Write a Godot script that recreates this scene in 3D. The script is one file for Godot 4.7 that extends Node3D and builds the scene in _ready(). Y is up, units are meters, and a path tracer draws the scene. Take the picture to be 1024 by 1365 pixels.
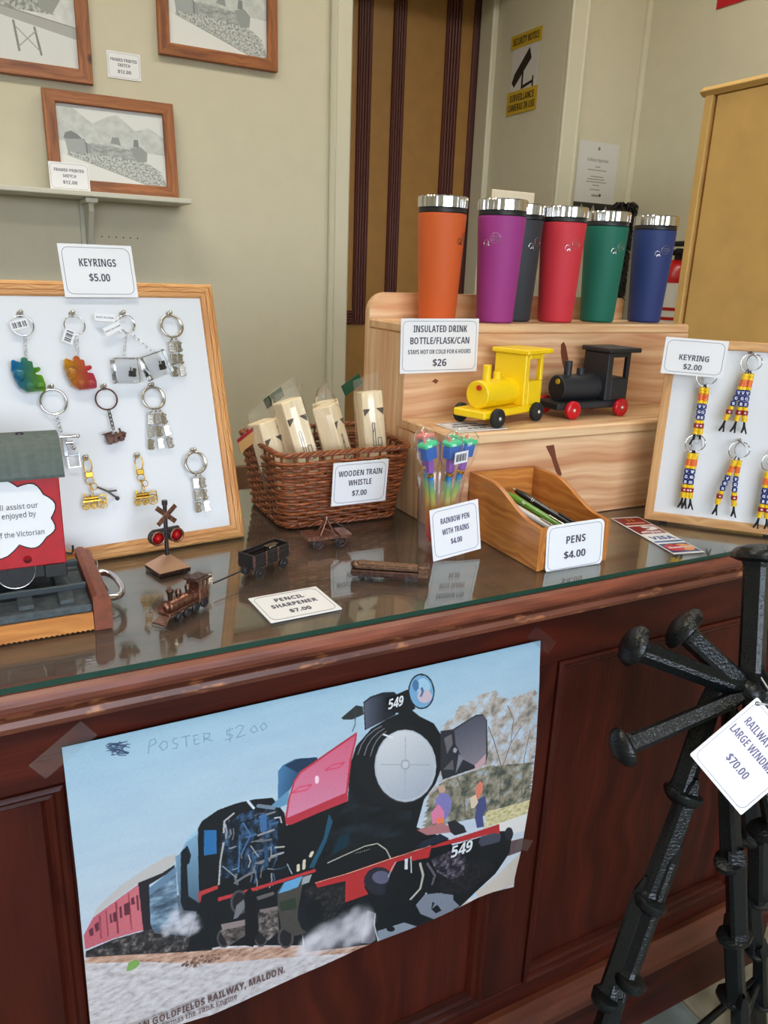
extends Node3D

# ---------------------------------------------------------------- mesh builder
class MB:
	var v := PackedVector3Array()
	var n := PackedVector3Array()
	var uv := PackedVector2Array()
	var col := PackedColorArray()
	var ix := PackedInt32Array()
	var xf := Transform3D()
	var c := Color.WHITE
	var uo := Vector2.ZERO

	func pt(p: Vector3, nn: Vector3, t: Vector2) -> int:
		v.append(xf * p)
		n.append((xf.basis * nn).normalized())
		uv.append(t + uo)
		col.append(c)
		return v.size() - 1

	func face(a: int, b: int, d: int) -> void:
		var g := (v[b] - v[a]).cross(v[d] - v[a])
		if g.dot(n[a] + n[b] + n[d]) > 0.0:
			ix.append_array(PackedInt32Array([a, d, b]))
		else:
			ix.append_array(PackedInt32Array([a, b, d]))

	func tri(a: Vector3, b: Vector3, d: Vector3, nn: Vector3, ta := Vector2.ZERO, tb := Vector2.ZERO, td := Vector2.ZERO) -> void:
		face(pt(a, nn, ta), pt(b, nn, tb), pt(d, nn, td))

	func quad(a: Vector3, b: Vector3, d: Vector3, e: Vector3, nn: Vector3, t: Array = []) -> void:
		var u: Array = t if t.size() == 4 else [Vector2.ZERO, Vector2(1, 0), Vector2(1, 1), Vector2(0, 1)]
		var i := pt(a, nn, u[0])
		var j := pt(b, nn, u[1])
		var k := pt(d, nn, u[2])
		var l := pt(e, nn, u[3])
		face(i, j, k)
		face(i, k, l)

	# box with chamfered edges; texture u runs along the longest side, in metres
	func box(o: Vector3, s: Vector3, bev := 0.0, grain := -1) -> void:
		var h := s * 0.5
		var b := minf(bev, minf(h.x, minf(h.y, h.z)) * 0.95)
		var g := grain if grain >= 0 else s.max_axis_index()
		var ax := [Vector3.RIGHT, Vector3.UP, Vector3.BACK]
		for i in 3:
			var j := (i + 1) % 3
			var k := (i + 2) % 3
			for sg in [-1.0, 1.0]:
				var nn: Vector3 = ax[i] * sg
				var q := []
				var t := []
				for m in [[-1.0, -1.0], [1.0, -1.0], [1.0, 1.0], [-1.0, 1.0]]:
					var p := Vector3.ZERO
					p[i] = sg * h[i]
					p[j] = m[0] * (h[j] - b)
					p[k] = m[1] * (h[k] - b)
					q.append(o + p)
					if g == k:
						t.append(Vector2(p[k], p[j] + float(i) * 0.13))
					else:
						t.append(Vector2(p[j], p[k] + float(i) * 0.13))
				quad(q[0], q[1], q[2], q[3], nn, t)
		if b <= 0.0:
			return
		for i in 3:
			var j := (i + 1) % 3
			var k := (i + 2) % 3
			for sj in [-1.0, 1.0]:
				for sk in [-1.0, 1.0]:
					var nn: Vector3 = (ax[j] * sj + ax[k] * sk).normalized()
					var q := []
					var t := []
					for m in [[-1.0, 0], [1.0, 0], [1.0, 1], [-1.0, 1]]:
						var p := Vector3.ZERO
						p[i] = m[0] * (h[i] - b)
						p[j] = sj * (h[j] - (b if m[1] == 0 else 0.0))
						p[k] = sk * (h[k] - (0.0 if m[1] == 0 else b))
						q.append(o + p)
						t.append(Vector2(p[g], p[(g + 1) % 3] + p[(g + 2) % 3]))
					quad(q[0], q[1], q[2], q[3], nn, t)
		for sx in [-1.0, 1.0]:
			for sy in [-1.0, 1.0]:
				for sz in [-1.0, 1.0]:
					var e := Vector3(sx, sy, sz)
					var p0 := o + Vector3(sx * h.x, sy * (h.y - b), sz * (h.z - b))
					var p1 := o + Vector3(sx * (h.x - b), sy * h.y, sz * (h.z - b))
					var p2 := o + Vector3(sx * (h.x - b), sy * (h.y - b), sz * h.z)
					tri(p0, p1, p2, e.normalized())

	# polygon in xy, thickness along z from z0 to z1
	func prism(poly: PackedVector2Array, z0: float, z1: float, smooth := false) -> void:
		var tr := Geometry2D.triangulate_polygon(poly)
		for sd in 2:
			var z := z1 if sd else z0
			var nn := Vector3(0, 0, 1 if sd else -1)
			var base := v.size()
			for p in poly:
				pt(Vector3(p.x, p.y, z), nn, p)
			for i in range(0, tr.size(), 3):
				face(base + tr[i], base + tr[i + 1], base + tr[i + 2])
		var cw := Geometry2D.is_polygon_clockwise(poly)
		var m := poly.size()
		var run := 0.0
		var nrm := []
		for i in m:
			var d := (poly[(i + 1) % m] - poly[i]).normalized()
			nrm.append(Vector2(-d.y, d.x) if cw else Vector2(d.y, -d.x))
		for i in m:
			var a := poly[i]
			var b := poly[(i + 1) % m]
			var na: Vector2 = nrm[i]
			var nb: Vector2 = nrm[i]
			if smooth:
				na = (nrm[i] + nrm[(i + m - 1) % m]).normalized()
				nb = (nrm[i] + nrm[(i + 1) % m]).normalized()
			var l := a.distance_to(b)
			var i0 := pt(Vector3(a.x, a.y, z0), Vector3(na.x, na.y, 0), Vector2(run, z0))
			var i1 := pt(Vector3(b.x, b.y, z0), Vector3(nb.x, nb.y, 0), Vector2(run + l, z0))
			var i2 := pt(Vector3(b.x, b.y, z1), Vector3(nb.x, nb.y, 0), Vector2(run + l, z1))
			var i3 := pt(Vector3(a.x, a.y, z1), Vector3(na.x, na.y, 0), Vector2(run, z1))
			face(i0, i1, i2)
			face(i0, i2, i3)
			run += l

	# profile of (radius, height) turned round the y axis
	func lathe(prof: Array, segs := 24, cols: Array = []) -> void:
		var m := prof.size()
		var sn := []
		for i in m - 1:
			var d: Vector2 = (prof[i + 1] - prof[i])
			sn.append(Vector2(d.y, -d.x).normalized())
		var run := 0.0
		for i in m - 1:
			var a: Vector2 = prof[i]
			var b: Vector2 = prof[i + 1]
			if a.distance_to(b) < 1e-7:
				continue
			var na: Vector2 = sn[i]
			var nb: Vector2 = sn[i]
			if i > 0 and sn[i - 1].dot(sn[i]) > 0.75:
				na = (sn[i] + sn[i - 1]).normalized()
			if i < m - 2 and sn[i + 1].dot(sn[i]) > 0.75:
				nb = (sn[i] + sn[i + 1]).normalized()
			var base := v.size()
			for k in segs + 1:
				var t := TAU * float(k) / float(segs)
				var e := Vector3(cos(t), 0, sin(t))
				if cols.size():
					c = cols[i]
				pt(Vector3(e.x * a.x, a.y, e.z * a.x), Vector3(e.x * na.x, na.y, e.z * na.x), Vector2(float(k) / segs, run))
				if cols.size():
					c = cols[i + 1]
				pt(Vector3(e.x * b.x, b.y, e.z * b.x), Vector3(e.x * nb.x, nb.y, e.z * nb.x), Vector2(float(k) / segs, run + a.distance_to(b)))
			for k in segs:
				var q := base + k * 2
				if a.x > 1e-6:
					face(q, q + 1, q + 2)
				if b.x > 1e-6:
					face(q + 1, q + 3, q + 2)
			run += a.distance_to(b)

	# tube along a path; rad is a number or one for each point
	func tube(path: Array, rad, segs := 6, closed := false, caps := true, squash := 1.0) -> void:
		var m := path.size()
		var up := Vector3.UP
		var d0: Vector3 = path[1] - path[0]
		if absf(d0.normalized().dot(up)) > 0.9:
			up = Vector3.RIGHT
		var fx := []
		var fy := []
		var side := d0.cross(up).normalized()
		for i in m:
			var d: Vector3
			if closed:
				d = path[(i + 1) % m] - path[(i + m - 1) % m]
			else:
				d = path[mini(i + 1, m - 1)] - path[maxi(i - 1, 0)]
			d = d.normalized()
			side = (side - d * side.dot(d)).normalized()
			fx.append(side)
			fy.append(d.cross(side).normalized())
		var base := v.size()
		var run := 0.0
		var rings := m + 1 if closed else m
		for i in rings:
			var w := i % m
			var r: float = rad[w] if rad is Array else rad
			if i > 0:
				run += (path[w] as Vector3).distance_to(path[(i - 1) % m])
			for k in segs + 1:
				var t := TAU * float(k) / segs
				var e: Vector3 = fx[w] * cos(t) + fy[w] * sin(t) * squash
				pt(path[w] + e * r, fx[w] * cos(t) + fy[w] * sin(t) / squash, Vector2(run, float(k) / segs * 0.03))
		for i in rings - 1:
			for k in segs:
				var q := base + i * (segs + 1) + k
				face(q, q + 1, q + segs + 1)
				face(q + 1, q + segs + 2, q + segs + 1)
		if caps and not closed:
			for e in [0, m - 1]:
				var o: Vector3 = path[e]
				var nn: Vector3 = (path[0] - path[1]) if e == 0 else (path[m - 1] - path[m - 2])
				nn = nn.normalized()
				var r: float = rad[e] if rad is Array else rad
				var cb := v.size()
				pt(o, nn, Vector2.ZERO)
				for k in segs + 1:
					var t := TAU * float(k) / segs
					pt(o + (fx[e] * cos(t) + fy[e] * sin(t) * squash) * r, nn, Vector2.ZERO)
				for k in segs:
					face(cb, cb + k + 1, cb + k + 2)

	func ball(o: Vector3, r: Vector3, segs := 12, rings := 8) -> void:
		var keep := xf
		xf = xf * Transform3D(Basis.from_scale(r), o)
		var prof := []
		for i in rings + 1:
			var t := PI * float(i) / rings
			prof.append(Vector2(sin(t), -cos(t)))
		lathe(prof, segs)
		xf = keep

	func ring(o: Vector3, r: float, w: float, b := Basis(), segs := 20, sides := 6, sx := 1.0, sy := 1.0) -> void:
		var p := []
		for i in segs:
			var t := TAU * float(i) / segs
			p.append(o + b * Vector3(cos(t) * r * sx, sin(t) * r * sy, 0))
		tube(p, w, sides, true)

	func cyl(a: Vector3, b: Vector3, r: float, segs := 16, r2 := -1.0) -> void:
		var e := r2 if r2 >= 0.0 else r
		var keep := xf
		var y := (b - a).normalized()
		var x := y.cross(Vector3.RIGHT if absf(y.x) < 0.8 else Vector3.UP).normalized()
		xf = xf * Transform3D(Basis(x, y, x.cross(y)), a)
		var l := a.distance_to(b)
		var k := minf(minf(r, e), l) * 0.08
		lathe([Vector2(0, 0), Vector2(maxf(r - k, 0.0), 0), Vector2(r, k), Vector2(e, l - k), Vector2(maxf(e - k, 0.0), l), Vector2(0, l)], segs)
		xf = keep

	func lathe_at(o: Vector3, prof: Array, segs := 16) -> void:
		var keep := xf
		xf = xf * Transform3D(Basis(), o)
		lathe(prof, segs)
		xf = keep

	func mesh() -> ArrayMesh:
		var a := []
		a.resize(Mesh.ARRAY_MAX)
		a[Mesh.ARRAY_VERTEX] = v
		a[Mesh.ARRAY_NORMAL] = n
		a[Mesh.ARRAY_TEX_UV] = uv
		a[Mesh.ARRAY_COLOR] = col
		a[Mesh.ARRAY_INDEX] = ix
		var m := ArrayMesh.new()
		m.add_surface_from_arrays(Mesh.PRIMITIVE_TRIANGLES, a)
		return m

# ---------------------------------------------------------------- scene helpers
var names := {}
var M := {}
var rng := RandomNumberGenerator.new()
var nz := FastNoiseLite.new()
const TOP := 0.955      # upper face of the glass on the counter
const FLOOR := 0.05

func numbered(called: String) -> String:
	if not names.has(called):
		names[called] = 0
		return called
	names[called] += 1
	return "%s_%03d" % [called, names[called]]

func metas(o: Node, label: String, category: String, group := "") -> void:
	o.set_meta("label", label)
	o.set_meta("category", category)
	if group != "":
		o.set_meta("group", group)

func thing(called: String, label: String, category: String, at := Vector3.ZERO, turn := 0.0, group := "") -> Node3D:
	var o := Node3D.new()
	o.name = numbered(called)
	add_child(o)
	o.position = at
	o.rotation.y = turn
	metas(o, label, category, group)
	return o

func obj(called: String, b: MB, m: Material, parent: Node = null) -> MeshInstance3D:
	var o := MeshInstance3D.new()
	var me := b.mesh()
	me.surface_set_material(0, m)
	o.mesh = me
	if parent == null:
		o.name = numbered(called)
		add_child(o)
	else:
		o.name = called
		parent.add_child(o, true)
	return o

func inst(called: String, me: Mesh, parent: Node, t := Transform3D()) -> MeshInstance3D:
	var o := MeshInstance3D.new()
	o.mesh = me
	o.name = called
	parent.add_child(o, true)
	o.transform = t
	return o

func struct(called: String, b: MB, m: Material, parent: Node = null) -> MeshInstance3D:
	var o := obj(called, b, m, parent)
	if parent == null:
		o.set_meta("kind", "structure")
	return o

func mb(at := Vector3.ZERO) -> MB:
	var b := MB.new()
	b.xf = Transform3D(Basis(), at)
	return b

func mbt(t: Transform3D) -> MB:
	var b := MB.new()
	b.xf = t
	return b

func woodmb() -> MB:
	var b := MB.new()
	b.uo = Vector2(rng.randf(), rng.randf())
	return b

func rgb(r: float, g: float, b: float) -> Color:
	return Color(r / 255.0, g / 255.0, b / 255.0)

func mat(c: Color, rough := 0.6, metal := 0.0, spec := 0.5) -> StandardMaterial3D:
	var m := StandardMaterial3D.new()
	m.albedo_color = c
	m.roughness = rough
	m.metallic = metal
	m.metallic_specular = spec
	return m

func glassy(c: Color, rough := 0.05) -> StandardMaterial3D:
	var m := mat(c, rough)
	m.transparency = BaseMaterial3D.TRANSPARENCY_ALPHA
	return m

func tex(im: Image) -> ImageTexture:
	return ImageTexture.create_from_image(im)

func lerp3(a: Color, b: Color, t: float) -> Color:
	return a.lerp(b, clampf(t, 0.0, 1.0))

# wood: grain along u; the tile is mirrored so that its edges meet
func wood(light: Color, dark: Color, lines: float, size_m: float, sd: int, knots: Array, rough: float, fleck := 0.5, warp := 0.10) -> StandardMaterial3D:
	var w := 384
	var im := Image.create(w, w, false, Image.FORMAT_RGB8)
	var f := FastNoiseLite.new()
	f.seed = sd
	f.noise_type = FastNoiseLite.TYPE_SIMPLEX_SMOOTH
	f.frequency = 1.0
	f.fractal_octaves = 3
	var hb := Image.create(w, w, false, Image.FORMAT_RGB8)
	for y in w:
		for x in w:
			var u := absf(2.0 * x / w - 1.0)
			var t := absf(2.0 * y / w - 1.0)
			var wy := t + warp * f.get_noise_2d(u * 0.9, t * 1.3 + 7.0)
			var kn := 0.0
			for k in knots:
				var dx: float = (x / float(w) - k[0]) * 0.55
				var dy: float = y / float(w) - k[1]
				var d: float = sqrt(dx * dx + dy * dy) / k[2]
				wy += (1.0 if dy > 0 else -1.0) * k[2] * 0.9 * exp(-d * d * 0.35)
				kn = maxf(kn, clampf(1.5 - d * 1.5, 0.0, 1.0))
			var s := f.get_noise_2d(u * 0.5 + 30.0, wy * lines)
			var fine := f.get_noise_2d(u * 3.0 + 90.0, t * 130.0)
			var big := f.get_noise_2d(u * 0.7 + 11.0, t * 2.2 + 3.0)
			var a := 0.42 + 0.75 * s + 0.35 * big + fleck * 0.35 * fine
			var cc := lerp3(light, dark, a)
			if kn > 0.0:
				cc = cc.lerp(dark.darkened(0.45), kn * 0.9)
			im.set_pixel(x, y, cc)
			var hh := clampf(0.5 - 0.35 * fine - 0.2 * s, 0.0, 1.0)
			hb.set_pixel(x, y, Color(hh, hh, hh))
	hb.bump_map_to_normal_map(1.0)
	var m := mat(Color.WHITE, rough)
	m.albedo_texture = tex(im)
	m.normal_enabled = true
	m.normal_texture = tex(hb)
	m.normal_scale = 0.25
	m.uv1_scale = Vector3(1.0 / size_m, 1.0 / size_m, 1)
	return m

func mottled(c: Color, amount: float, freq: float, sd: int, rough: float, scale := 1.0, bump := 0.0) -> StandardMaterial3D:
	var w := 256
	var im := Image.create(w, w, false, Image.FORMAT_RGB8)
	var f := FastNoiseLite.new()
	f.seed = sd
	f.frequency = freq
	f.fractal_octaves = 4
	var hb := Image.create(w, w, false, Image.FORMAT_RGB8)
	for y in w:
		for x in w:
			var a := absf(x - 127.5)
			var b := absf(y - 127.5)
			var s := f.get_noise_2d(a, b)
			var k := 1.0 + amount * s
			im.set_pixel(x, y, Color(clampf(c.r * k, 0, 1), clampf(c.g * k, 0, 1), clampf(c.b * k, 0, 1)))
			var h := clampf(0.5 + 0.5 * s, 0, 1)
			hb.set_pixel(x, y, Color(h, h, h))
	var m := mat(Color.WHITE, rough)
	m.albedo_texture = tex(im)
	m.uv1_triplanar = true
	m.uv1_world_triplanar = true
	m.uv1_scale = Vector3.ONE * scale
	if bump > 0.0:
		hb.bump_map_to_normal_map(2.0)
		m.normal_enabled = true
		m.normal_texture = tex(hb)
		m.normal_scale = bump
	return m

# flat lettering: a thin raised print, one mesh for each line, centred on (x, y)
var fonts := {}
func font(face: String, weight: int, ital := false) -> Font:
	var key := "%s%d%s" % [face, weight, ital]
	if not fonts.has(key):
		var f := SystemFont.new()
		f.font_names = PackedStringArray([face])
		f.font_weight = weight
		f.font_italic = ital
		fonts[key] = f
	return fonts[key]

func letters(parent: Node, s: String, height: float, t: Transform3D, m: Material, weight := 700, face := "Droid Sans", wide := 0.0, called := "lettering") -> MeshInstance3D:
	var x := TextMesh.new()
	x.text = s
	x.font = font(face, weight)
	x.font_size = 24
	x.pixel_size = height / 24.0 * 1.38
	x.depth = 0.0004
	x.curve_step = 3.0
	x.horizontal_alignment = HORIZONTAL_ALIGNMENT_CENTER
	x.vertical_alignment = VERTICAL_ALIGNMENT_CENTER
	x.material = m
	var o := MeshInstance3D.new()
	o.name = called
	parent.add_child(o, true)
	var b := t
	if wide > 0.0:
		var w := x.get_aabb().size.x
		if w > 0.0:
			b = t * Transform3D(Basis.from_scale(Vector3(wide / w, 1, 1)), Vector3.ZERO)
	o.mesh = x
	o.transform = b
	return o

func roundrect(w: float, h: float, r: float, k := 4) -> PackedVector2Array:
	var p := PackedVector2Array()
	for q in [[1, 1, 0.0], [-1, 1, 0.5], [-1, -1, 1.0], [1, -1, 1.5]]:
		for i in k + 1:
			var t: float = PI * (q[2] + 0.5 * i / k)
			p.append(Vector2(q[0] * (w / 2 - r) + cos(t) * r, q[1] * (h / 2 - r) + sin(t) * r))
	return p

# a printed price card: sheet, ruled border, lines of lettering. Local: centre at origin, facing +z
func card(label: String, w: float, h: float, lines: Array, t: Transform3D, round_corner := 0.001, ink := Color(0.28, 0.28, 0.33), group := "price cards", called := "price_card") -> Node3D:
	var o := thing(called, label, "price card", Vector3.ZERO, 0.0, group)
	o.transform = t
	var b := mb()
	b.prism(roundrect(w, h, round_corner), -0.0004, 0.0004)
	obj("sheet", b, M.laminate, o)
	var im := mat(ink, 0.5)
	b = mb()
	var p3 := []
	for p in roundrect(w - 0.008, h - 0.008, minf(0.008, h * 0.2)):
		p3.append(Vector3(p.x, p.y, 0.0005))
	b.tube(p3, 0.00028, 4, true)
	obj("border", b, im, o)
	for l in lines:
		letters(o, l[0], l[1], Transform3D(Basis(), Vector3(0, l[2], 0.0006)), im, 700, "Droid Sans", l[3] if l.size() > 3 else 0.0)
	return o

func face_to(at: Vector3, right: Vector3, up: Vector3) -> Transform3D:
	var x := right.normalized()
	var z := x.cross(up).normalized()
	return Transform3D(Basis(x, z.cross(x), z), at)

# ---------------------------------------------------------------- the scene
func _ready() -> void:
	rng.seed = 7
	nz.seed = 3
	# camera
	var cam := Camera3D.new()
	cam.name = "camera"
	add_child(cam)
	cam.position = Vector3(0, 1.325, 0.696)
	cam.rotation_degrees = Vector3(-17.3, -28.0, 2.15)
	cam.fov = 67.31
	cam.near = 0.02
	cam.current = true
	# sky and exposure
	var we := WorldEnvironment.new()
	we.name = "environment"
	var e := Environment.new()
	e.background_mode = Environment.BG_SKY
	var sky := Sky.new()
	var sm := ProceduralSkyMaterial.new()
	sm.sky_top_color = Color(0.70, 0.77, 0.86)
	sm.sky_horizon_color = Color(0.90, 0.92, 0.95)
	sm.ground_horizon_color = Color(0.62, 0.62, 0.60)
	sm.ground_bottom_color = Color(0.42, 0.41, 0.39)
	sm.sky_energy_multiplier = SKY_POWER
	sm.ground_energy_multiplier = SKY_POWER * 0.6
	sky.sky_material = sm
	e.sky = sky
	e.tonemap_mode = Environment.TONE_MAPPER_LINEAR
	e.tonemap_exposure = EXPOSURE
	e.sdfgi_enabled = true
	e.ssao_enabled = true
	e.ssil_enabled = true
	we.environment = e
	add_child(we)
	make_materials()
	ceiling_lights()
	room()
	counter()
	poster()
	display_shelf()
	tumblers()
	toy_engines()
	keyring_board()
	bead_board()
	whistle_basket()
	rainbow_pens()
	pen_box()
	sharpeners()
	donation_van()
	wall_pictures()
	far_things()
	windmill()

const SKY_POWER := 3.0
const EXPOSURE := 1.04
const LAMP_POWER := 1.6

func make_materials() -> void:
	M.laminate = mat(rgb(236, 237, 240), 0.22)
	M.white_board = mat(rgb(222, 225, 228), 0.35)
	M.paper = mat(rgb(235, 235, 232), 0.7)
	M.black = mat(rgb(24, 25, 27), 0.45)
	M.black_paint = mat(rgb(30, 31, 33), 0.5)
	M.rubber = mat(rgb(28, 29, 31), 0.75)
	M.steel = mat(rgb(212, 211, 210), 0.2, 1.0)
	M.chrome = mat(rgb(215, 215, 220), 0.1, 1.0)
	M.nickel = mat(rgb(205, 200, 190), 0.22, 1.0)
	M.gold = mat(rgb(214, 170, 70), 0.25, 1.0)
	M.copper = mottled(rgb(136, 96, 80), 0.5, 0.05, 5, 0.34, 14.0)
	M.copper.metallic = 0.85
	M.dark_copper = mottled(rgb(92, 66, 58), 0.5, 0.05, 8, 0.36, 14.0)
	M.dark_copper.metallic = 0.8
	M.bronze = mottled(rgb(112, 84, 66), 0.5, 0.05, 6, 0.4, 14.0)
	M.bronze.metallic = 0.75
	M.gunmetal = mat(rgb(74, 70, 72), 0.35, 0.7)
	M.pine = wood(rgb(234, 202, 160), rgb(208, 154, 108), 13.0, 0.62, 21, [[0.22, 0.3, 0.012]], 0.42, 0.3, 0.035)
	M.pine_bold = wood(rgb(232, 196, 154), rgb(188, 124, 84), 14.0, 0.62, 45, [], 0.36, 0.25, 0.035)
	M.oak = wood(rgb(222, 168, 104), rgb(176, 112, 58), 26.0, 0.22, 22, [], 0.5, 0.6)
	M.light_oak = wood(rgb(214, 168, 112), rgb(184, 132, 80), 14.0, 0.25, 23, [[0.3, 0.4, 0.02]], 0.5, 0.4)
	M.honey = wood(rgb(208, 140, 70), rgb(168, 98, 42), 12.0, 0.24, 24, [[0.6, 0.35, 0.02]], 0.32, 0.4)
	M.stained = wood(rgb(168, 104, 56), rgb(112, 62, 30), 12.0, 0.3, 25, [[0.4, 0.3, 0.03]], 0.42, 0.5)
	M.mahogany = wood(rgb(78, 28, 17), rgb(44, 14, 9), 9.0, 0.9, 26, [], 0.36, 0.3)
	M.mahogany.metallic_specular = 0.32
	M.mahogany_top = wood(rgb(134, 72, 50), rgb(80, 38, 26), 9.0, 0.8, 27, [], 0.38, 0.4)
	M.edge = worn_edge()
	M.cap = wood(rgb(112, 58, 38), rgb(66, 30, 20), 8.0, 0.9, 28, [], 0.35, 0.4)
	M.pale_wood = wood(rgb(240, 222, 186), rgb(230, 204, 160), 14.0, 0.3, 29, [], 0.55, 0.2)
	M.blank_card = mat(rgb(226, 212, 184), 0.6)
	M.wall = mottled(rgb(204, 198, 174), 0.014, 0.03, 31, 0.75, 1.1, 0.05)
	M.trim = mat(rgb(206, 202, 180), 0.4)
	M.shelf_paint = mat(rgb(202, 200, 184), 0.5)
	M.mustard = mottled(rgb(158, 116, 60), 0.06, 0.03, 33, 0.42, 1.3)
	M.mustard_light = mottled(rgb(204, 164, 96), 0.05, 0.03, 34, 0.5, 1.3)
	M.maroon = mat(rgb(82, 34, 24), 0.4)
	M.dado = mottled(rgb(120, 86, 66), 0.08, 0.04, 35, 0.6, 1.5)
	M.slate = mottled(rgb(118, 126, 122), 0.25, 0.02, 36, 0.5, 2.2, 0.15)
	M.slate_warm = mottled(rgb(150, 140, 116), 0.25, 0.02, 37, 0.5, 2.2, 0.15)
	M.grout = mat(rgb(150, 146, 132), 0.85)
	M.ceiling = mat(rgb(225, 222, 212), 0.8)
	M.ink = mat(rgb(60, 60, 68), 0.5)
	M.clear = glassy(Color(0.94, 0.96, 0.97, 0.03), 0.06)

func ceiling_lights() -> void:
	var gm := mat(rgb(245, 245, 240), 0.5)
	gm.emission_enabled = true
	gm.emission = Color(1.0, 0.97, 0.90)
	gm.emission_energy_multiplier = 3.0
	var where := ["over the staff side by the cream wall", "over the customer side of the counter", "near the mustard cupboard"]
	var i := 0
	for p in [Vector3(-0.25, 2.96, -0.75), Vector3(0.1, 2.96, 1.1), Vector3(1.55, 2.96, -0.9)]:
		var t := thing("ceiling_light", "long white twin fluorescent ceiling light " + where[i], "ceiling light", p, 0.0, "fluorescent ceiling lights")
		var b := mb()
		b.box(Vector3(0, 0.02, 0), Vector3(1.3, 0.04, 0.22), 0.008)
		obj("housing", b, M.trim, t)
		b = mb()
		b.prism(PackedVector2Array([Vector2(-0.62, -0.03), Vector2(0.62, -0.03), Vector2(0.62, 0.0), Vector2(-0.62, 0.0)]), -0.09, 0.09)
		obj("diffuser", b, gm, t)
		var l := AreaLight3D.new()
		l.name = "tube_glow"
		l.area_size = Vector2(1.22, 0.17)
		l.light_color = Color(1.0, 0.975, 0.92)
		l.light_energy = LAMP_POWER * [1.0, 1.0, 0.75][i]
		l.set("area_range", 14.0)
		l.shadow_enabled = true
		l.rotation_degrees = Vector3(-90, 0, 0)
		l.position = Vector3(0, -0.036, 0)
		t.add_child(l)
		i += 1

func plank(called: String, o: Vector3, s: Vector3, m: Material, parent: Node, bev := 0.002, grain := -1) -> MeshInstance3D:
	var b := woodmb()
	b.box(o, s, bev, grain)
	return obj(called, b, m, parent)

func slab(called: String, lo: Vector3, hi: Vector3, m: Material) -> MeshInstance3D:
	var b := mb()
	b.box((lo + hi) / 2, hi - lo, 0.0)
	return struct(called, b, m)

# profile in (z, y), carried along x; texture u along x
func run_x(b: MB, poly: Array, x0: float, x1: float) -> void:
	var k := b.v.size()
	var keep := b.xf
	b.xf = b.xf * Transform3D(Basis(Vector3(0, 0, 1), Vector3(0, 1, 0), Vector3(1, 0, 0)), Vector3.ZERO)
	b.prism(PackedVector2Array(poly), x0, x1)
	b.xf = keep
	for i in range(k, b.uv.size()):
		b.uv[i] = Vector2(b.uv[i].y, b.uv[i].x)

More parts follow.
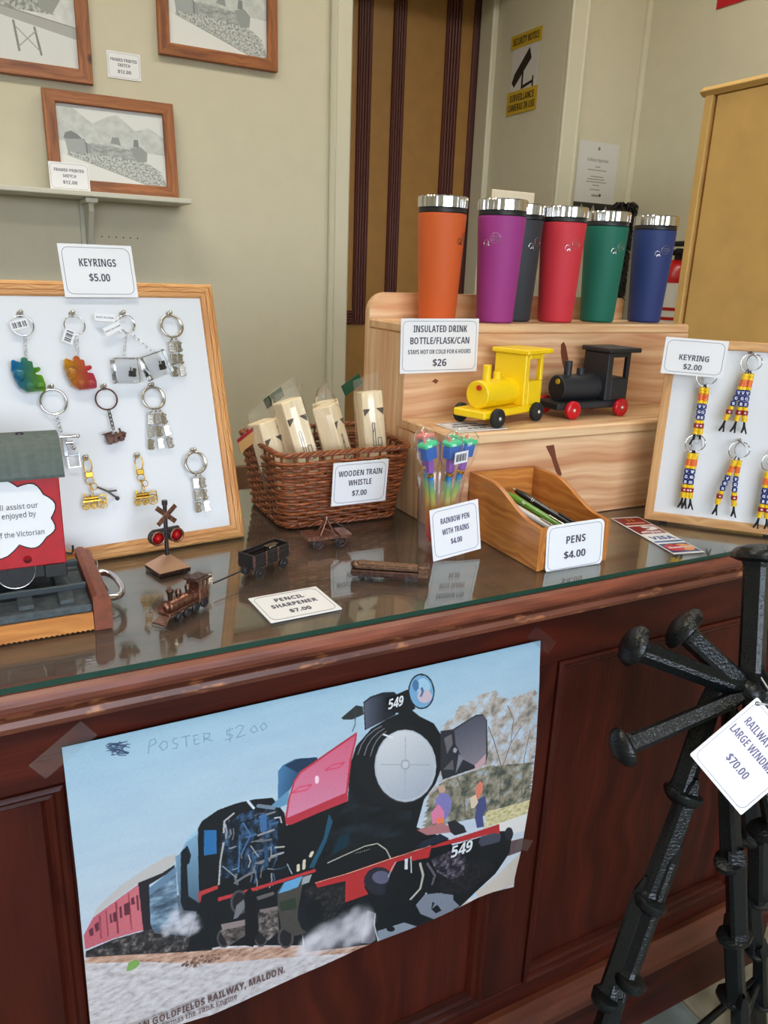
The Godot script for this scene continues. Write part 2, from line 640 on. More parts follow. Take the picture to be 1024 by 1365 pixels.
func room() -> void:
	var xl := -2.6
	var xr := 2.47
	var zb := -1.9
	var zf := 3.4
	var yc := 3.0
	var fl := slab("floor", Vector3(xl - 0.1, FLOOR - 0.12, -2.7), Vector3(xr + 0.1, FLOOR - 0.004, zf + 0.1), M.grout)
	var k := 0
	for i in 9:
		for j in 11:
			var b := mb()
			var c := Vector3(0.0 + i * 0.302 - 0.02, FLOOR - 0.004, -1.75 + j * 0.302)
			b.box(c, Vector3(0.296, 0.008, 0.296), 0.0015)
			obj("tile", b, M.slate if (i * 7 + j * 3 + (i * j) % 3) % 5 > 1 else M.slate_warm, fl)
			k += 1
	slab("ceiling", Vector3(xl - 0.1, yc, -2.7), Vector3(xr + 0.1, yc + 0.1, zf + 0.1), M.ceiling)
	slab("wall_left", Vector3(xl - 0.1, FLOOR, zb), Vector3(xl, yc, zf), M.wall)
	slab("wall_right", Vector3(xr, FLOOR, zb - 0.1), Vector3(xr + 0.1, yc, zf), M.wall)
	# back wall with the passage to the mustard door
	var wb := slab("wall_back", Vector3(xl - 0.1, FLOOR, zb - 0.12), Vector3(1.19, yc, zb), M.wall)
	var b := mb()
	b.box(Vector3((1.19 + 2.077) / 2, (2.55 + yc) / 2, zb - 0.06), Vector3(0.887, yc - 2.55, 0.12))
	obj("lintel", b, M.wall, wb)
	b = mb()
	b.box(Vector3((2.077 + xr) / 2, (FLOOR + yc) / 2, zb - 0.05), Vector3(xr - 2.077, yc - FLOOR, 0.1))
	obj("pier", b, M.wall, wb)
	slab("wall_passage", Vector3(2.077, FLOOR, -2.62), Vector3(2.177, yc, zb - 0.1), M.wall)
	slab("wall_passage", Vector3(1.05, FLOOR, -2.62), Vector3(1.19, yc, zb - 0.12), M.wall)
	slab("wall_passage_end", Vector3(1.0, FLOOR, -2.68), Vector3(2.2, yc, -2.55), M.wall)
	# architraves
	var n := 1
	for a in [[1.117, 1.19], [2.077, 2.16]]:
		b = mb()
		b.box(Vector3((a[0] + a[1]) / 2, (FLOOR + 2.6) / 2, zb + 0.012), Vector3(a[1] - a[0], 2.6 - FLOOR, 0.024), 0.006)
		b.box(Vector3(a[0] + 0.012 if n == 1 else a[1] - 0.012, (FLOOR + 2.6) / 2, zb + 0.018), Vector3(0.018, 2.6 - FLOOR, 0.024), 0.008)
		struct("trim_%d" % n, b, M.trim)
		n += 1
	b = mb()
	b.box(Vector3(2.062, (FLOOR + 2.6) / 2, -2.40), Vector3(0.03, 2.6 - FLOOR, 0.10), 0.006)
	struct("trim_3", b, M.trim)
	b = mb()
	b.cyl(Vector3(xr - 0.004, FLOOR, zb + 0.004), Vector3(xr - 0.004, yc, zb + 0.004), 0.016, 10)
	struct("trim_4", b, M.wall)
	b = mb()
	b.box(Vector3((xl + 1.117) / 2, (FLOOR + 0.65) / 2, zb + 0.008), Vector3(1.117 - xl, 0.65 - FLOOR, 0.016), 0.004)
	struct("baseboard_back", b, M.dado)
	# mustard door with reeded maroon mouldings
	b = mb()
	b.box(Vector3(1.63, (FLOOR + 2.55) / 2, -2.5), Vector3(0.87, 2.5 - FLOOR, 0.05), 0.002)
	var door := struct("door_1", b, M.mustard)
	for st in [[1.487, 1.55, 1.10, 2.42, 0], [1.645, 1.703, 0.55, 2.42, 0], [1.895, 1.967, 0.55, 2.42, 0], [2.03, 2.064, 0.06, 2.5, 0]]:
		b = mb()
		var w: float = st[1] - st[0]
		var yy: float = (st[2] + st[3]) / 2
		b.box(Vector3((st[0] + st[1]) / 2, yy, -2.47), Vector3(w, st[3] - st[2], 0.014), 0.003)
		for q in 4:
			b.cyl(Vector3(st[0] + w * (0.2 + 0.2 * q), st[2] + 0.004, -2.463), Vector3(st[0] + w * (0.2 + 0.2 * q), st[3] - 0.004, -2.463), w * 0.085, 8)
		obj("moulding", b, M.maroon, door)
	for hh in [[1.2, 1.487, 1.10], [1.645, 1.967, 0.50], [1.645, 1.967, 2.42], [1.2, 1.55, 2.42]]:
		b = mb()
		b.box(Vector3((hh[0] + hh[1]) / 2, hh[2] + 0.03, -2.47), Vector3(hh[1] - hh[0], 0.06, 0.014), 0.003)
		for q in 4:
			b.cyl(Vector3(hh[0] + 0.004, hh[2] + 0.012 + 0.012 * q, -2.463), Vector3(hh[1] - 0.004, hh[2] + 0.012 + 0.012 * q, -2.463), 0.005, 8)
		obj("moulding", b, M.maroon, door)
	# front wall behind the camera, with its window
	var wx0 := -1.7
	var wx1 := 1.5
	var wy0 := 0.75
	var wy1 := 2.45
	var wf := slab("wall_front", Vector3(xl - 0.1, FLOOR, zf), Vector3(wx0, yc, zf + 0.15), M.wall)
	for r in [[wx1, FLOOR, xr + 0.1, yc], [wx0, FLOOR, wx1, wy0], [wx0, wy1, wx1, yc]]:
		b = mb()
		b.box(Vector3((r[0] + r[2]) / 2, (r[1] + r[3]) / 2, zf + 0.075), Vector3(r[2] - r[0], r[3] - r[1], 0.15))
		obj("wall_piece", b, M.wall, wf)
	b = mb()
	for x in [wx0 + 0.03, (wx0 + wx1) / 2, wx1 - 0.03]:
		b.box(Vector3(x, (wy0 + wy1) / 2, zf + 0.06), Vector3(0.06, wy1 - wy0, 0.06), 0.005)
	for y in [wy0 + 0.03, wy1 - 0.03]:
		b.box(Vector3((wx0 + wx1) / 2, y, zf + 0.06), Vector3(wx1 - wx0, 0.06, 0.06), 0.005)
	struct("window_1", b, M.trim)

func counter() -> void:
	var t := thing("shop_counter", "long dark mahogany shop counter with recessed panels and worn moulded edge", "counter", Vector3(0, 0, 0))
	var xl := -1.4
	var xr := 1.232
	var b := woodmb()
	run_x(b, [Vector2(-0.56, 0.949), Vector2(0.003, 0.949), Vector2(0.009, 0.9465), Vector2(0.012, 0.941), Vector2(0.012, 0.936), Vector2(0.009, 0.931), Vector2(0.002, 0.9285), Vector2(-0.56, 0.9285)], xl, xr + 0.02)
	obj("countertop", b, M.mahogany_top, t)
	b = woodmb()
	run_x(b, [Vector2(-0.05, 0.9283), Vector2(0.001, 0.9283), Vector2(0.001, 0.926), Vector2(0.007, 0.9235), Vector2(0.009, 0.918), Vector2(0.007, 0.912), Vector2(0.0, 0.908), Vector2(-0.012, 0.905), Vector2(-0.05, 0.905)], xl, xr + 0.012)
	obj("edge_moulding", b, M.edge, t)
	plank("carcass", Vector3((xl + xr) / 2, 0.49, -0.305), Vector3(xr - xl, 0.82, 0.49), M.mahogany, t, 0.0)
	var zf := -0.028
	# rails and stiles
	plank("rail", Vector3((xl + xr) / 2, (0.823 + 0.9052) / 2, zf - 0.011), Vector3(xr - xl, 0.9052 - 0.823, 0.022), M.mahogany, t, 0.001)
	plank("rail", Vector3((xl + xr) / 2, (0.10 + 0.25) / 2, zf - 0.011), Vector3(xr - xl, 0.15, 0.022), M.mahogany, t, 0.001)
	var edges := [[-0.999, -0.523], [-0.444, 0.031], [0.111, 0.586], [0.666, 1.142]]
	var px := xl
	for q in edges:
		plank("stile", Vector3((px + q[0]) / 2, (0.25 + 0.823) / 2, zf - 0.0115), Vector3(q[0] - px - 0.001, 0.573, 0.021), M.mahogany, t, 0.001)
		px = q[1]
	plank("stile", Vector3((px + xr) / 2, (0.25 + 0.823) / 2, zf - 0.0115), Vector3(xr - px - 0.001, 0.573, 0.021), M.mahogany, t, 0.001)
	for q in edges:
		var cx: float = (q[0] + q[1]) / 2
		var w: float = q[1] - q[0]
		var p := plank("panel", Vector3(cx, 0.5365, zf - 0.017), Vector3(w, 0.573, 0.008), M.mahogany, t, 0.0, 1)
		# mitred moulding round the panel, two rolls
		for side in 4:
			var hl := w / 2 if side % 2 == 0 else 0.2865
			var off := 0.2865 if side % 2 == 0 else w / 2
			var m := woodmb()
			m.xf = Transform3D(Basis(Vector3(0, 0, 1), PI / 2 * side), Vector3(cx, 0.5365, zf))
			var prof := [Vector2(off, -0.012), Vector2(off, 0.003), Vector2(off - 0.004, 0.0055), Vector2(off - 0.008, 0.003), Vector2(off - 0.0105, -0.001), Vector2(off - 0.014, 0.0), Vector2(off - 0.018, -0.004), Vector2(off - 0.022, -0.012)]
			for i in prof.size() - 1:
				var a: Vector2 = prof[i]
				var c: Vector2 = prof[i + 1]
				var ha := hl - (off - a.x)
				var hc := hl - (off - c.x)
				var d := (c - a).normalized()
				var nn := Vector3(0, -d.y, d.x)
				if nn.z < 0 or (i == 0):
					nn = Vector3(0, 1, 0) if i == 0 else -nn
				m.quad(Vector3(-ha, a.x, a.y), Vector3(ha, a.x, a.y), Vector3(hc, c.x, c.y), Vector3(-hc, c.x, c.y), nn, [Vector2(-ha, a.x), Vector2(ha, a.x), Vector2(hc, c.x), Vector2(-hc, c.x)])
			obj("moulding", m, M.mahogany, p)
	# plinth with a rounded cap
	plank("plinth", Vector3((xl + xr + 0.02) / 2, (FLOOR + 0.172) / 2, -0.27), Vector3(xr + 0.02 - xl, 0.172 - FLOOR, 0.54), M.mahogany, t, 0.002)
	b = woodmb()
	run_x(b, [Vector2(-0.0275, 0.214), Vector2(-0.018, 0.213), Vector2(-0.004, 0.203), Vector2(0.004, 0.188), Vector2(0.005, 0.175), Vector2(0.001, 0.1722), Vector2(-0.0275, 0.1722)], xl, xr + 0.022)
	obj("plinth_cap", b, M.cap, t)
	# glass on the top
	var gs := thing("glass_sheet", "clear glass sheet with green edge lying on the wooden counter top", "glass sheet")
	b = mb()
	b.box(Vector3((xl + xr + 0.012) / 2, 0.952, -0.2805), Vector3(xr + 0.012 - xl, 0.0058, 0.559))
	var gm := mat(Color(0.90, 0.96, 0.93, 0.02), 0.02)
	gm.transparency = BaseMaterial3D.TRANSPARENCY_ALPHA
	gm.refraction_enabled = true
	gm.refraction_scale = 0.05
	obj("pane", b, gm, gs)
	b = mb()
	b.box(Vector3((xl + xr + 0.012) / 2, 0.952, -0.0004), Vector3(xr + 0.012 - xl, 0.0058, 0.0012))
	obj("ground_edge", b, mat(rgb(24, 62, 50), 0.25), gs)

# varnished moulding worn to bare wood in patches
func worn_edge() -> StandardMaterial3D:
	var m := wood(rgb(116, 66, 46), rgb(74, 36, 26), 8.0, 0.9, 28, [], 0.45, 0.4)
	var im: Image = m.albedo_texture.get_image()
	var f := FastNoiseLite.new()
	f.seed = 77
	f.frequency = 0.035
	f.fractal_octaves = 4
	for y in im.get_height():
		for x in im.get_width():
			var s := f.get_noise_2d(absf(x - 191.5) * 1.0, absf(y - 191.5) * 4.0)
			if s > 0.26:
				im.set_pixel(x, y, im.get_pixel(x, y).lerp(rgb(176, 118, 72), clampf((s - 0.26) * 6.0, 0.0, 0.8)))
	m.albedo_texture = tex(im)
	return m

# ---------------------------------------------------------------- printed pictures
class Pic:
	var im: Image
	var w: int
	var h: int
	func _init(ww: int, hh: int, c: Color) -> void:
		w = ww
		h = hh
		im = Image.create(w, h, false, Image.FORMAT_RGB8)
		im.fill(c)
	func px(a: Array) -> PackedVector2Array:
		var r := PackedVector2Array()
		for i in range(0, a.size(), 2):
			r.append(Vector2(a[i] * 0.001 * w, a[i + 1] * 0.001 * h))
		return r
	func fillp(p: PackedVector2Array, c: Color) -> void:
		var lo := INF
		var hi := -INF
		for q in p:
			lo = minf(lo, q.y)
			hi = maxf(hi, q.y)
		for y in range(maxi(int(lo), 0), mini(int(hi) + 1, h)):
			var yy := y + 0.5
			var xs := PackedFloat32Array()
			for i in p.size():
				var a := p[i]
				var b := p[(i + 1) % p.size()]
				if (a.y <= yy) != (b.y <= yy):
					xs.append(a.x + (yy - a.y) / (b.y - a.y) * (b.x - a.x))
			xs.sort()
			for i in range(0, xs.size() - 1, 2):
				var x0 := maxi(int(round(xs[i])), 0)
				var x1 := mini(int(round(xs[i + 1])), w)
				if x1 > x0:
					im.fill_rect(Rect2i(x0, y, x1 - x0, 1), c)
	func poly(a: Array, c: Color) -> void:
		fillp(px(a), c)
	func dot(o: Vector2, r: float, c: Color) -> void:
		for y in range(int(o.y - r), int(o.y + r) + 1):
			var d := r * r - (y - o.y) * (y - o.y)
			if d < 0.0 or y < 0 or y >= h:
				continue
			var s := sqrt(d)
			var x0 := maxi(int(round(o.x - s)), 0)
			var x1 := mini(int(round(o.x + s)), w)
			if x1 > x0:
				im.fill_rect(Rect2i(x0, y, x1 - x0, 1), c)
	func line(a: Array, wd: float, c: Color) -> void:
		var p := px(a)
		for i in p.size() - 1:
			var l := p[i].distance_to(p[i + 1])
			var n := int(l / maxf(wd * 0.3, 0.7)) + 1
			for k in n + 1:
				dot(p[i].lerp(p[i + 1], float(k) / n), wd * 0.5 * w / 1000.0, c)
	func blotch(a: Array, n: int, s: float, cols: Array, sd: int) -> void:
		var p := px(a)
		var g := RandomNumberGenerator.new()
		g.seed = sd
		var r := Rect2(p[0], Vector2.ZERO)
		for q in p:
			r = r.expand(q)
		var k := 0
		while k < n:
			var o := r.position + Vector2(g.randf() * r.size.x, g.randf() * r.size.y)
			k += 1
			if not Geometry2D.is_point_in_polygon(o, p):
				continue
			var e := s * w / 1000.0 * g.randf_range(0.5, 1.3)
			dot(o, e, cols[g.randi() % cols.size()])
	# colours laid by layered noise inside an outline; edge in pixels frays it
	func noisy(a: Array, cols: Array, freq: float, sd: int, sx := 1.0, fray := 0.0) -> void:
		var p := px(a)
		var f := FastNoiseLite.new()
		f.seed = sd
		f.frequency = freq
		f.fractal_octaves = 5
		f.fractal_gain = 0.62
		var lo := INF
		var hi := -INF
		for q in p:
			lo = minf(lo, q.y)
			hi = maxf(hi, q.y)
		var n := cols.size() - 1
		for y in range(maxi(int(lo), 0), mini(int(hi) + 1, h)):
			var yy := y + 0.5
			var xs := PackedFloat32Array()
			for i in p.size():
				var u := p[i]
				var b := p[(i + 1) % p.size()]
				if (u.y <= yy) != (b.y <= yy):
					xs.append(u.x + (yy - u.y) / (b.y - u.y) * (b.x - u.x))
			xs.sort()
			for i in range(0, xs.size() - 1, 2):
				var j := fray * f.get_noise_2d(y * 3.0, 500.0 + i * 50.0)
				for x in range(maxi(int(xs[i] + j), 0), mini(int(xs[i + 1] + j), w)):
					var s := clampf(0.5 + 0.85 * f.get_noise_2d(x * sx, y), 0.0, 0.9999) * n
					var k := int(s)
					im.set_pixel(x, y, (cols[k] as Color).lerp(cols[mini(k + 1, n)], s - k))
	# colour running from c0 to c1 along a direction, as in the printed photograph
	func grade(a: Array, c0: Color, c1: Color, deg: float) -> void:
		var p := px(a)
		var d := Vector2(cos(deg_to_rad(deg)), sin(deg_to_rad(deg)))
		var lo := INF
		var hi := -INF
		for q in p:
			lo = minf(lo, q.dot(d))
			hi = maxf(hi, q.dot(d))
		var r := Rect2(p[0], Vector2.ZERO)
		for q in p:
			r = r.expand(q)
		for y in range(maxi(int(r.position.y), 0), mini(int(r.end.y) + 1, h)):
			for x in range(maxi(int(r.position.x), 0), mini(int(r.end.x) + 1, w)):
				var q := Vector2(x + 0.5, y + 0.5)
				if Geometry2D.is_point_in_polygon(q, p):
					im.set_pixel(x, y, c0.lerp(c1, (q.dot(d) - lo) / (hi - lo)))
	func puff(a: Array, n: int, s: float, sd: int) -> void:
		var p := px(a)
		var g := RandomNumberGenerator.new()
		g.seed = sd
		var r := Rect2(p[0], Vector2.ZERO)
		for q in p:
			r = r.expand(q)
		for k in n:
			var o := r.position + Vector2(g.randf() * r.size.x, g.randf() * r.size.y)
			if not Geometry2D.is_point_in_polygon(o, p):
				continue
			var e := s * w / 1000.0 * g.randf_range(0.5, 1.0)
			for y in range(maxi(int(o.y - e), 0), mini(int(o.y + e), h)):
				for x in range(maxi(int(o.x - e), 0), mini(int(o.x + e), w)):
					var d := Vector2(x, y).distance_to(o) / e
					if d < 1.0:
						var t := 0.16 * (1.0 - d * d)
						im.set_pixel(x, y, im.get_pixel(x, y).lerp(Color(0.86, 0.84, 0.86), t))

func poster_picture() -> Image:
	var p := Pic.new(1300, 886, rgb(170, 200, 222))
	var f := FastNoiseLite.new()
	f.seed = 9
	f.frequency = 0.004
	for y in 800:
		var c := lerp3(rgb(150, 182, 200), rgb(192, 198, 206), y / 620.0)
		for x in range(0, 1300, 4):
			var k := 0.02 * f.get_noise_2d(x, y * 4.0)
			p.im.fill_rect(Rect2i(x, y, 4, 1), Color(c.r + k, c.g + k, c.b + k * 0.5))
	p.poly([1,643,231,749,709,846,914,985,970,928,986,779,988,639,1020,654,1073,1319,225,1049,-25,929], rgb(200, 188, 184))
	p.noisy([1,643,231,749,709,846,914,985,970,928,986,779,1032,809,1073,1319,225,1049,-25,929], [rgb(160, 150, 150), rgb(188, 180, 180), rgb(200, 194, 194), rgb(212, 206, 206)], 0.05, 11, 0.5, 0)
	p.poly([7,628,98,676,231,752,418,867,644,1009,563,982,418,902,230,794,96,705,7,657], rgb(190, 152, 130))
	p.noisy([7,628,98,676,231,752,418,867,644,1009,563,988,418,907,230,803,96,708,7,657], [rgb(116, 88, 76), rgb(172, 132, 110), rgb(194, 158, 138), rgb(208, 182, 168)], 0.06, 12, 0.3, 6)
	p.poly([72,726,77,700,91,696,98,715,90,726,79,729], rgb(120, 160, 84))
	p.blotch([172,770,197,751,269,794,241,798,201,799], 160, 2.5, [rgb(96, 72, 64), rgb(130, 100, 84)], 13)
	p.noisy([729,225,759,181,811,145,855,145,896,190,926,185,977,182,988,376,994,652,885,617,814,604,698,579,706,417,736,378], [rgb(104, 104, 98), rgb(134, 128, 118), rgb(160, 150, 140), rgb(176, 166, 158), rgb(170, 182, 192), rgb(178, 194, 206), rgb(178, 194, 206)], 0.016, 14, 1, 26)
	p.noisy([742,422,804,418,857,419,987,465,996,653,885,617,814,604,698,579,707,460], [rgb(62, 70, 68), rgb(90, 92, 80), rgb(126, 120, 102), rgb(146, 138, 120), rgb(150, 166, 178)], 0.022, 15, 1, 18)
	p.line([898,577,897,448,915,357,943,303], 1.6, rgb(84, 76, 72))
	p.line([897,448,866,326,847,266], 1.6, rgb(84, 76, 72))
	p.line([915,357,917,271,897,211], 1.6, rgb(84, 76, 72))
	p.line([805,589,796,491,775,426], 1.6, rgb(84, 76, 72))
	p.line([964,591,960,431,969,335], 1.6, rgb(84, 76, 72))
	p.poly([868,597,992,634,993,699,888,664,864,664], rgb(206, 196, 150))
	p.noisy([862,600,995,618,992,687,888,661,860,662], [rgb(140, 136, 92), rgb(186, 174, 128), rgb(204, 194, 150), rgb(214, 206, 172)], 0.08, 16, 0.5, 4)
	p.poly([904,667,991,672,992,747,907,718], rgb(214, 210, 204))
	p.poly([941,762,987,773,985,828,941,824], rgb(96, 76, 78))
	p.poly([851,922,908,892,981,832,980,933,969,966,861,953], rgb(196, 184, 172))
	p.poly([723,483,736,463,755,477,766,509,762,551,749,577,729,557], rgb(122, 116, 170))
	p.poly([747,454,747,458,746,461,744,464,743,465,740,466,738,465,736,463,733,461,731,458,730,454,729,450,728,446,728,442,729,438,730,436,732,434,734,434,737,435,739,436,741,439,743,442,745,446,746,450], rgb(186, 150, 130))
	p.poly([714,527,731,503,747,538,749,577,719,574], rgb(206, 120, 150))
	p.poly([729,557,748,561,749,583,730,579], rgb(226, 120, 80))
	p.poly([826,488,837,465,847,481,847,514,837,537,828,522], rgb(206, 120, 100))
	p.poly([837,537,856,532,863,583,853,607,860,656,840,651,831,602], rgb(70, 76, 120))
	p.poly([813,520,828,513,838,549,827,566,819,562], rgb(206, 186, 160))
	p.poly([25,514,104,449,146,440,169,420,174,392,153,391,113,414,74,442,33,488], rgb(182, 178, 174))
	p.grade([7,563,25,516,104,454,107,607,54,604,7,610], rgb(178, 92, 102), rgb(196, 106, 114), 0)
	p.poly([7,563,25,516,45,503,46,602,7,610], rgb(182, 92, 104))
	p.poly([104,449,146,440,169,425,168,440,122,465,122,617,107,610], rgb(36, 32, 38))
	p.poly([63,491,66,490,65,593,62,593], rgb(130, 48, 60))
	p.poly([85,474,87,473,88,592,86,594], rgb(130, 48, 60))
	p.poly([46,507,48,505,48,590,46,592], rgb(130, 48, 60))
	p.poly([35,517,37,516,36,590,34,592], rgb(130, 48, 60))
	p.poly([52,523,55,521,56,551,52,551], rgb(92, 42, 54))
	p.poly([58,522,64,519,64,551,58,551], rgb(92, 42, 54))
	p.poly([69,509,73,507,73,545,69,546], rgb(92, 42, 54))
	p.poly([77,505,88,501,86,542,77,541], rgb(92, 42, 54))
	p.poly([99,487,102,488,102,537,99,538], rgb(92, 42, 54))
	p.poly([90,492,95,490,96,514,90,513], rgb(92, 42, 54))
	p.poly([26,540,33,534,33,562,27,565], rgb(92, 42, 54))
	p.poly([16,552,23,546,23,572,17,573], rgb(92, 42, 54))
	p.poly([8,616,54,607,109,611,128,610,179,654,232,699,231,755,125,698,7,636], rgb(52, 48, 50))
	p.noisy([8,618,53,611,108,614,128,613,179,656,229,700,228,750,125,696,7,634], [rgb(24, 23, 26), rgb(40, 38, 40), rgb(70, 66, 66), rgb(140, 132, 128)], 0.04, 17, 1, 0)
	p.poly([160,513,211,575,214,698,125,629,129,600], rgb(84, 92, 100))
	p.poly([122,475,145,455,171,431,170,572,174,628,125,622,120,595], rgb(98, 126, 150))
	p.noisy([122,501,170,457,171,573,174,628,126,620,121,595], [rgb(58, 72, 84), rgb(84, 104, 122), rgb(120, 146, 166), rgb(150, 172, 188)], 0.03, 18, 0.4, 0)
	p.grade([171,400,179,395,190,365,214,332,210,597,175,576,173,510], rgb(128, 166, 192), rgb(70, 92, 110), 90)
	p.poly([181,391,193,374,199,411,195,435,191,437,191,542,208,574,210,607,181,584,176,555], rgb(24, 28, 34))
	p.poly([190,355,218,327,217,343,192,363], rgb(150, 186, 206))
	p.poly([213,331,221,310,251,290,286,285,319,288,355,300,367,331,379,363,382,401,383,408,515,392,518,266,530,209,562,165,596,147,648,130,671,164,707,202,731,262,735,356,720,423,694,469,679,565,768,660,775,686,904,699,947,722,945,813,907,879,851,922,812,955,710,985,634,985,599,976,548,954,425,895,418,811,419,865,319,799,251,754,182,730,210,575], rgb(22, 25, 29))
	p.noisy([518,394,516,286,539,415,664,498,667,580,571,565,479,567,452,575,492,435], [rgb(17, 19, 22), rgb(24, 29, 34), rgb(34, 46, 54)], 0.012, 40, 0.6, 5)
	p.noisy([424,649,513,690,514,758,484,807,424,815], [rgb(20, 22, 25), rgb(34, 34, 36), rgb(70, 64, 62)], 0.05, 41, 1, 0)
	p.noisy([740,785,843,782,903,815,882,877,826,907,756,866], [rgb(18, 19, 22), rgb(30, 30, 34), rgb(52, 46, 50)], 0.04, 42, 1, 0)
	p.poly([224,341,247,352,246,429,222,424], rgb(44, 104, 156))
	p.poly([252,391,268,399,269,441,254,433], rgb(50, 96, 140))
	p.noisy([261,350,294,321,330,321,367,341,368,494,357,542,316,535,279,531,252,515,251,462,253,392], [rgb(16, 19, 23), rgb(20, 25, 31), rgb(30, 42, 58), rgb(50, 78, 108), rgb(72, 102, 134)], 0.016, 19, 2.2, 8)
	p.line([306,465,310,488,306,507], 3.0, rgb(150, 152, 156))
	p.line([328,465,339,469,351,465], 2.2, rgb(96, 102, 110))
	p.line([275,498,279,499,284,498], 2.2, rgb(150, 152, 156))
	p.line([327,505,332,508,337,505], 5.0, rgb(120, 116, 114))
	p.line([280,519,280,534,277,549], 2.2, rgb(14, 16, 20))
	p.line([348,466,365,466,382,467], 1.2, rgb(14, 16, 20))
	p.line([300,412,300,432,300,452], 1.2, rgb(40, 58, 78))
	p.line([356,559,359,582,355,603], 2.2, rgb(62, 98, 136))
	p.line([272,362,274,377,269,388], 3.0, rgb(120, 116, 114))
	p.line([342,437,338,453,339,472], 5.0, rgb(40, 58, 78))
	p.line([270,423,276,424,282,423], 3.0, rgb(150, 152, 156))
	p.line([294,453,292,460,293,469], 3.0, rgb(96, 102, 110))
	p.line([282,519,280,535,284,555], 5.0, rgb(96, 102, 110))
	p.line([262,363,264,387,261,409], 1.6, rgb(96, 102, 110))
	p.line([320,540,323,571,323,601], 2.2, rgb(150, 152, 156))
	p.line([324,387,323,404,325,424], 3.0, rgb(14, 16, 20))
	p.line([350,386,357,386,365,386], 5.0, rgb(62, 98, 136))
	p.line([324,430,338,430,352,431], 1.2, rgb(14, 16, 20))
	p.line([330,370,327,395,329,422], 1.2, rgb(96, 102, 110))
	p.line([315,463,331,462,347,463], 3.0, rgb(120, 116, 114))
	p.line([317,521,321,548,318,571], 3.0, rgb(62, 98, 136))
	p.line([317,341,330,339,343,340], 1.2, rgb(120, 116, 114))
	p.line([351,463,352,488,348,511], 2.2, rgb(150, 152, 156))
	p.line([353,496,364,496,376,497], 5.0, rgb(150, 152, 156))
	p.line([330,423,327,433,328,446], 1.2, rgb(62, 98, 136))
	p.line([332,407,338,411,344,407], 2.2, rgb(14, 16, 20))
	p.line([278,360,279,380,276,398], 1.6, rgb(150, 152, 156))
	p.line([349,373,356,372,362,372], 1.6, rgb(62, 98, 136))
	p.line([329,403,327,420,328,438], 3.0, rgb(14, 16, 20))
	p.line([319,510,316,520,321,536], 3.0, rgb(120, 116, 114))
	p.line([313,489,322,488,331,490], 1.2, rgb(14, 16, 20))
	p.line([314,474,323,476,331,474], 2.2, rgb(62, 98, 136))
	p.line([323,375,333,374,343,374], 1.2, rgb(96, 102, 110))
	p.line([303,403,312,403,321,403], 5.0, rgb(62, 98, 136))
	p.line([293,350,305,353,317,350], 3.0, rgb(14, 16, 20))
	p.line([300,453,300,465,304,480], 1.6, rgb(40, 58, 78))
	p.line([278,359,285,362,292,358], 2.2, rgb(14, 16, 20))
	p.line([358,546,372,551,387,548], 1.6, rgb(62, 98, 136))
	p.line([334,521,331,539,330,559], 2.2, rgb(120, 116, 114))
	p.line([352,557,353,583,348,605], 3.0, rgb(150, 152, 156))
	p.line([313,425,324,426,334,426], 3.0, rgb(120, 116, 114))
	p.line([323,435,326,457,319,474], 2.2, rgb(40, 58, 78))
	p.line([264,342,266,366,264,387], 3.0, rgb(150, 152, 156))
	p.line([313,531,312,546,310,561], 3.0, rgb(96, 102, 110))
	p.line([270,325,271,333,270,339], 1.2, rgb(150, 152, 156))
	p.line([318,457,333,460,347,457], 3.0, rgb(40, 58, 78))
	p.line([280,314,262,330,260,365], 4.0, rgb(170, 170, 172))
	p.line([259,400,252,458,248,534], 3.5, rgb(176, 172, 166))
	p.line([256,476,282,530], 2.0, rgb(150, 156, 164))
	p.line([279,547,297,536,316,530], 6.0, rgb(110, 108, 110))
	p.line([326,409,357,407], 5.0, rgb(140, 140, 142))
	p.line([325,429,351,437], 5.0, rgb(96, 100, 108))
	p.line([321,503,363,500], 5.0, rgb(120, 118, 120))
	p.line([330,349,359,348], 5.0, rgb(120, 120, 124))
	p.line([359,368,370,371,373,391], 3.0, rgb(190, 190, 190))
	p.line([360,469,378,477], 4.0, rgb(170, 168, 160))
	p.line([290,411,286,513], 3.0, rgb(70, 112, 150))
	p.line([311,437,326,482], 2.0, rgb(160, 160, 160))
	p.line([297,353,311,401,292,454], 3.0, rgb(72, 110, 150))
	p.line([341,459,342,523], 8.0, rgb(44, 74, 104))
	p.line([336,352,337,394], 14.0, rgb(60, 100, 146))
	p.line([344,535,357,545], 2.0, rgb(150, 150, 150))
	p.line([307,287,318,315], 5.0, rgb(200, 210, 220))
	p.line([327,312,358,334], 8.0, rgb(110, 124, 140))
	p.line([385,542,395,583], 2.0, rgb(170, 176, 180))
	p.line([408,560,408,577], 7.0, rgb(206, 196, 170))
	p.line([421,551,420,577], 7.0, rgb(206, 196, 170))
	p.line([438,532,435,541], 8.0, rgb(206, 196, 170))
	p.grade([366,310,367,220,377,206,402,197,443,209,447,229,402,260,389,295], rgb(70, 118, 158), rgb(24, 42, 64), 10)
	p.poly([380,208,411,199,447,211,447,222,405,241], rgb(30, 52, 78))
	p.poly([352,324,389,290,387,336,367,339], rgb(96, 140, 170))
	p.poly([209,538,246,536,246,549,215,554,213,574,209,574], rgb(176, 58, 58))
	p.poly([245,580,309,586,445,594,447,606,309,599,246,593], rgb(178, 54, 56))
	p.poly([380,380,387,321,398,265,412,240,531,163,530,188,521,246,514,365,515,392,393,410,382,404], rgb(176, 52, 66))
	p.grade([384,382,390,323,401,269,413,247,527,173,525,196,516,249,510,360,451,372], rgb(196, 92, 118), rgb(204, 128, 154), 100)
	p.line([464,261,478,249,505,253,494,265,464,261], 2.5, rgb(206, 60, 90))
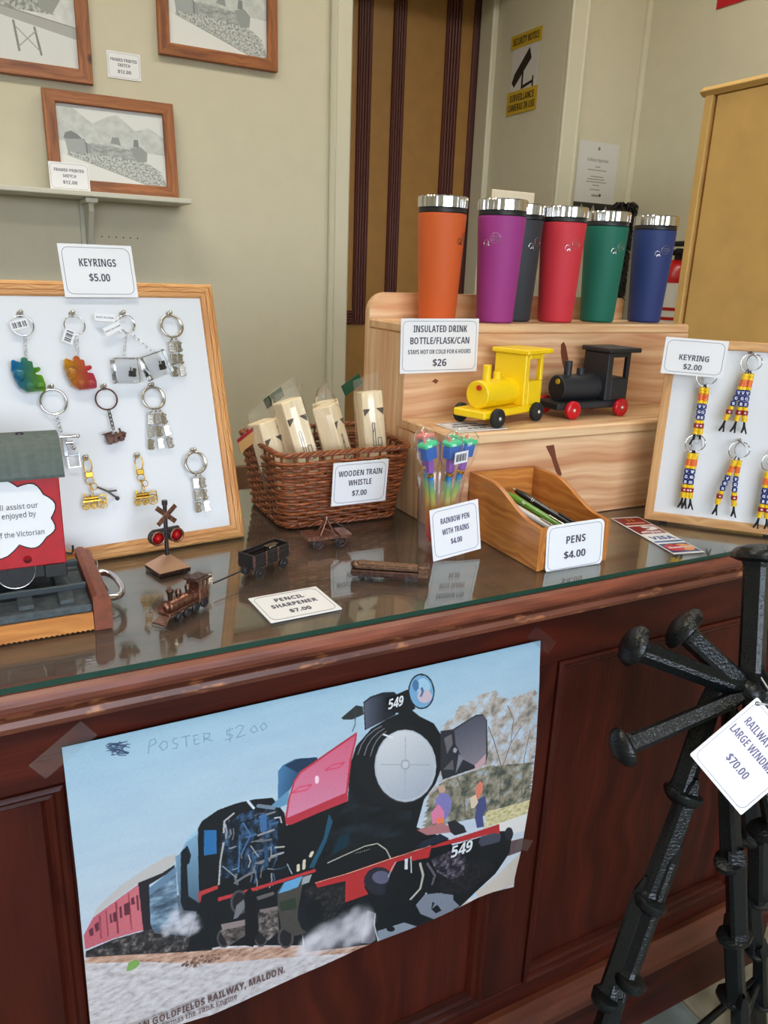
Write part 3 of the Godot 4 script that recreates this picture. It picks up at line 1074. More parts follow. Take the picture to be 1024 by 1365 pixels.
	p.line([395,303,409,291,435,295,425,308,395,303], 2.5, rgb(206, 60, 90))
	p.poly([451,286,451,289,450,293,450,295,449,297,448,298,446,298,445,297,444,295,443,292,443,289,442,286,442,282,442,279,442,276,443,273,444,271,445,270,446,271,447,272,449,273,450,276,450,279,451,282], rgb(236, 206, 214))
	p.poly([431,582,462,497,474,416,483,447,469,511,442,589], rgb(36, 78, 100))
	p.poly([479,567,496,514,520,505,517,554,493,563], rgb(16, 46, 58))
	p.line([473,589,557,574,586,579,608,614,619,652], 3.0, rgb(170, 166, 150))
	p.poly([538,590,538,591,538,591,538,592,538,592,538,592,537,592,537,592,537,592,537,591,536,590,536,590,536,589,536,589,536,588,536,588,537,588,537,587,537,588,537,588,538,588,538,589,538,589,538,590], rgb(190, 190, 180))
	p.poly([543,591,543,591,543,592,543,592,543,593,543,593,542,593,542,592,542,592,542,591,541,591,541,590,541,590,541,589,541,589,541,588,542,588,542,588,542,588,542,588,543,589,543,589,543,590,543,590], rgb(190, 190, 180))
	p.poly([548,591,548,592,548,592,548,593,548,593,548,593,547,593,547,593,547,592,546,592,546,591,546,591,546,590,546,589,546,589,546,589,547,588,547,588,547,588,547,589,548,589,548,589,548,590,548,591], rgb(190, 190, 180))
	p.poly([553,592,553,592,553,593,553,593,553,593,553,593,552,593,552,593,552,593,552,592,551,592,551,591,551,590,551,590,551,589,551,589,552,589,552,589,552,589,552,589,553,589,553,590,553,590,553,591], rgb(190, 190, 180))
	p.poly([558,592,558,593,558,593,558,594,558,594,558,594,557,594,557,594,557,593,557,593,556,592,556,591,556,591,556,590,556,590,556,589,557,589,557,589,557,589,557,589,558,590,558,590,558,591,558,591], rgb(190, 190, 180))
	p.poly([563,592,563,593,563,594,563,594,563,594,563,594,562,594,562,594,562,594,562,593,561,593,561,592,561,591,561,591,561,590,561,590,562,590,562,589,562,590,563,590,563,590,563,591,563,591,563,592], rgb(190, 190, 180))
	p.poly([568,593,568,593,568,594,568,594,568,595,568,595,567,595,567,594,567,594,567,593,566,593,566,592,566,592,566,591,566,591,567,590,567,590,567,590,567,590,568,590,568,591,568,591,568,592,568,592], rgb(190, 190, 180))
	p.poly([714,350,712,389,704,423,689,449,670,465,647,470,623,463,598,446,575,420,556,387,541,349,532,310,528,270,530,234,538,203,552,179,569,163,590,157,613,161,637,175,660,199,681,230,697,267,708,308], rgb(26, 28, 32))
	p.line([562,255,567,229,575,208,586,193,596,186], 2.2, rgb(120, 124, 130))
	p.line([548,247,554,219,564,197,578,182,591,175], 2.2, rgb(120, 124, 130))
	p.line([534,238,541,209,553,186,570,171,585,164], 2.2, rgb(120, 124, 130))
	p.poly([720,359,719,393,713,423,701,446,686,460,668,465,648,460,628,446,610,424,594,396,582,363,574,329,571,294,572,262,579,234,589,213,604,199,621,193,639,196,659,208,677,228,694,255,707,287,716,323], rgb(60, 64, 70))
	p.poly([719,357,718,391,711,420,700,442,685,456,667,461,648,457,629,443,611,421,595,394,583,362,575,327,572,294,574,262,580,235,590,214,604,200,621,194,639,197,658,208,676,228,693,255,706,286,715,321], rgb(172, 178, 184))
	p.grade([713,352,712,384,706,412,696,433,682,447,665,451,647,447,629,434,612,414,597,388,586,357,579,325,576,293,577,263,583,237,593,217,606,204,622,198,639,201,657,212,674,230,689,256,701,286,709,319], rgb(196, 198, 200), rgb(160, 166, 176), 70)
	p.line([586,295,704,346], 2.0, rgb(150, 156, 164))
	p.line([640,222,647,427], 2.0, rgb(156, 162, 170))
	p.poly([655,325,654,330,654,334,652,337,650,339,647,340,644,339,641,337,639,334,636,330,634,325,633,320,633,315,633,311,634,307,635,303,637,301,640,301,643,301,646,303,649,306,651,310,653,315,654,320], rgb(150, 156, 164))
	p.poly([651,323,651,326,650,329,649,331,648,333,646,333,644,333,642,332,640,330,639,327,637,324,637,320,636,317,636,314,637,311,638,309,639,307,641,307,643,307,645,309,647,311,648,313,650,316,651,320], rgb(186, 190, 196))
	p.line([590,194,611,213], 4.0, rgb(206, 210, 214))
	p.poly([544,72,559,60,586,56,611,63,625,85,616,139,582,152,548,164], rgb(30, 34, 42))
	p.grade([546,77,559,65,593,64,589,149,550,162], rgb(84, 90, 106), rgb(32, 36, 44), 0)
	p.poly([497,105,528,77,543,86,545,112,520,119,501,112], rgb(44, 48, 50))
	p.line([526,80,527,136,521,156], 2.0, rgb(60, 64, 70))
	p.poly([592,79,611,75,642,66,662,135,638,147,598,119], rgb(24, 26, 30))
	p.poly([706,94,705,109,703,123,698,134,692,141,685,144,677,143,668,138,661,129,654,118,649,103,645,88,643,72,644,58,647,45,651,34,657,27,664,24,672,24,680,29,688,37,695,49,700,63,704,78], rgb(22, 25, 29))
	p.poly([703,93,703,107,700,120,696,129,691,136,684,139,676,138,669,134,662,126,656,115,651,102,648,88,646,73,647,60,649,48,653,38,658,32,665,28,672,29,680,33,687,41,693,52,698,64,701,79], rgb(110, 156, 190))
	p.poly([695,75,695,82,693,88,691,93,687,97,683,98,679,97,674,95,670,91,667,85,664,78,662,71,661,63,661,56,663,50,665,45,668,42,672,40,677,41,681,43,685,48,689,53,692,60,694,67], rgb(150, 186, 206))
	p.poly([700,108,699,114,698,119,695,122,692,125,688,125,683,125,679,122,675,119,671,114,668,108,666,102,665,96,666,90,667,86,670,82,673,80,677,79,682,79,686,82,690,85,694,90,697,96,699,102], rgb(186, 170, 180))
	p.poly([668,61,668,66,668,70,666,74,665,76,663,78,661,78,660,76,658,74,656,70,655,66,654,61,653,56,653,51,654,47,655,43,656,41,658,39,660,39,662,41,664,43,665,47,667,51,668,56], rgb(70, 110, 150))
	p.line([675,73,678,84,674,97], 5.0, rgb(60, 100, 140))
	p.poly([671,29,674,23,677,33], rgb(22, 25, 29))
	p.poly([724,234,754,240,811,211,829,215,842,243,852,374,848,405,811,410,738,415,730,375], rgb(44, 46, 52))
	p.grade([758,244,811,216,830,220,839,242,848,372,818,397,786,362,764,296], rgb(74, 76, 88), rgb(128, 122, 130), 80)
	p.poly([818,397,848,367,848,402,822,415], rgb(186, 150, 156))
	p.poly([734,263,752,255,757,293,744,324], rgb(100, 96, 100))
	p.poly([769,321,769,323,768,325,768,327,767,328,765,329,764,328,763,328,762,326,760,324,759,322,759,319,759,317,759,314,759,312,760,311,761,309,762,309,763,309,765,310,766,312,767,314,768,316,769,318], rgb(150, 150, 156))
	p.poly([770,408,788,358,774,336], rgb(120, 120, 128))
	p.poly([736,378,760,351,765,390], rgb(92, 88, 92))
	p.poly([446,649,516,658,630,658,718,660,777,659,904,670,909,714,870,694,720,668,716,702,679,693,621,707,568,711,558,727,569,762,514,761,514,680,450,667], rgb(172, 46, 48))
	p.line([446,646,516,654,630,654,718,656], 2.5, rgb(226, 140, 120))
	p.poly([682,642,696,627,741,622,765,652,697,656], rgb(34, 40, 54))
	p.poly([680,576,743,580,771,614,768,630,707,610], rgb(168, 110, 112))
	p.poly([758,585,777,586,803,624,812,652,780,648,768,630], rgb(40, 40, 46))
	p.poly([847,712,854,692,891,699,913,716,911,746,857,735], rgb(66, 68, 82))
	p.poly([950,736,950,743,949,749,948,754,945,757,942,758,939,757,936,755,932,750,929,744,927,737,925,730,924,722,924,715,925,709,926,704,929,701,932,700,935,700,938,703,942,708,945,713,947,720,949,728], rgb(40, 40, 48))
	p.poly([629,746,628,760,625,771,620,779,612,784,604,784,594,780,585,773,576,762,569,749,563,735,559,719,557,705,558,691,562,680,567,672,574,668,582,667,591,671,601,678,610,688,617,701,623,715,628,731], rgb(40, 40, 50))
	p.poly([620,726,619,732,617,738,614,741,609,743,604,742,599,740,593,736,588,730,583,723,580,716,577,709,576,701,577,695,579,690,582,687,587,685,592,686,597,688,603,692,608,697,613,704,616,711,619,719], rgb(92, 90, 112))
	p.poly([621,718,634,675,671,677,685,754,661,835,624,824,608,768], rgb(22, 25, 29))
	p.poly([654,674,662,675,663,719,655,715], rgb(206, 206, 214))
	p.line([669,673,673,737], 3.0, rgb(190, 190, 186))
	p.line([632,674,624,692,616,721], 3.0, rgb(170, 170, 170))
	p.line([694,713,704,766,698,815,675,843], 6.0, rgb(176, 168, 156))
	p.line([713,724,735,783,729,815], 6.0, rgb(90, 84, 90))
	p.line([714,843,720,888,740,907,743,872], 4.0, rgb(180, 180, 176))
	p.noisy([722,716,783,702,817,756,813,826,777,824,740,773], [rgb(22, 22, 26), rgb(40, 39, 48), rgb(86, 76, 88), rgb(140, 130, 136)], 0.035, 20, 1, 0)
	p.poly([689,876,711,847,746,861,788,893,792,963,743,970,702,920], rgb(120, 126, 138))
	p.poly([730,931,732,889,752,914,756,947,742,945], rgb(22, 25, 29))
	p.line([754,866,777,929], 8.0, rgb(40, 44, 60))
	p.poly([752,863,777,890,808,952,745,970,708,922,731,918], rgb(120, 126, 138))
	p.poly([731,918,746,909,759,941,744,944], rgb(22, 25, 29))
	p.poly([599,976,594,924,661,930,700,974,666,983], rgb(130, 138, 150))
	p.poly([638,943,638,946,637,948,635,949,633,950,630,949,628,948,625,945,622,943,620,940,619,936,617,933,617,930,617,927,618,925,620,924,622,924,624,924,627,925,630,928,632,930,635,933,636,937,638,940], rgb(22, 25, 29))
	p.poly([555,947,567,825,585,842,591,958,577,964], rgb(110, 108, 114))
	p.line([587,849,586,895,599,976], 3.0, rgb(190, 190, 190))
	p.poly([269,737,268,746,266,753,264,759,261,762,257,764,254,762,250,759,247,753,244,746,242,737,241,728,240,719,241,710,243,703,245,698,248,694,251,693,255,694,259,697,262,703,265,710,267,719,268,728], rgb(78, 74, 76))
	p.poly([265,735,264,742,263,748,261,752,259,755,257,756,254,756,251,753,249,748,247,743,245,736,244,729,244,721,245,715,246,709,248,704,250,701,252,700,255,701,258,703,260,708,262,713,264,720,265,727], rgb(34, 32, 36))
	p.poly([305,633,305,644,303,653,300,660,296,665,291,666,286,665,282,661,277,653,274,644,271,634,269,622,269,610,270,600,272,591,275,583,278,579,283,577,288,578,292,583,297,590,300,599,303,609,305,621], rgb(78, 74, 76))
	p.poly([300,630,300,638,298,646,296,652,293,656,290,657,286,656,283,653,280,647,277,640,275,632,274,623,274,613,274,605,276,597,278,591,281,588,284,586,287,587,291,590,294,596,297,603,299,611,300,620], rgb(34, 32, 36))
	p.poly([399,822,399,833,397,842,394,848,390,852,386,854,381,852,377,848,373,841,369,832,366,822,365,811,364,800,365,790,367,781,369,774,373,770,377,769,382,770,386,775,390,781,394,790,397,800,399,811], rgb(78, 74, 76))
	p.poly([394,819,394,828,393,835,391,840,388,844,385,845,382,844,378,841,375,835,372,828,370,820,369,811,369,803,369,795,371,788,373,782,375,779,378,777,382,778,385,782,388,787,391,794,393,802,394,811], rgb(34, 32, 36))
	p.poly([344,786,343,795,342,802,339,808,336,811,333,813,329,811,325,808,322,802,319,794,317,786,315,777,315,767,315,759,317,752,319,746,322,743,326,742,330,743,333,746,337,752,340,759,342,768,343,777], rgb(78, 74, 76))
	p.poly([340,784,339,791,338,797,337,801,334,804,332,805,329,804,326,802,324,797,322,791,320,785,319,777,319,770,319,763,320,757,322,753,324,750,327,749,329,750,332,752,335,757,337,762,339,769,340,776], rgb(34, 32, 36))
	p.poly([249,675,302,691,303,714,252,699], rgb(136, 122, 118))
	p.poly([257,741,301,725,304,743,263,762], rgb(110, 98, 94))
	p.poly([274,674,281,629,296,616,299,645,283,674], rgb(112, 112, 116))
	p.poly([298,595,309,583,324,633,326,735,313,801,297,784], rgb(22, 22, 26))
	p.poly([327,673,366,683,365,703,330,703], rgb(120, 108, 104))
	p.poly([321,623,356,624,359,637,324,638], rgb(96, 90, 88))
	p.noisy([324,683,365,697,368,779,345,799,326,752], [rgb(30, 28, 28), rgb(70, 64, 62), rgb(120, 110, 106), rgb(160, 150, 146)], 0.035, 21, 1, 0)
	p.noisy([247,696,298,711,295,749,263,756], [rgb(30, 28, 28), rgb(90, 80, 76), rgb(140, 130, 128)], 0.035, 22, 1, 0)
	p.poly([364,629,379,604,418,602,438,610,418,638,408,718,426,822,402,818,372,770,365,691], rgb(70, 66, 62))
	p.poly([366,638,379,605,418,604,408,638,388,640], rgb(96, 156, 196))
	p.poly([367,670,402,674,405,716,372,707], rgb(46, 58, 44))
	p.poly([450,767,449,783,447,797,444,809,440,816,435,819,429,818,423,812,418,803,414,790,411,774,408,757,408,740,408,724,410,710,414,699,418,692,423,689,428,690,434,695,439,704,444,717,447,733,449,749], rgb(26, 30, 36))
	p.poly([465,776,465,790,463,803,460,812,456,819,451,822,446,820,441,815,437,807,433,795,430,782,428,767,427,752,428,738,429,726,432,717,436,710,441,707,446,709,450,713,455,722,459,733,462,746,464,761], rgb(22, 25, 29))
	p.poly([418,610,438,610,432,635,415,636], rgb(150, 156, 160))
	p.puff([140,617,164,569,181,600,201,602,212,663,190,677,168,646,144,653], 240, 13.0, 31)
	p.puff([398,871,424,849,457,825,504,803,563,805,578,867,562,939,520,935,468,906,425,918], 330, 24.0, 32)
	p.line([75,17,93,24], 1.3, rgb(40, 56, 84))
	p.line([71,27,104,56], 1.3, rgb(40, 56, 84))
	p.line([86,26,96,31], 1.3, rgb(40, 56, 84))
	p.line([74,17,88,54], 1.3, rgb(40, 56, 84))
	p.line([87,49,103,30], 1.3, rgb(40, 56, 84))
	p.line([76,38,100,56], 1.3, rgb(40, 56, 84))
	p.line([89,22,97,48], 1.3, rgb(40, 56, 84))
	p.line([81,22,95,22], 1.3, rgb(40, 56, 84))
	p.line([89,53,97,32], 1.3, rgb(40, 56, 84))
	p.line([89,41,103,58], 1.3, rgb(40, 56, 84))
	p.line([81,31,97,38], 1.3, rgb(40, 56, 84))
	p.line([73,24,103,23], 1.3, rgb(40, 56, 84))
	p.line([70,36,90,39], 1.3, rgb(40, 56, 84))
	p.line([80,28,107,32], 1.3, rgb(40, 56, 84))
	p.line([79,22,99,31], 1.3, rgb(40, 56, 84))
	p.line([77,43,91,40], 1.3, rgb(40, 56, 84))
	p.line([89,23,86,24], 1.3, rgb(40, 56, 84))
	p.line([86,41,89,30], 1.3, rgb(40, 56, 84))
	p.line([73,30,84,43], 1.3, rgb(40, 56, 84))
	p.line([88,56,100,61], 1.3, rgb(40, 56, 84))
	p.line([70,22,105,55], 1.3, rgb(40, 56, 84))
	p.line([78,51,97,54], 1.3, rgb(40, 56, 84))
	p.line([76,21,94,24], 1.3, rgb(40, 56, 84))
	p.line([77,51,92,18], 1.3, rgb(40, 56, 84))
	p.line([71,18,102,36], 1.3, rgb(40, 56, 84))
	p.line([76,17,106,41], 1.3, rgb(40, 56, 84))
	p.line([136,71,140,35,148,33,150,46,141,51], 1.4, rgb(104, 134, 156))
	p.line([161,45,155,57,160,72,168,66,168,50,161,45], 1.4, rgb(104, 134, 156))
	p.line([187,45,179,46,178,57,186,64,184,74,176,73], 1.4, rgb(104, 134, 156))
	p.line([193,47,207,47], 1.4, rgb(104, 134, 156))
	p.line([201,47,201,76], 1.4, rgb(104, 134, 156))
	p.line([222,50,214,50,215,76,224,76], 1.4, rgb(104, 134, 156))
	p.line([214,62,222,62], 1.4, rgb(104, 134, 156))
	p.line([232,77,231,51,242,54,241,66,232,66,247,78], 1.4, rgb(104, 134, 156))
	p.line([284,57,273,58,273,70,283,75,280,86,270,84], 1.4, rgb(104, 134, 156))
	p.line([278,51,278,94], 1.4, rgb(104, 134, 156))
	p.line([289,57,296,51,304,57,298,72,290,86,306,84], 1.4, rgb(104, 134, 156))
	p.line([324,63,316,72,322,85,330,79,324,63], 1.4, rgb(104, 134, 156))
	p.line([342,61,335,69,339,84,348,76,342,61], 1.4, rgb(104, 134, 156))
	# the print is a soft photograph
	var im := p.im
	im.resize(760, 518, Image.INTERPOLATE_LANCZOS)
	im.resize(1300, 886, Image.INTERPOLATE_CUBIC)
	var g := RandomNumberGenerator.new()
	g.seed = 99
	for y in 886:
		for x in range(0, 1300, 2):
			var c := im.get_pixel(x, y)
			var k := g.randf_range(-0.02, 0.02)
			im.fill_rect(Rect2i(x, y, 2, 1), Color(c.r + k, c.g + k, c.b + k))
	return im

func poster() -> void:
	var t := thing("railway_poster", "large poster of a steam locomotive and red carriages taped to the counter front", "poster")
	var b := mb()
	var x0 := 0.031
	var wd := 0.61
	var y1 := 0.868
	var ht := 0.416
	var left := [[0.868, 0.033], [0.70, 0.0345], [0.50, 0.033], [0.47, 0.0335]]
	var right := [[0.866, 0.624], [0.787, 0.631], [0.70, 0.636], [0.628, 0.637], [0.526, 0.630], [0.482, 0.623], [0.461, 0.623]]
	var bottom := [[0.0335, 0.470], [0.168, 0.455], [0.286, 0.461], [0.37, 0.466], [0.465, 0.465], [0.556, 0.472], [0.585, 0.470], [0.623, 0.462]]
	var nx := 44
	var ny := 24
	var f := FastNoiseLite.new()
	f.seed = 5
	f.frequency = 2.2
	var P := []
	for j in ny + 1:
		for i in nx + 1:
			var u := float(i) / nx
			var v := float(j) / ny
			var yt := lerpf(0.868, 0.866, u)
			var yb := at_list(bottom, lerpf(0.0335, 0.623, u))
			var y := lerpf(yt, yb, v)
			var x := lerpf(at_list(left, y), at_list(right, y), u)
			var edge := minf(minf(u, 1.0 - u) * 6.0, 1.0) * minf(v * 4.0, 1.0)
			var z := -0.0215 + 0.006 * edge * (0.5 + 0.5 * f.get_noise_2d(x * 1.3, y))
			P.append([Vector3(x, y, z), Vector2((x - x0) / wd, (y1 - y) / ht)])
	for j in ny:
		for i in nx:
			var a: Array = P[j * (nx + 1) + i]
			var c: Array = P[j * (nx + 1) + i + 1]
			var d: Array = P[(j + 1) * (nx + 1) + i + 1]
			var e: Array = P[(j + 1) * (nx + 1) + i]
			b.quad(a[0], c[0], d[0], e[0], (c[0] - a[0]).cross(a[0] - e[0]).normalized(), [a[1], c[1], d[1], e[1]])
			b.quad(a[0] - Vector3(0, 0, 0.0005), c[0] - Vector3(0, 0, 0.0005), d[0] - Vector3(0, 0, 0.0005), e[0] - Vector3(0, 0, 0.0005), Vector3(0, 0, -1), [a[1], c[1], d[1], e[1]])
	var m := mat(Color.WHITE, 0.32)
	m.albedo_texture = tex(poster_picture())
	obj("printed_sheet", b, m, t)
	var dk := mat(rgb(96, 70, 70), 0.5)
	var wh := mat(rgb(210, 214, 216), 0.5)
	var at := func(u: float, v: float, z: float) -> Vector3: return Vector3(x0 + u * wd, y1 - v * ht, z)
	letters(t, "VICTORIAN GOLDFIELDS RAILWAY, MALDON.", 0.0105, Transform3D(Basis(), at.call(0.197, 0.922, -0.0152)), dk, 800, "Droid Sans", 0.222)
	letters(t, "of Thomas the Tank Engine", 0.008, Transform3D(Basis(), at.call(0.19, 0.952, -0.0152)), dk, 400, "Droid Serif", 0.105)
	letters(t, "549", 0.014, Transform3D(Basis(Vector3(1, 0.06, 0), Vector3(0.06, 1, 0), Vector3(0, 0, 1)), at.call(0.612, 0.09, -0.0150)), wh, 800, "Droid Sans", 0.020)
	letters(t, "549", 0.019, Transform3D(Basis(Vector3(1, 0, 0), Vector3(0.05, 1, 0), Vector3(0, 0, 1)), at.call(0.80, 0.706, -0.0150)), wh, 800, "Droid Sans", 0.034)
	# tape at the corners
	var tape := glassy(Color(0.8, 0.78, 0.76, 0.01), 0.06)
	for q in [[Vector3(0.034, 0.867, -0.0185), 0.62, 0.062, 0.024], [Vector3(0.624, 0.868, -0.0185), -0.7, 0.05, 0.02], [Vector3(0.63, 0.538, -0.0185), -0.5, 0.03, 0.018]]:
		b = mb()
		b.xf = Transform3D(Basis(Vector3(0, 0, 1), q[1]), q[0])
		b.box(Vector3.ZERO, Vector3(q[2], q[3], 0.0003))
		obj("tape", b, tape, t)

func at_list(l: Array, k: float) -> float:
	# piecewise line through [key, value], keys falling or rising
	for i in l.size() - 1:
		var a: Array = l[i]
		var b: Array = l[i + 1]
		if (k - a[0]) * (k - b[0]) <= 0.0:
			return lerpf(a[1], b[1], (k - a[0]) / (b[0] - a[0])) if a[0] != b[0] else a[1]
	return l[0][1] if absf(k - l[0][0]) < absf(k - l[-1][0]) else l[-1][1]

# ---------------------------------------------------------------- stepped pine display
const SX0 := 0.588
const SX1 := 1.2
const STEP_Y := 1.106
const SHELF_Y := 1.2515
const STEP_Z := -0.218
const RISER_Z := -0.36
const BACK_Z := -0.487

func display_shelf() -> void:
	var t := thing("display_shelf", "stepped pine display shelf with rounded back board standing on the counter", "display shelf")
	var w := SX1 - SX0
	var cx := (SX0 + SX1) / 2
	plank("front_board", Vector3(cx, (TOP + 0.0005 + STEP_Y - 0.018) / 2, STEP_Z - 0.014), Vector3(w, STEP_Y - 0.018 - TOP - 0.0005, 0.018), M.pine_bold, t, 0.001)
	plank("step_board", Vector3(cx, STEP_Y - 0.009, (STEP_Z + RISER_Z) / 2), Vector3(w, 0.018, STEP_Z - RISER_Z), M.pine, t, 0.003)
	plank("riser_board", Vector3(cx, (STEP_Y - 0.018 + SHELF_Y - 0.016) / 2, RISER_Z - 0.009), Vector3(w, SHELF_Y - 0.016 - STEP_Y + 0.018, 0.018), M.pine_bold, t, 0.001)
	plank("top_board", Vector3(cx, SHELF_Y - 0.008, (RISER_Z + BACK_Z) / 2), Vector3(w, 0.016, RISER_Z - BACK_Z), M.pine, t, 0.003)
	# side boards: L-shaped outline
	for x in [SX0 + 0.018, SX1]:
		var b := woodmb()
		var z0 := BACK_Z
		b.xf = Transform3D(Basis(Vector3(0, 0, 1), Vector3(0, 1, 0), Vector3(1, 0, 0)), Vector3.ZERO)
		b.prism(PackedVector2Array([Vector2(z0, TOP + 0.0005), Vector2(STEP_Z - 0.023, TOP + 0.0005), Vector2(STEP_Z - 0.023, STEP_Y - 0.018), Vector2(RISER_Z - 0.018, STEP_Y - 0.018), Vector2(RISER_Z - 0.018, SHELF_Y - 0.016), Vector2(z0, SHELF_Y - 0.016)]), x - 0.018, x)
		for i in b.uv.size():
			b.uv[i] = Vector2(b.uv[i].y, b.uv[i].x)
		obj("side_board", b, M.pine, t)
	# back board with rounded upper corners
	var b := woodmb()
	var poly := PackedVector2Array()
	poly.append(Vector2(SX0, TOP + 0.0005))
	var xr := 1.15
	poly.append(Vector2(xr, TOP + 0.0005))
	var ty := 1.293
	for i in 7:
		var a := PI / 2 * i / 6.0
		poly.append(Vector2(xr - 0.006 + cos(a) * 0.006, ty - 0.006 + sin(a) * 0.006))
	for i in 7:
		var a := PI / 2 + PI / 2 * i / 6.0
		poly.append(Vector2(SX0 + 0.032 + cos(a) * 0.032, ty - 0.032 + sin(a) * 0.032))
	b.prism(poly, BACK_Z - 0.016, BACK_Z - 0.0005)
	obj("back_board", b, M.pine, t)
	# resin streaks and knots in the boards
	var kn := mat(rgb(112, 58, 36), 0.4)
	for q in [[Vector3(0.905, 1.188, RISER_Z), [-0.011, 0.03, -0.006, 0.034, 0.0, 0.026, 0.008, 0.004, 0.012, -0.012, 0.010, -0.022, 0.003, -0.016, -0.004, -0.002, -0.010, 0.016]], [Vector3(0.645, 1.162, RISER_Z), [-0.006, 0.0, 0.0, 0.004, 0.006, 0.001, 0.002, -0.004]], [Vector3(0.79, 1.045, STEP_Z - 0.005), [-0.022, 0.032, -0.006, 0.033, 0.002, 0.010, 0.016, -0.016, 0.013, -0.022, 0.004, -0.012, -0.008, 0.012]]]:
		var p := PackedVector2Array()
		for i in range(0, q[1].size(), 2):
			p.append(Vector2(q[1][i], q[1][i + 1]))
		var k := mb(q[0])
		k.prism(p, 0.0, 0.0006)
		obj("knot", k, kn, t)
	# upright blank card behind the tumblers
	var c := mb()
	c.box(Vector3(0.858, (SHELF_Y + 1.468) / 2, -0.4833), Vector3(0.09, 1.468 - SHELF_Y - 0.001, 0.005), 0.001)
	metas(obj("wooden_upright", c, M.blank_card), "plain pale wooden upright standing behind the purple and black tumblers", "wooden board")
	card("white card reading insulated drink bottle flask can, twenty-six dollars, fixed to the pine riser", 0.142, 0.083, [["INSULATED DRINK", 0.0105, 0.026, 0.098], ["BOTTLE/FLASK/CAN", 0.0105, 0.008, 0.108], ["STAYS HOT OR COLD FOR 6 HOURS", 0.0068, -0.009, 0.115], ["$26", 0.0115, -0.026]], face_to(Vector3(0.648, 1.218, RISER_Z + 0.004), Vector3(1, 0.004, 0), Vector3(0, 1, -0.03)))
	card("white card for the wooden steam engines lying flat on the pine step", 0.088, 0.066, [["WOODEN", 0.008, 0.016, 0.045], ["STEAM ENGINE", 0.008, 0.001, 0.066], ["$15.00", 0.008, -0.016]], face_to(Vector3(0.653, STEP_Y + 0.0012, -0.262), Vector3(1, 0, -0.02), Vector3(0.35, 0, -1)))

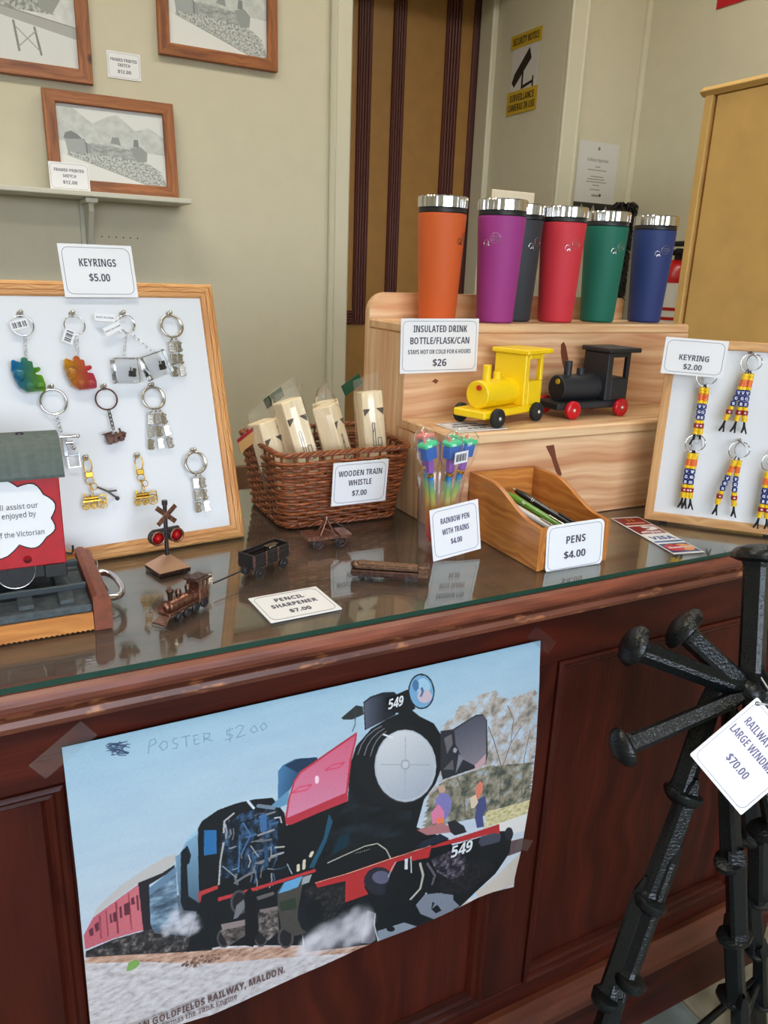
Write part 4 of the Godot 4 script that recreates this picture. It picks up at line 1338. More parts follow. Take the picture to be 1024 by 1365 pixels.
# ---------------------------------------------------------------- tumblers
func tumblers() -> void:
	var list := [
		["orange", rgb(208, 92, 34), 0.681, -0.425, 0.62, "bright orange insulated tumbler with steel rim, leftmost on the pine shelf"],
		["purple", rgb(156, 52, 132), 0.774, -0.393, -1.0, "purple insulated tumbler with steel rim at the front of the shelf"],
		["black", rgb(46, 50, 56), 0.843, -0.436, 0.22, "charcoal black insulated tumbler half hidden behind the purple one"],
		["red", rgb(206, 48, 62), 0.924, -0.420, -0.15, "coral red insulated tumbler with steel rim between black and green ones"],
		["green", rgb(6, 104, 84), 1.031, -0.430, -0.02, "teal green insulated tumbler with steel rim between red and blue ones"],
		["blue", rgb(34, 54, 112), 1.15, -0.430, -0.28, "navy blue insulated tumbler with steel rim, rightmost on the pine shelf"]]
	for q in list:
		var t := thing("tumbler", q[5], "tumbler", Vector3(q[2], SHELF_Y + 0.0005, q[3]), 0.0, "insulated tumblers on the pine shelf")
		var b := mb()
		b.lathe([Vector2(0, 0), Vector2(0.027, 0), Vector2(0.0295, 0.0015), Vector2(0.0305, 0.004), Vector2(0.0388, 0.162), Vector2(0.0388, 0.164), Vector2(0.037, 0.165), Vector2(0, 0.165)], 48)
		var m := mat(q[1], 0.62)
		m.rim_enabled = true
		m.rim = 0.2
		obj("body", b, m, t)
		b = mb()
		b.lathe([Vector2(0, 0.1652), Vector2(0.0373, 0.1652), Vector2(0.0381, 0.166), Vector2(0.0381, 0.172), Vector2(0.0373, 0.173), Vector2(0, 0.173)], 40)
		obj("seal", b, M.black, t)
		b = mb()
		# fluted ring
		var nfl := 96
		for lv in [[0.1732, 0.0388, 0.1745, 0.0397], [0.1745, 0.0397, 0.1880, 0.0397], [0.1880, 0.0397, 0.1900, 0.0384]]:
			for i in nfl:
				var cs := []
				var ns := []
				for k in [i, i + 1]:
					var a: float = TAU * k / nfl
					var am: float = 0.0006 * cos(18.0 * a)
					var dr: float = -0.0006 * 18.0 * sin(18.0 * a)
					var e := Vector3(cos(a), 0, sin(a))
					var tg := Vector3(-sin(a), 0, cos(a))
					cs.append([e * (lv[1] + am) + Vector3(0, lv[0], 0), e * (lv[3] + am) + Vector3(0, lv[2], 0)])
					ns.append((e * 0.0397 - tg * dr + Vector3(0, 0.02 if lv[0] > 0.18 else 0.0, 0)).normalized())
				var i0 := b.pt(cs[0][0], ns[0], Vector2.ZERO)
				var i1 := b.pt(cs[1][0], ns[1], Vector2.ZERO)
				var i2 := b.pt(cs[1][1], ns[1], Vector2.ZERO)
				var i3 := b.pt(cs[0][1], ns[0], Vector2.ZERO)
				b.face(i0, i1, i2)
				b.face(i0, i2, i3)
		b.lathe([Vector2(0, 0.1732), Vector2(0.0392, 0.1732)], 48)
		b.lathe([Vector2(0.0386, 0.19), Vector2(0.036, 0.19), Vector2(0.034, 0.183), Vector2(0, 0.183)], 48)
		obj("rim", b, M.steel, t)
		# printed emblem, bent round the body: a bird shape beside an oval badge
		b = mb()
		var wrap := func(u: float, v: float) -> Vector3:
			var r := 0.0306 + 0.0083 * ((v - 0.004) / 0.158) + 0.0001
			var a: float = q[4] + u / r
			return Vector3(sin(a + 0.0) * r, v, cos(a) * r)
		var st := []
		for i in 20:
			var a := TAU * i / 20.0
			st.append(wrap.call(0.006 + 0.0085 * cos(a), 0.131 + 0.0075 * sin(a)))
		b.tube(st, 0.00035, 4, true)
		for k in 3:
			st = []
			for i in 6:
				st.append(wrap.call(0.0005 + 0.0022 * i, 0.1335 - 0.0028 * k))
			b.tube(st, 0.0005, 4)
		st = []
		for i in 14:
			var a := -0.8 + 4.4 * i / 13.0
			st.append(wrap.call(-0.0095 + 0.0045 * cos(a), 0.123 + 0.0052 * sin(a)))
		b.tube(st, 0.0008, 4)
		st = []
		for i in 8:
			st.append(wrap.call(-0.0105 + 0.001 * i, 0.119 + 0.0008 * i * (i - 7) * -0.3))
		b.tube(st, 0.0012, 4)
		obj("emblem", b, mat(rgb(70, 50, 40), 0.3) if q[0] == "orange" else M.chrome, t)

# ---------------------------------------------------------------- wooden toy engines
func toy_engine(label: String, at: Vector3, turn: float, body: Material, wheel: Material, cap: Material, lamp: Material) -> void:
	var t := thing("toy_engine", label, "toy train", at, turn, "wooden toy engines on the pine step")
	# local: engine points to -x, base at y = 0
	t.scale = Vector3.ONE * 1.07
	var b := mb()
	b.box(Vector3(-0.005, 0.0185, 0), Vector3(0.144, 0.011, 0.056), 0.002)
	obj("chassis", b, body, t)
	b = mb()
	b.cyl(Vector3(-0.060, 0.0435, 0), Vector3(0.017, 0.0435, 0), 0.0200, 32)
	obj("boiler", b, body, t)
	b = mb()
	b.cyl(Vector3(-0.040, 0.060, 0), Vector3(-0.040, 0.0845, 0), 0.0062, 18)
	obj("funnel", b, body, t)
	b = mb()
	b.cyl(Vector3(-0.014, 0.060, 0), Vector3(-0.014, 0.073, 0), 0.0062, 18)
	obj("dome", b, body, t)
	b = mb()
	b.box(Vector3(0.0215, 0.061, 0), Vector3(0.011, 0.074, 0.056), 0.0015)
	b.box(Vector3(0.0450, 0.0415, 0), Vector3(0.036, 0.035, 0.056), 0.0015)
	for z in [-0.024, 0.024]:
		b.box(Vector3(0.0590, 0.0785, z), Vector3(0.007, 0.039, 0.008), 0.001)
		b.box(Vector3(0.0415, 0.0945, z), Vector3(0.029, 0.007, 0.008), 0.001)
	obj("cab", b, body, t)
	b = mb()
	b.box(Vector3(0.046, 0.1015, 0), Vector3(0.066, 0.007, 0.066), 0.0015)
	obj("roof", b, body, t)
	b = mb()
	b.cyl(Vector3(-0.0605, 0.054, 0.004), Vector3(-0.0630, 0.054, 0.004), 0.004, 14)
	obj("headlamp", b, lamp, t)
	for x in [-0.052, 0.047]:
		b = mb()
		b.cyl(Vector3(x, 0.0138, -0.030), Vector3(x, 0.0138, 0.030), 0.003, 10)
		obj("axle", b, cap, t)
		for s in [-1.0, 1.0]:
			b = mb(Vector3(x, 0.0138, 0.0288 * s))
			b.xf.basis = Basis(Vector3.RIGHT, PI / 2 * s)
			b.lathe([Vector2(0, 0), Vector2(0.0128, 0), Vector2(0.0138, 0.0012), Vector2(0.0138, 0.007), Vector2(0.0125, 0.0085), Vector2(0.009, 0.009), Vector2(0.0085, 0.008), Vector2(0.0, 0.008)], 28)
			var wh := obj("wheel", b, wheel, t)
			b = mb()
			b.ball(Vector3(x, 0.0138, 0.0365 * s), Vector3(0.0036, 0.0036, 0.0028), 12, 8)
			obj("hub_cap", b, cap, wh)

func toy_engines() -> void:
	var yel := mat(rgb(242, 204, 12), 0.38)
	var blk := mottled(rgb(34, 36, 40), 0.3, 0.08, 41, 0.5, 10.0, 0.1)
	var red := mat(rgb(196, 22, 34), 0.25)
	var cap := mat(rgb(214, 206, 204), 0.25, 0.8)
	toy_engine("yellow wooden toy steam engine with black wheels on the pine step", Vector3(0.727, STEP_Y + 0.0003, -0.292), 0.33, yel, M.rubber, cap, mat(rgb(196, 40, 20), 0.4))
	toy_engine("black wooden toy steam engine with red wheels on the pine step", Vector3(0.909, STEP_Y + 0.0003, -0.304), 0.02, blk, red, cap, mat(rgb(196, 160, 30), 0.4))

# mitred frame: profile points are (distance in from the outer edge, height); local centre at origin
func mitred(parent: Node, w: float, h: float, prof: Array, m: Material, at := Transform3D(), called := "frame_bar") -> void:
	for side in 4:
		var hl := w / 2 if side % 2 == 0 else h / 2
		var off := h / 2 if side % 2 == 0 else w / 2
		var b := woodmb()
		b.xf = at * Transform3D(Basis(Vector3(0, 0, 1), PI / 2 * side), Vector3.ZERO)
		var n := prof.size()
		for i in n:
			var a: Vector2 = prof[i]
			var c: Vector2 = prof[(i + 1) % n]
			var ha := hl - a.x
			var hc := hl - c.x
			var d := (c - a).normalized()
			var nn := Vector3(0, d.y, d.x)
			b.quad(Vector3(-ha, off - a.x, a.y), Vector3(ha, off - a.x, a.y), Vector3(hc, off - c.x, c.y), Vector3(-hc, off - c.x, c.y), nn, [Vector2(-ha, a.x), Vector2(ha, a.x), Vector2(hc, c.x), Vector2(-hc, c.x)])
		obj(called, b, m, parent)

func links(b: MB, p0: Vector3, p1: Vector3, n: int, r: float, w: float) -> void:
	var d := (p1 - p0) / n
	for i in n:
		var o := p0 + d * (i + 0.5)
		var y := d.normalized()
		var x := Vector3(0, 0, 1) if i % 2 == 0 else y.cross(Vector3(0, 0, 1)).normalized()
		if i % 2 == 0:
			x = y.cross(Vector3(0, 0, 1)).normalized() * 0.8 + Vector3(0, 0, 0.6)
		else:
			x = y.cross(Vector3(0, 0, 1)).normalized() * 0.6 - Vector3(0, 0, 0.8)
		b.ring(o, r, w, Basis(x.normalized(), y, x.cross(y).normalized()), 12, 5, 0.7, d.length() * 0.68 / r)

var TL: Transform3D
var TR: Transform3D

func on_board(t: Transform3D, called: String, label: String, x: float, y: float, group: String, z := 0.006) -> Node3D:
	var o := thing(called, label, "keyring", Vector3.ZERO, 0.0, group)
	o.transform = t * Transform3D(Basis(), Vector3(x, y, z))
	return o

func barcode_tag(parent: Node, at: Vector3, turn: float, w: float, h: float, bars := true) -> void:
	var t := Transform3D(Basis(Vector3(0, 0, 1), turn), at)
	var b := mbt(t)
	b.box(Vector3.ZERO, Vector3(w, h, 0.0005))
	var s := obj("tag", b, M.laminate, parent)
	if bars:
		b = mbt(t)
		var x := -w * 0.38
		var i := 0
		while x < w * 0.38:
			var k := 0.0006 + 0.0005 * ((i * 7) % 3)
			b.box(Vector3(x, 0, 0.0004), Vector3(k, h * 0.62, 0.0002))
			x += k + 0.0007 + 0.0003 * ((i * 5) % 2)
			i += 1
		obj("barcode", b, M.ink, s)
	else:
		letters(s, "MADE IN CHINA", 0.0022, t * Transform3D(Basis(), Vector3(0, 0, 0.0004)), M.ink, 400)

func pts2(a: Array, k: float, cx: float, cy: float) -> PackedVector2Array:
	var p := PackedVector2Array()
	for i in range(0, a.size(), 2):
		p.append(Vector2((a[i] - cx) * k, (cy - a[i + 1]) * k))
	return p

func gummy(c0: Color, c1: Color) -> MB:
	# little train standing on its tail; outline traced, swollen in the middle, colour of the resin runs across it
	var out := pts2([140, 590, 170, 612, 225, 640, 228, 592, 250, 578, 285, 590, 292, 618, 335, 625, 330, 690, 372, 688, 398, 672, 402, 726, 345, 732, 350, 760, 408, 770, 430, 860, 424, 930, 330, 936, 250, 940, 180, 890, 150, 810, 125, 700], 0.000118, 280, 575)
	var sm := Geometry2D.offset_polygon(out, -0.0014, Geometry2D.JOIN_ROUND)
	if sm.size():
		sm = Geometry2D.offset_polygon(sm[0], 0.0014, Geometry2D.JOIN_ROUND)
		if sm.size():
			out = sm[0]
	var b := mb(Vector3(0, -0.058, 0))
	for half in 2:
		var rings := []
		for k in 3:
			var sh := Geometry2D.offset_polygon(out, -0.0011 * k)
			rings.append(sh[0] if sh.size() else out)
		var z := [0.004, 0.0065, 0.008]
		var sg := 1.0 if half else -1.0
		var prev := 0.0
		for k in 3:
			b.prism(rings[k], sg * prev, sg * z[k], true)
			prev = z[k]
	b.ball(Vector3(-0.011, -0.022, 0.007), Vector3(0.007, 0.009, 0.006), 14, 8)
	b.ball(Vector3(-0.002, -0.036, 0.007), Vector3(0.005, 0.005, 0.005), 12, 8)
	b.ball(Vector3(0.010, -0.037, 0.007), Vector3(0.006, 0.006, 0.005), 12, 8)
	for i in b.v.size():
		var t := clampf((b.v[i].x + 0.016) / 0.03 + 0.15 * sin(b.v[i].y * 300.0), 0.0, 1.0)
		b.col[i] = c0.lerp(c1, t)
	return b

func keyring_board() -> void:
	var o := Vector3(0.313, TOP + 0.0015, -0.317)
	var x := Vector3(0.994, 0, -0.108).normalized()
	var back := Vector3(-0.108, 0, -0.994).normalized()
	var lean := deg_to_rad(16.2)
	var y := back * sin(lean) + Vector3.UP * cos(lean)
	TL = Transform3D(Basis(x, y, x.cross(y)), o)
	var w := 0.46
	var h := 0.357
	var t := thing("keyring_board", "white display board in a ribbed oak frame hung with metal and resin keyrings", "display board")
	t.transform = TL
	var b := mb()
	b.box(Vector3(-w / 2, h / 2, -0.004), Vector3(w - 0.01, h - 0.01, 0.005))
	obj("panel", b, M.white_board, t)
	mitred(t, w, h, [Vector2(0, -0.010), Vector2(0, 0.002), Vector2(0.002, 0.004), Vector2(0.005, 0.0045), Vector2(0.0055, 0.003), Vector2(0.0065, 0.003), Vector2(0.007, 0.0045), Vector2(0.011, 0.0042), Vector2(0.0115, 0.0027), Vector2(0.0125, 0.0027), Vector2(0.013, 0.004), Vector2(0.017, 0.003), Vector2(0.0185, 0.001), Vector2(0.0185, -0.010)], M.oak, Transform3D(Basis(), Vector3(-w / 2, h / 2, 0.0)))
	# stand strut behind
	plank("strut", Vector3(-w / 2, 0.12, -0.03), Vector3(0.03, 0.22, 0.006), M.oak, t)
	var hooks := [[-0.2528, 0.3125], [-0.1921, 0.3125], [-0.1289, 0.3124], [-0.0665, 0.3124], [-0.230, 0.2208], [-0.1661, 0.2184], [-0.1045, 0.2173], [-0.201, 0.1297], [-0.1363, 0.1262], [-0.0589, 0.1258], [-0.31, 0.3125], [-0.30, 0.2215]]
	for q in hooks:
		b = mb(Vector3(q[0], q[1] + 0.003, 0))
		b.ball(Vector3(0, 0, 0.0008), Vector3(0.0042, 0.0042, 0.0025), 12, 6)
		b.cyl(Vector3(0, 0, 0.001), Vector3(0, 0, 0.010), 0.0013, 8)
		b.ball(Vector3(0, 0.001, 0.0105), Vector3(0.0028, 0.0028, 0.002), 10, 6)
		obj("hook", b, M.nickel, t)
	var g := "keyrings on the white board"
	# resin trains
	var k := 0
	for q in [[0, "blue and green resin train keyring with barcode tag on the white board", Color(0.05, 0.52, 0.85), Color(0.45, 0.75, 0.08)], [1, "red and yellow resin train keyring with barcode tag on the white board", Color(1.0, 0.72, 0.10), Color(0.95, 0.18, 0.28)]]:
		var r := on_board(TL, "keyring", q[1], hooks[q[0]][0], hooks[q[0]][1], g)
		b = mb()
		b.ring(Vector3(0, -0.0125, 0.002), 0.0125, 0.0009, Basis(), 28, 6)
		obj("split_ring", b, M.chrome, r)
		b = mb()
		links(b, Vector3(0.001, -0.026, 0.001), Vector3(-0.002, -0.054, 0.004), 5, 0.003, 0.0005)
		obj("chain", b, M.chrome, r)
		var gm := StandardMaterial3D.new()
		gm.vertex_color_use_as_albedo = true
		gm.albedo_color = Color(1, 1, 1, 0.14)
		gm.roughness = 0.08
		gm.transparency = BaseMaterial3D.TRANSPARENCY_ALPHA
		gm.refraction_enabled = true
		gm.refraction_scale = 0.03
		var ch := obj("train_charm", gummy(q[2], q[3]), gm, r)
		ch.position = Vector3(-0.003, 0.006, 0.008)
		if k == 0:
			barcode_tag(r, Vector3(-0.005, -0.013, 0.010), 0.22, 0.020, 0.011)
		else:
			barcode_tag(r, Vector3(-0.011, -0.028, 0.012), 1.15, 0.018, 0.013)
		k += 1
	# clear acrylic blocks
	k = 0
	for q in [[-0.009, -0.071, 0.0, -0.05, "clear acrylic block keyring with tiny black train, left of the joined pair"], [0.029, -0.066, 0.32, 0.6, "clear acrylic block keyring tilted to the right of the joined pair"]]:
		var r := on_board(TL, "keyring", q[4], hooks[2][0], hooks[2][1], g, 0.006 + 0.003 * k)
		b = mb()
		b.ring(Vector3(0.002 * k, -0.0115, 0.002), 0.0115, 0.0008, Basis(Vector3.UP, 0.3 * k), 26, 6)
		obj("split_ring", b, M.chrome, r)
		b = mb()
		var tp := Vector3(q[0] + 0.002 * k, q[1] + 0.0145, 0.006)
		links(b, Vector3(0.005 * k, -0.023, 0.002), tp, 6, 0.0026, 0.0004)
		obj("chain", b, M.chrome, r)
		var bl := mbt(Transform3D(Basis(Vector3(0, 0, 1), q[2]) * Basis(Vector3.UP, 0.15), Vector3(q[0], q[1], 0.011)))
		bl.box(Vector3(0, -0.002, 0), Vector3(0.034, 0.032, 0.018), 0.0012)
		var am := mat(Color(0.985, 0.99, 0.995, 0.01), 0.02)
		am.transparency = BaseMaterial3D.TRANSPARENCY_ALPHA
		am.refraction_enabled = true
		am.refraction_scale = 0.049
		obj("acrylic_block", bl, am, r)
		var tr := mbt(bl.xf * Transform3D(Basis(Vector3(0, 0, 1), -0.1), Vector3(0.006, -0.006, 0)))
		tr.box(Vector3(0, 0, 0), Vector3(0.009, 0.006, 0.005), 0.0005)
		tr.cyl(Vector3(-0.002, 0.002, 0), Vector3(-0.002, 0.0075, 0), 0.0008, 8)
		tr.box(Vector3(0.003, 0.004, 0), Vector3(0.004, 0.005, 0.005), 0.0004)
		for xx in [-0.003, 0.0, 0.003]:
			tr.cyl(Vector3(xx, -0.003, -0.003), Vector3(xx, -0.003, 0.003), 0.0018, 10)
		obj("train_inside", tr, M.black, r)
		if k == 0:
			barcode_tag(r, Vector3(-0.026, -0.004, 0.008), -0.08, 0.026, 0.010, false)
			barcode_tag(r, Vector3(-0.019, -0.019, 0.012), 0.42, 0.024, 0.011, false)
		k += 1
	# silver word-and-train keyrings: columns of little cast plates
	for q in [[3, 2, 0.04, "silver cast-train keyring with two strings, at the upper right of the white board"], [6, 3, 0.10, "silver cast-train keyring with three strings, in the middle row of the board"], [9, 2, 0.08, "silver cast-train keyring with two strings, lowest on the white board"]]:
		var r := on_board(TL, "keyring", q[3], hooks[q[0]][0], hooks[q[0]][1], g)
		b = mb()
		b.ring(Vector3(0, -0.0145, 0.002), 0.0145, 0.0016, Basis(), 30, 6)
		b.ring(Vector3(-0.002, -0.0147, 0.0045), 0.0145, 0.0014, Basis(Vector3(0, 1, 0), 0.12), 30, 6)
		obj("split_ring", b, M.nickel, r)
		for c in q[1]:
			b = mb()
			var spread: float = (c - (q[1] - 1) / 2.0)
			links(b, Vector3(spread * 0.004, -0.028, 0.003), Vector3(spread * 0.008, -0.036, 0.003), 2, 0.0028, 0.0005)
			for i in 3:
				var p := Vector3(spread * (0.009 + q[2] * 0.02 * i), -0.0425 - 0.0165 * i, 0.003 + 0.0015 * ((i + c) % 2))
				b.xf = Transform3D(Basis(Vector3(0, 0, 1), spread * q[2] * 1.2) * Basis(Vector3.UP, 0.25 * (((c + i) % 3) - 1)), p)
				b.box(Vector3.ZERO, Vector3(0.0076, 0.0142, 0.0024), 0.0006)
				for e in 3:
					b.box(Vector3(0.0030 - 0.002 * (e % 2), 0.0045 - 0.0045 * e, 0.0012), Vector3(0.0035, 0.0026, 0.0018), 0.0005)
					b.cyl(Vector3(-0.002, 0.004 - 0.004 * e, 0.0008), Vector3(-0.002, 0.004 - 0.004 * e, 0.0024), 0.0013, 8)
				b.ring(Vector3(0, 0.0080, 0), 0.0018, 0.0004, Basis(Vector3.UP, 0.8), 10, 4)
			b.xf = Transform3D()
			obj("charm_string", b, M.nickel, r)
	# silver crossing-keeper charm, partly behind the van
	var r4 := on_board(TL, "keyring", "silver keyring with signal-shaped charm, half hidden behind the red van roof", hooks[4][0], hooks[4][1], g)
	b = mb()
	b.ring(Vector3(0, -0.0155, 0.002), 0.0155, 0.0015, Basis(), 30, 6)
	obj("split_ring", b, M.chrome, r4)
	b = mb()
	links(b, Vector3(0.001, -0.031, 0.002), Vector3(0.003, -0.053, 0.003), 4, 0.0032, 0.0006)
	obj("chain", b, M.chrome, r4)
	b = mb(Vector3(0.006, -0.060, 0.004))
	b.box(Vector3(-0.001, -0.012, 0), Vector3(0.006, 0.026, 0.004), 0.001)
	b.cyl(Vector3(-0.006, 0.0, 0), Vector3(0.016, 0.0, 0), 0.0022, 10)
	b.ball(Vector3(0.016, 0.0, 0), Vector3(0.003, 0.003, 0.003), 10, 6)
	b.cyl(Vector3(0, -0.008, 0.001), Vector3(0.009, -0.008, 0.001), 0.0028, 10)
	b.ball(Vector3(0.009, -0.015, 0.001), Vector3(0.003, 0.0028, 0.002), 10, 6)
	for s in [0.0, 0.014]:
		b.box(Vector3(s, -0.030, 0), Vector3(0.002, 0.02, 0.002), 0.0004)
	b.box(Vector3(0.007, -0.024, 0), Vector3(0.014, 0.002, 0.002), 0.0004)
	b.box(Vector3(0.007, -0.039, 0), Vector3(0.014, 0.002, 0.002), 0.0004)
	obj("signal_charm", b, M.chrome, r4)
	# bronze train charm
	var r5 := on_board(TL, "keyring", "bronze keyring with small bronze locomotive charm in the board's middle", hooks[5][0], hooks[5][1], g)
	b = mb()
	b.ring(Vector3(0, -0.0135, 0.002), 0.0135, 0.0011, Basis(), 30, 6)
	obj("split_ring", b, M.dark_copper, r5)
	b = mb()
	links(b, Vector3(0.001, -0.027, 0.002), Vector3(0.003, -0.053, 0.004), 5, 0.0032, 0.0006)
	obj("chain", b, M.gunmetal, r5)
	b = mbt(Transform3D(Basis(Vector3(0, 0, 1), 0.22), Vector3(0.004, -0.063, 0.006)))
	b.cyl(Vector3(-0.004, 0, 0), Vector3(0.012, 0, 0), 0.0042, 16)
	b.box(Vector3(-0.008, 0.0015, 0), Vector3(0.009, 0.011, 0.009), 0.0008)
	b.box(Vector3(-0.0085, 0.0075, 0), Vector3(0.012, 0.0015, 0.011), 0.0004)
	b.cyl(Vector3(0.008, 0.003, 0), Vector3(0.008, 0.0095, 0), 0.0013, 10)
	b.cyl(Vector3(0.002, 0.003, 0), Vector3(0.002, 0.006, 0), 0.0016, 10)
	b.cyl(Vector3(0.012, 0, 0), Vector3(0.0145, 0.001, 0), 0.0012, 8)
	for xx in [-0.009, -0.002, 0.006]:
		b.cyl(Vector3(xx, -0.0045, -0.005), Vector3(xx, -0.0045, 0.005), 0.0032, 12)
	obj("locomotive_charm", b, M.dark_copper, r5)
	# gold clip charms
	k = 0
	for q in [[7, "gold clip keyring with filigree engine charm and dark signal arm"], [8, "gold clip keyring with filigree engine charm, to the right of its twin"]]:
		var r := on_board(TL, "keyring", q[1], hooks[q[0]][0], hooks[q[0]][1], g)
		r.scale_object_local(Vector3.ONE * 1.2)
		b = mb()
		b.ring(Vector3(0, -0.006, 0.002), 0.0042, 0.0007, Basis(), 18, 6, 1.0, 1.9)
		b.box(Vector3(0.0, -0.016, 0.002), Vector3(0.008, 0.006, 0.003), 0.0006)
		b.ring(Vector3(0, -0.0225, 0.002), 0.0042, 0.0006, Basis(), 16, 5)
		obj("clip", b, M.gold, r)
		b = mb()
		b.ring(Vector3(0.003, -0.029, 0.003), 0.0036, 0.0005, Basis(), 14, 5)
		links(b, Vector3(0.0, -0.026, 0.002), Vector3(0.001, -0.036, 0.003), 2, 0.002, 0.0004)
		obj("link", b, M.gold, r)
		b = mb(Vector3(0.0015, -0.045, 0.004))
		for c in [[-0.009, -0.004, 0.0035], [-0.001, -0.004, 0.0035], [0.0075, -0.0025, 0.0056]]:
			b.ring(Vector3(c[0], c[1], 0), c[2], 0.0006, Basis(), 18, 5)
			b.ring(Vector3(c[0], c[1], 0), c[2] * 0.45, 0.0005, Basis(), 12, 4)
			for a in 3:
				var v: Vector3 = Vector3(cos(a * PI / 3), sin(a * PI / 3), 0) * c[2]
				b.cyl(Vector3(c[0], c[1], 0) - v, Vector3(c[0], c[1], 0) + v, 0.0004, 5)
		b.box(Vector3(-0.003, 0.001, 0), Vector3(0.019, 0.0018, 0.002), 0.0003)
		b.cyl(Vector3(-0.010, 0.004, 0), Vector3(0.004, 0.004, 0), 0.0022, 10)
		b.box(Vector3(0.009, 0.006, 0), Vector3(0.007, 0.0015, 0.002), 0.0003)
		b.box(Vector3(0.0122, 0.0, 0), Vector3(0.001, 0.012, 0.002), 0.0003)
		b.cyl(Vector3(-0.009, 0.004, 0), Vector3(-0.009, 0.010, 0), 0.001, 8)
		b.cyl(Vector3(-0.002, 0.004, 0), Vector3(-0.002, 0.008, 0), 0.001, 8)
		obj("engine_charm", b, M.gold, r)
		if k == 0:
			b = mb()
			b.tube([Vector3(0.006, -0.030, 0.004), Vector3(0.016, -0.036, 0.006), Vector3(0.024, -0.044, 0.007)], 0.0012, 6)
			b.tube([Vector3(0.016, -0.036, 0.006), Vector3(0.025, -0.036, 0.007)], 0.0011, 6)
			b.ball(Vector3(0.0245, -0.0445, 0.007), Vector3(0.0025, 0.0025, 0.002), 8, 6)
			obj("signal_arm", b, M.gunmetal, r)
		k += 1
	card("white card reading keyrings five dollars, on top of the oak-framed board", 0.092, 0.067, [["KEYRINGS", 0.0100, 0.0105, 0.046], ["$5.00", 0.0100, -0.0085, 0.026]], TL * Transform3D(Basis(Vector3(0, 0, 1), 0.01), Vector3(-0.153, 0.369, 0.009)))

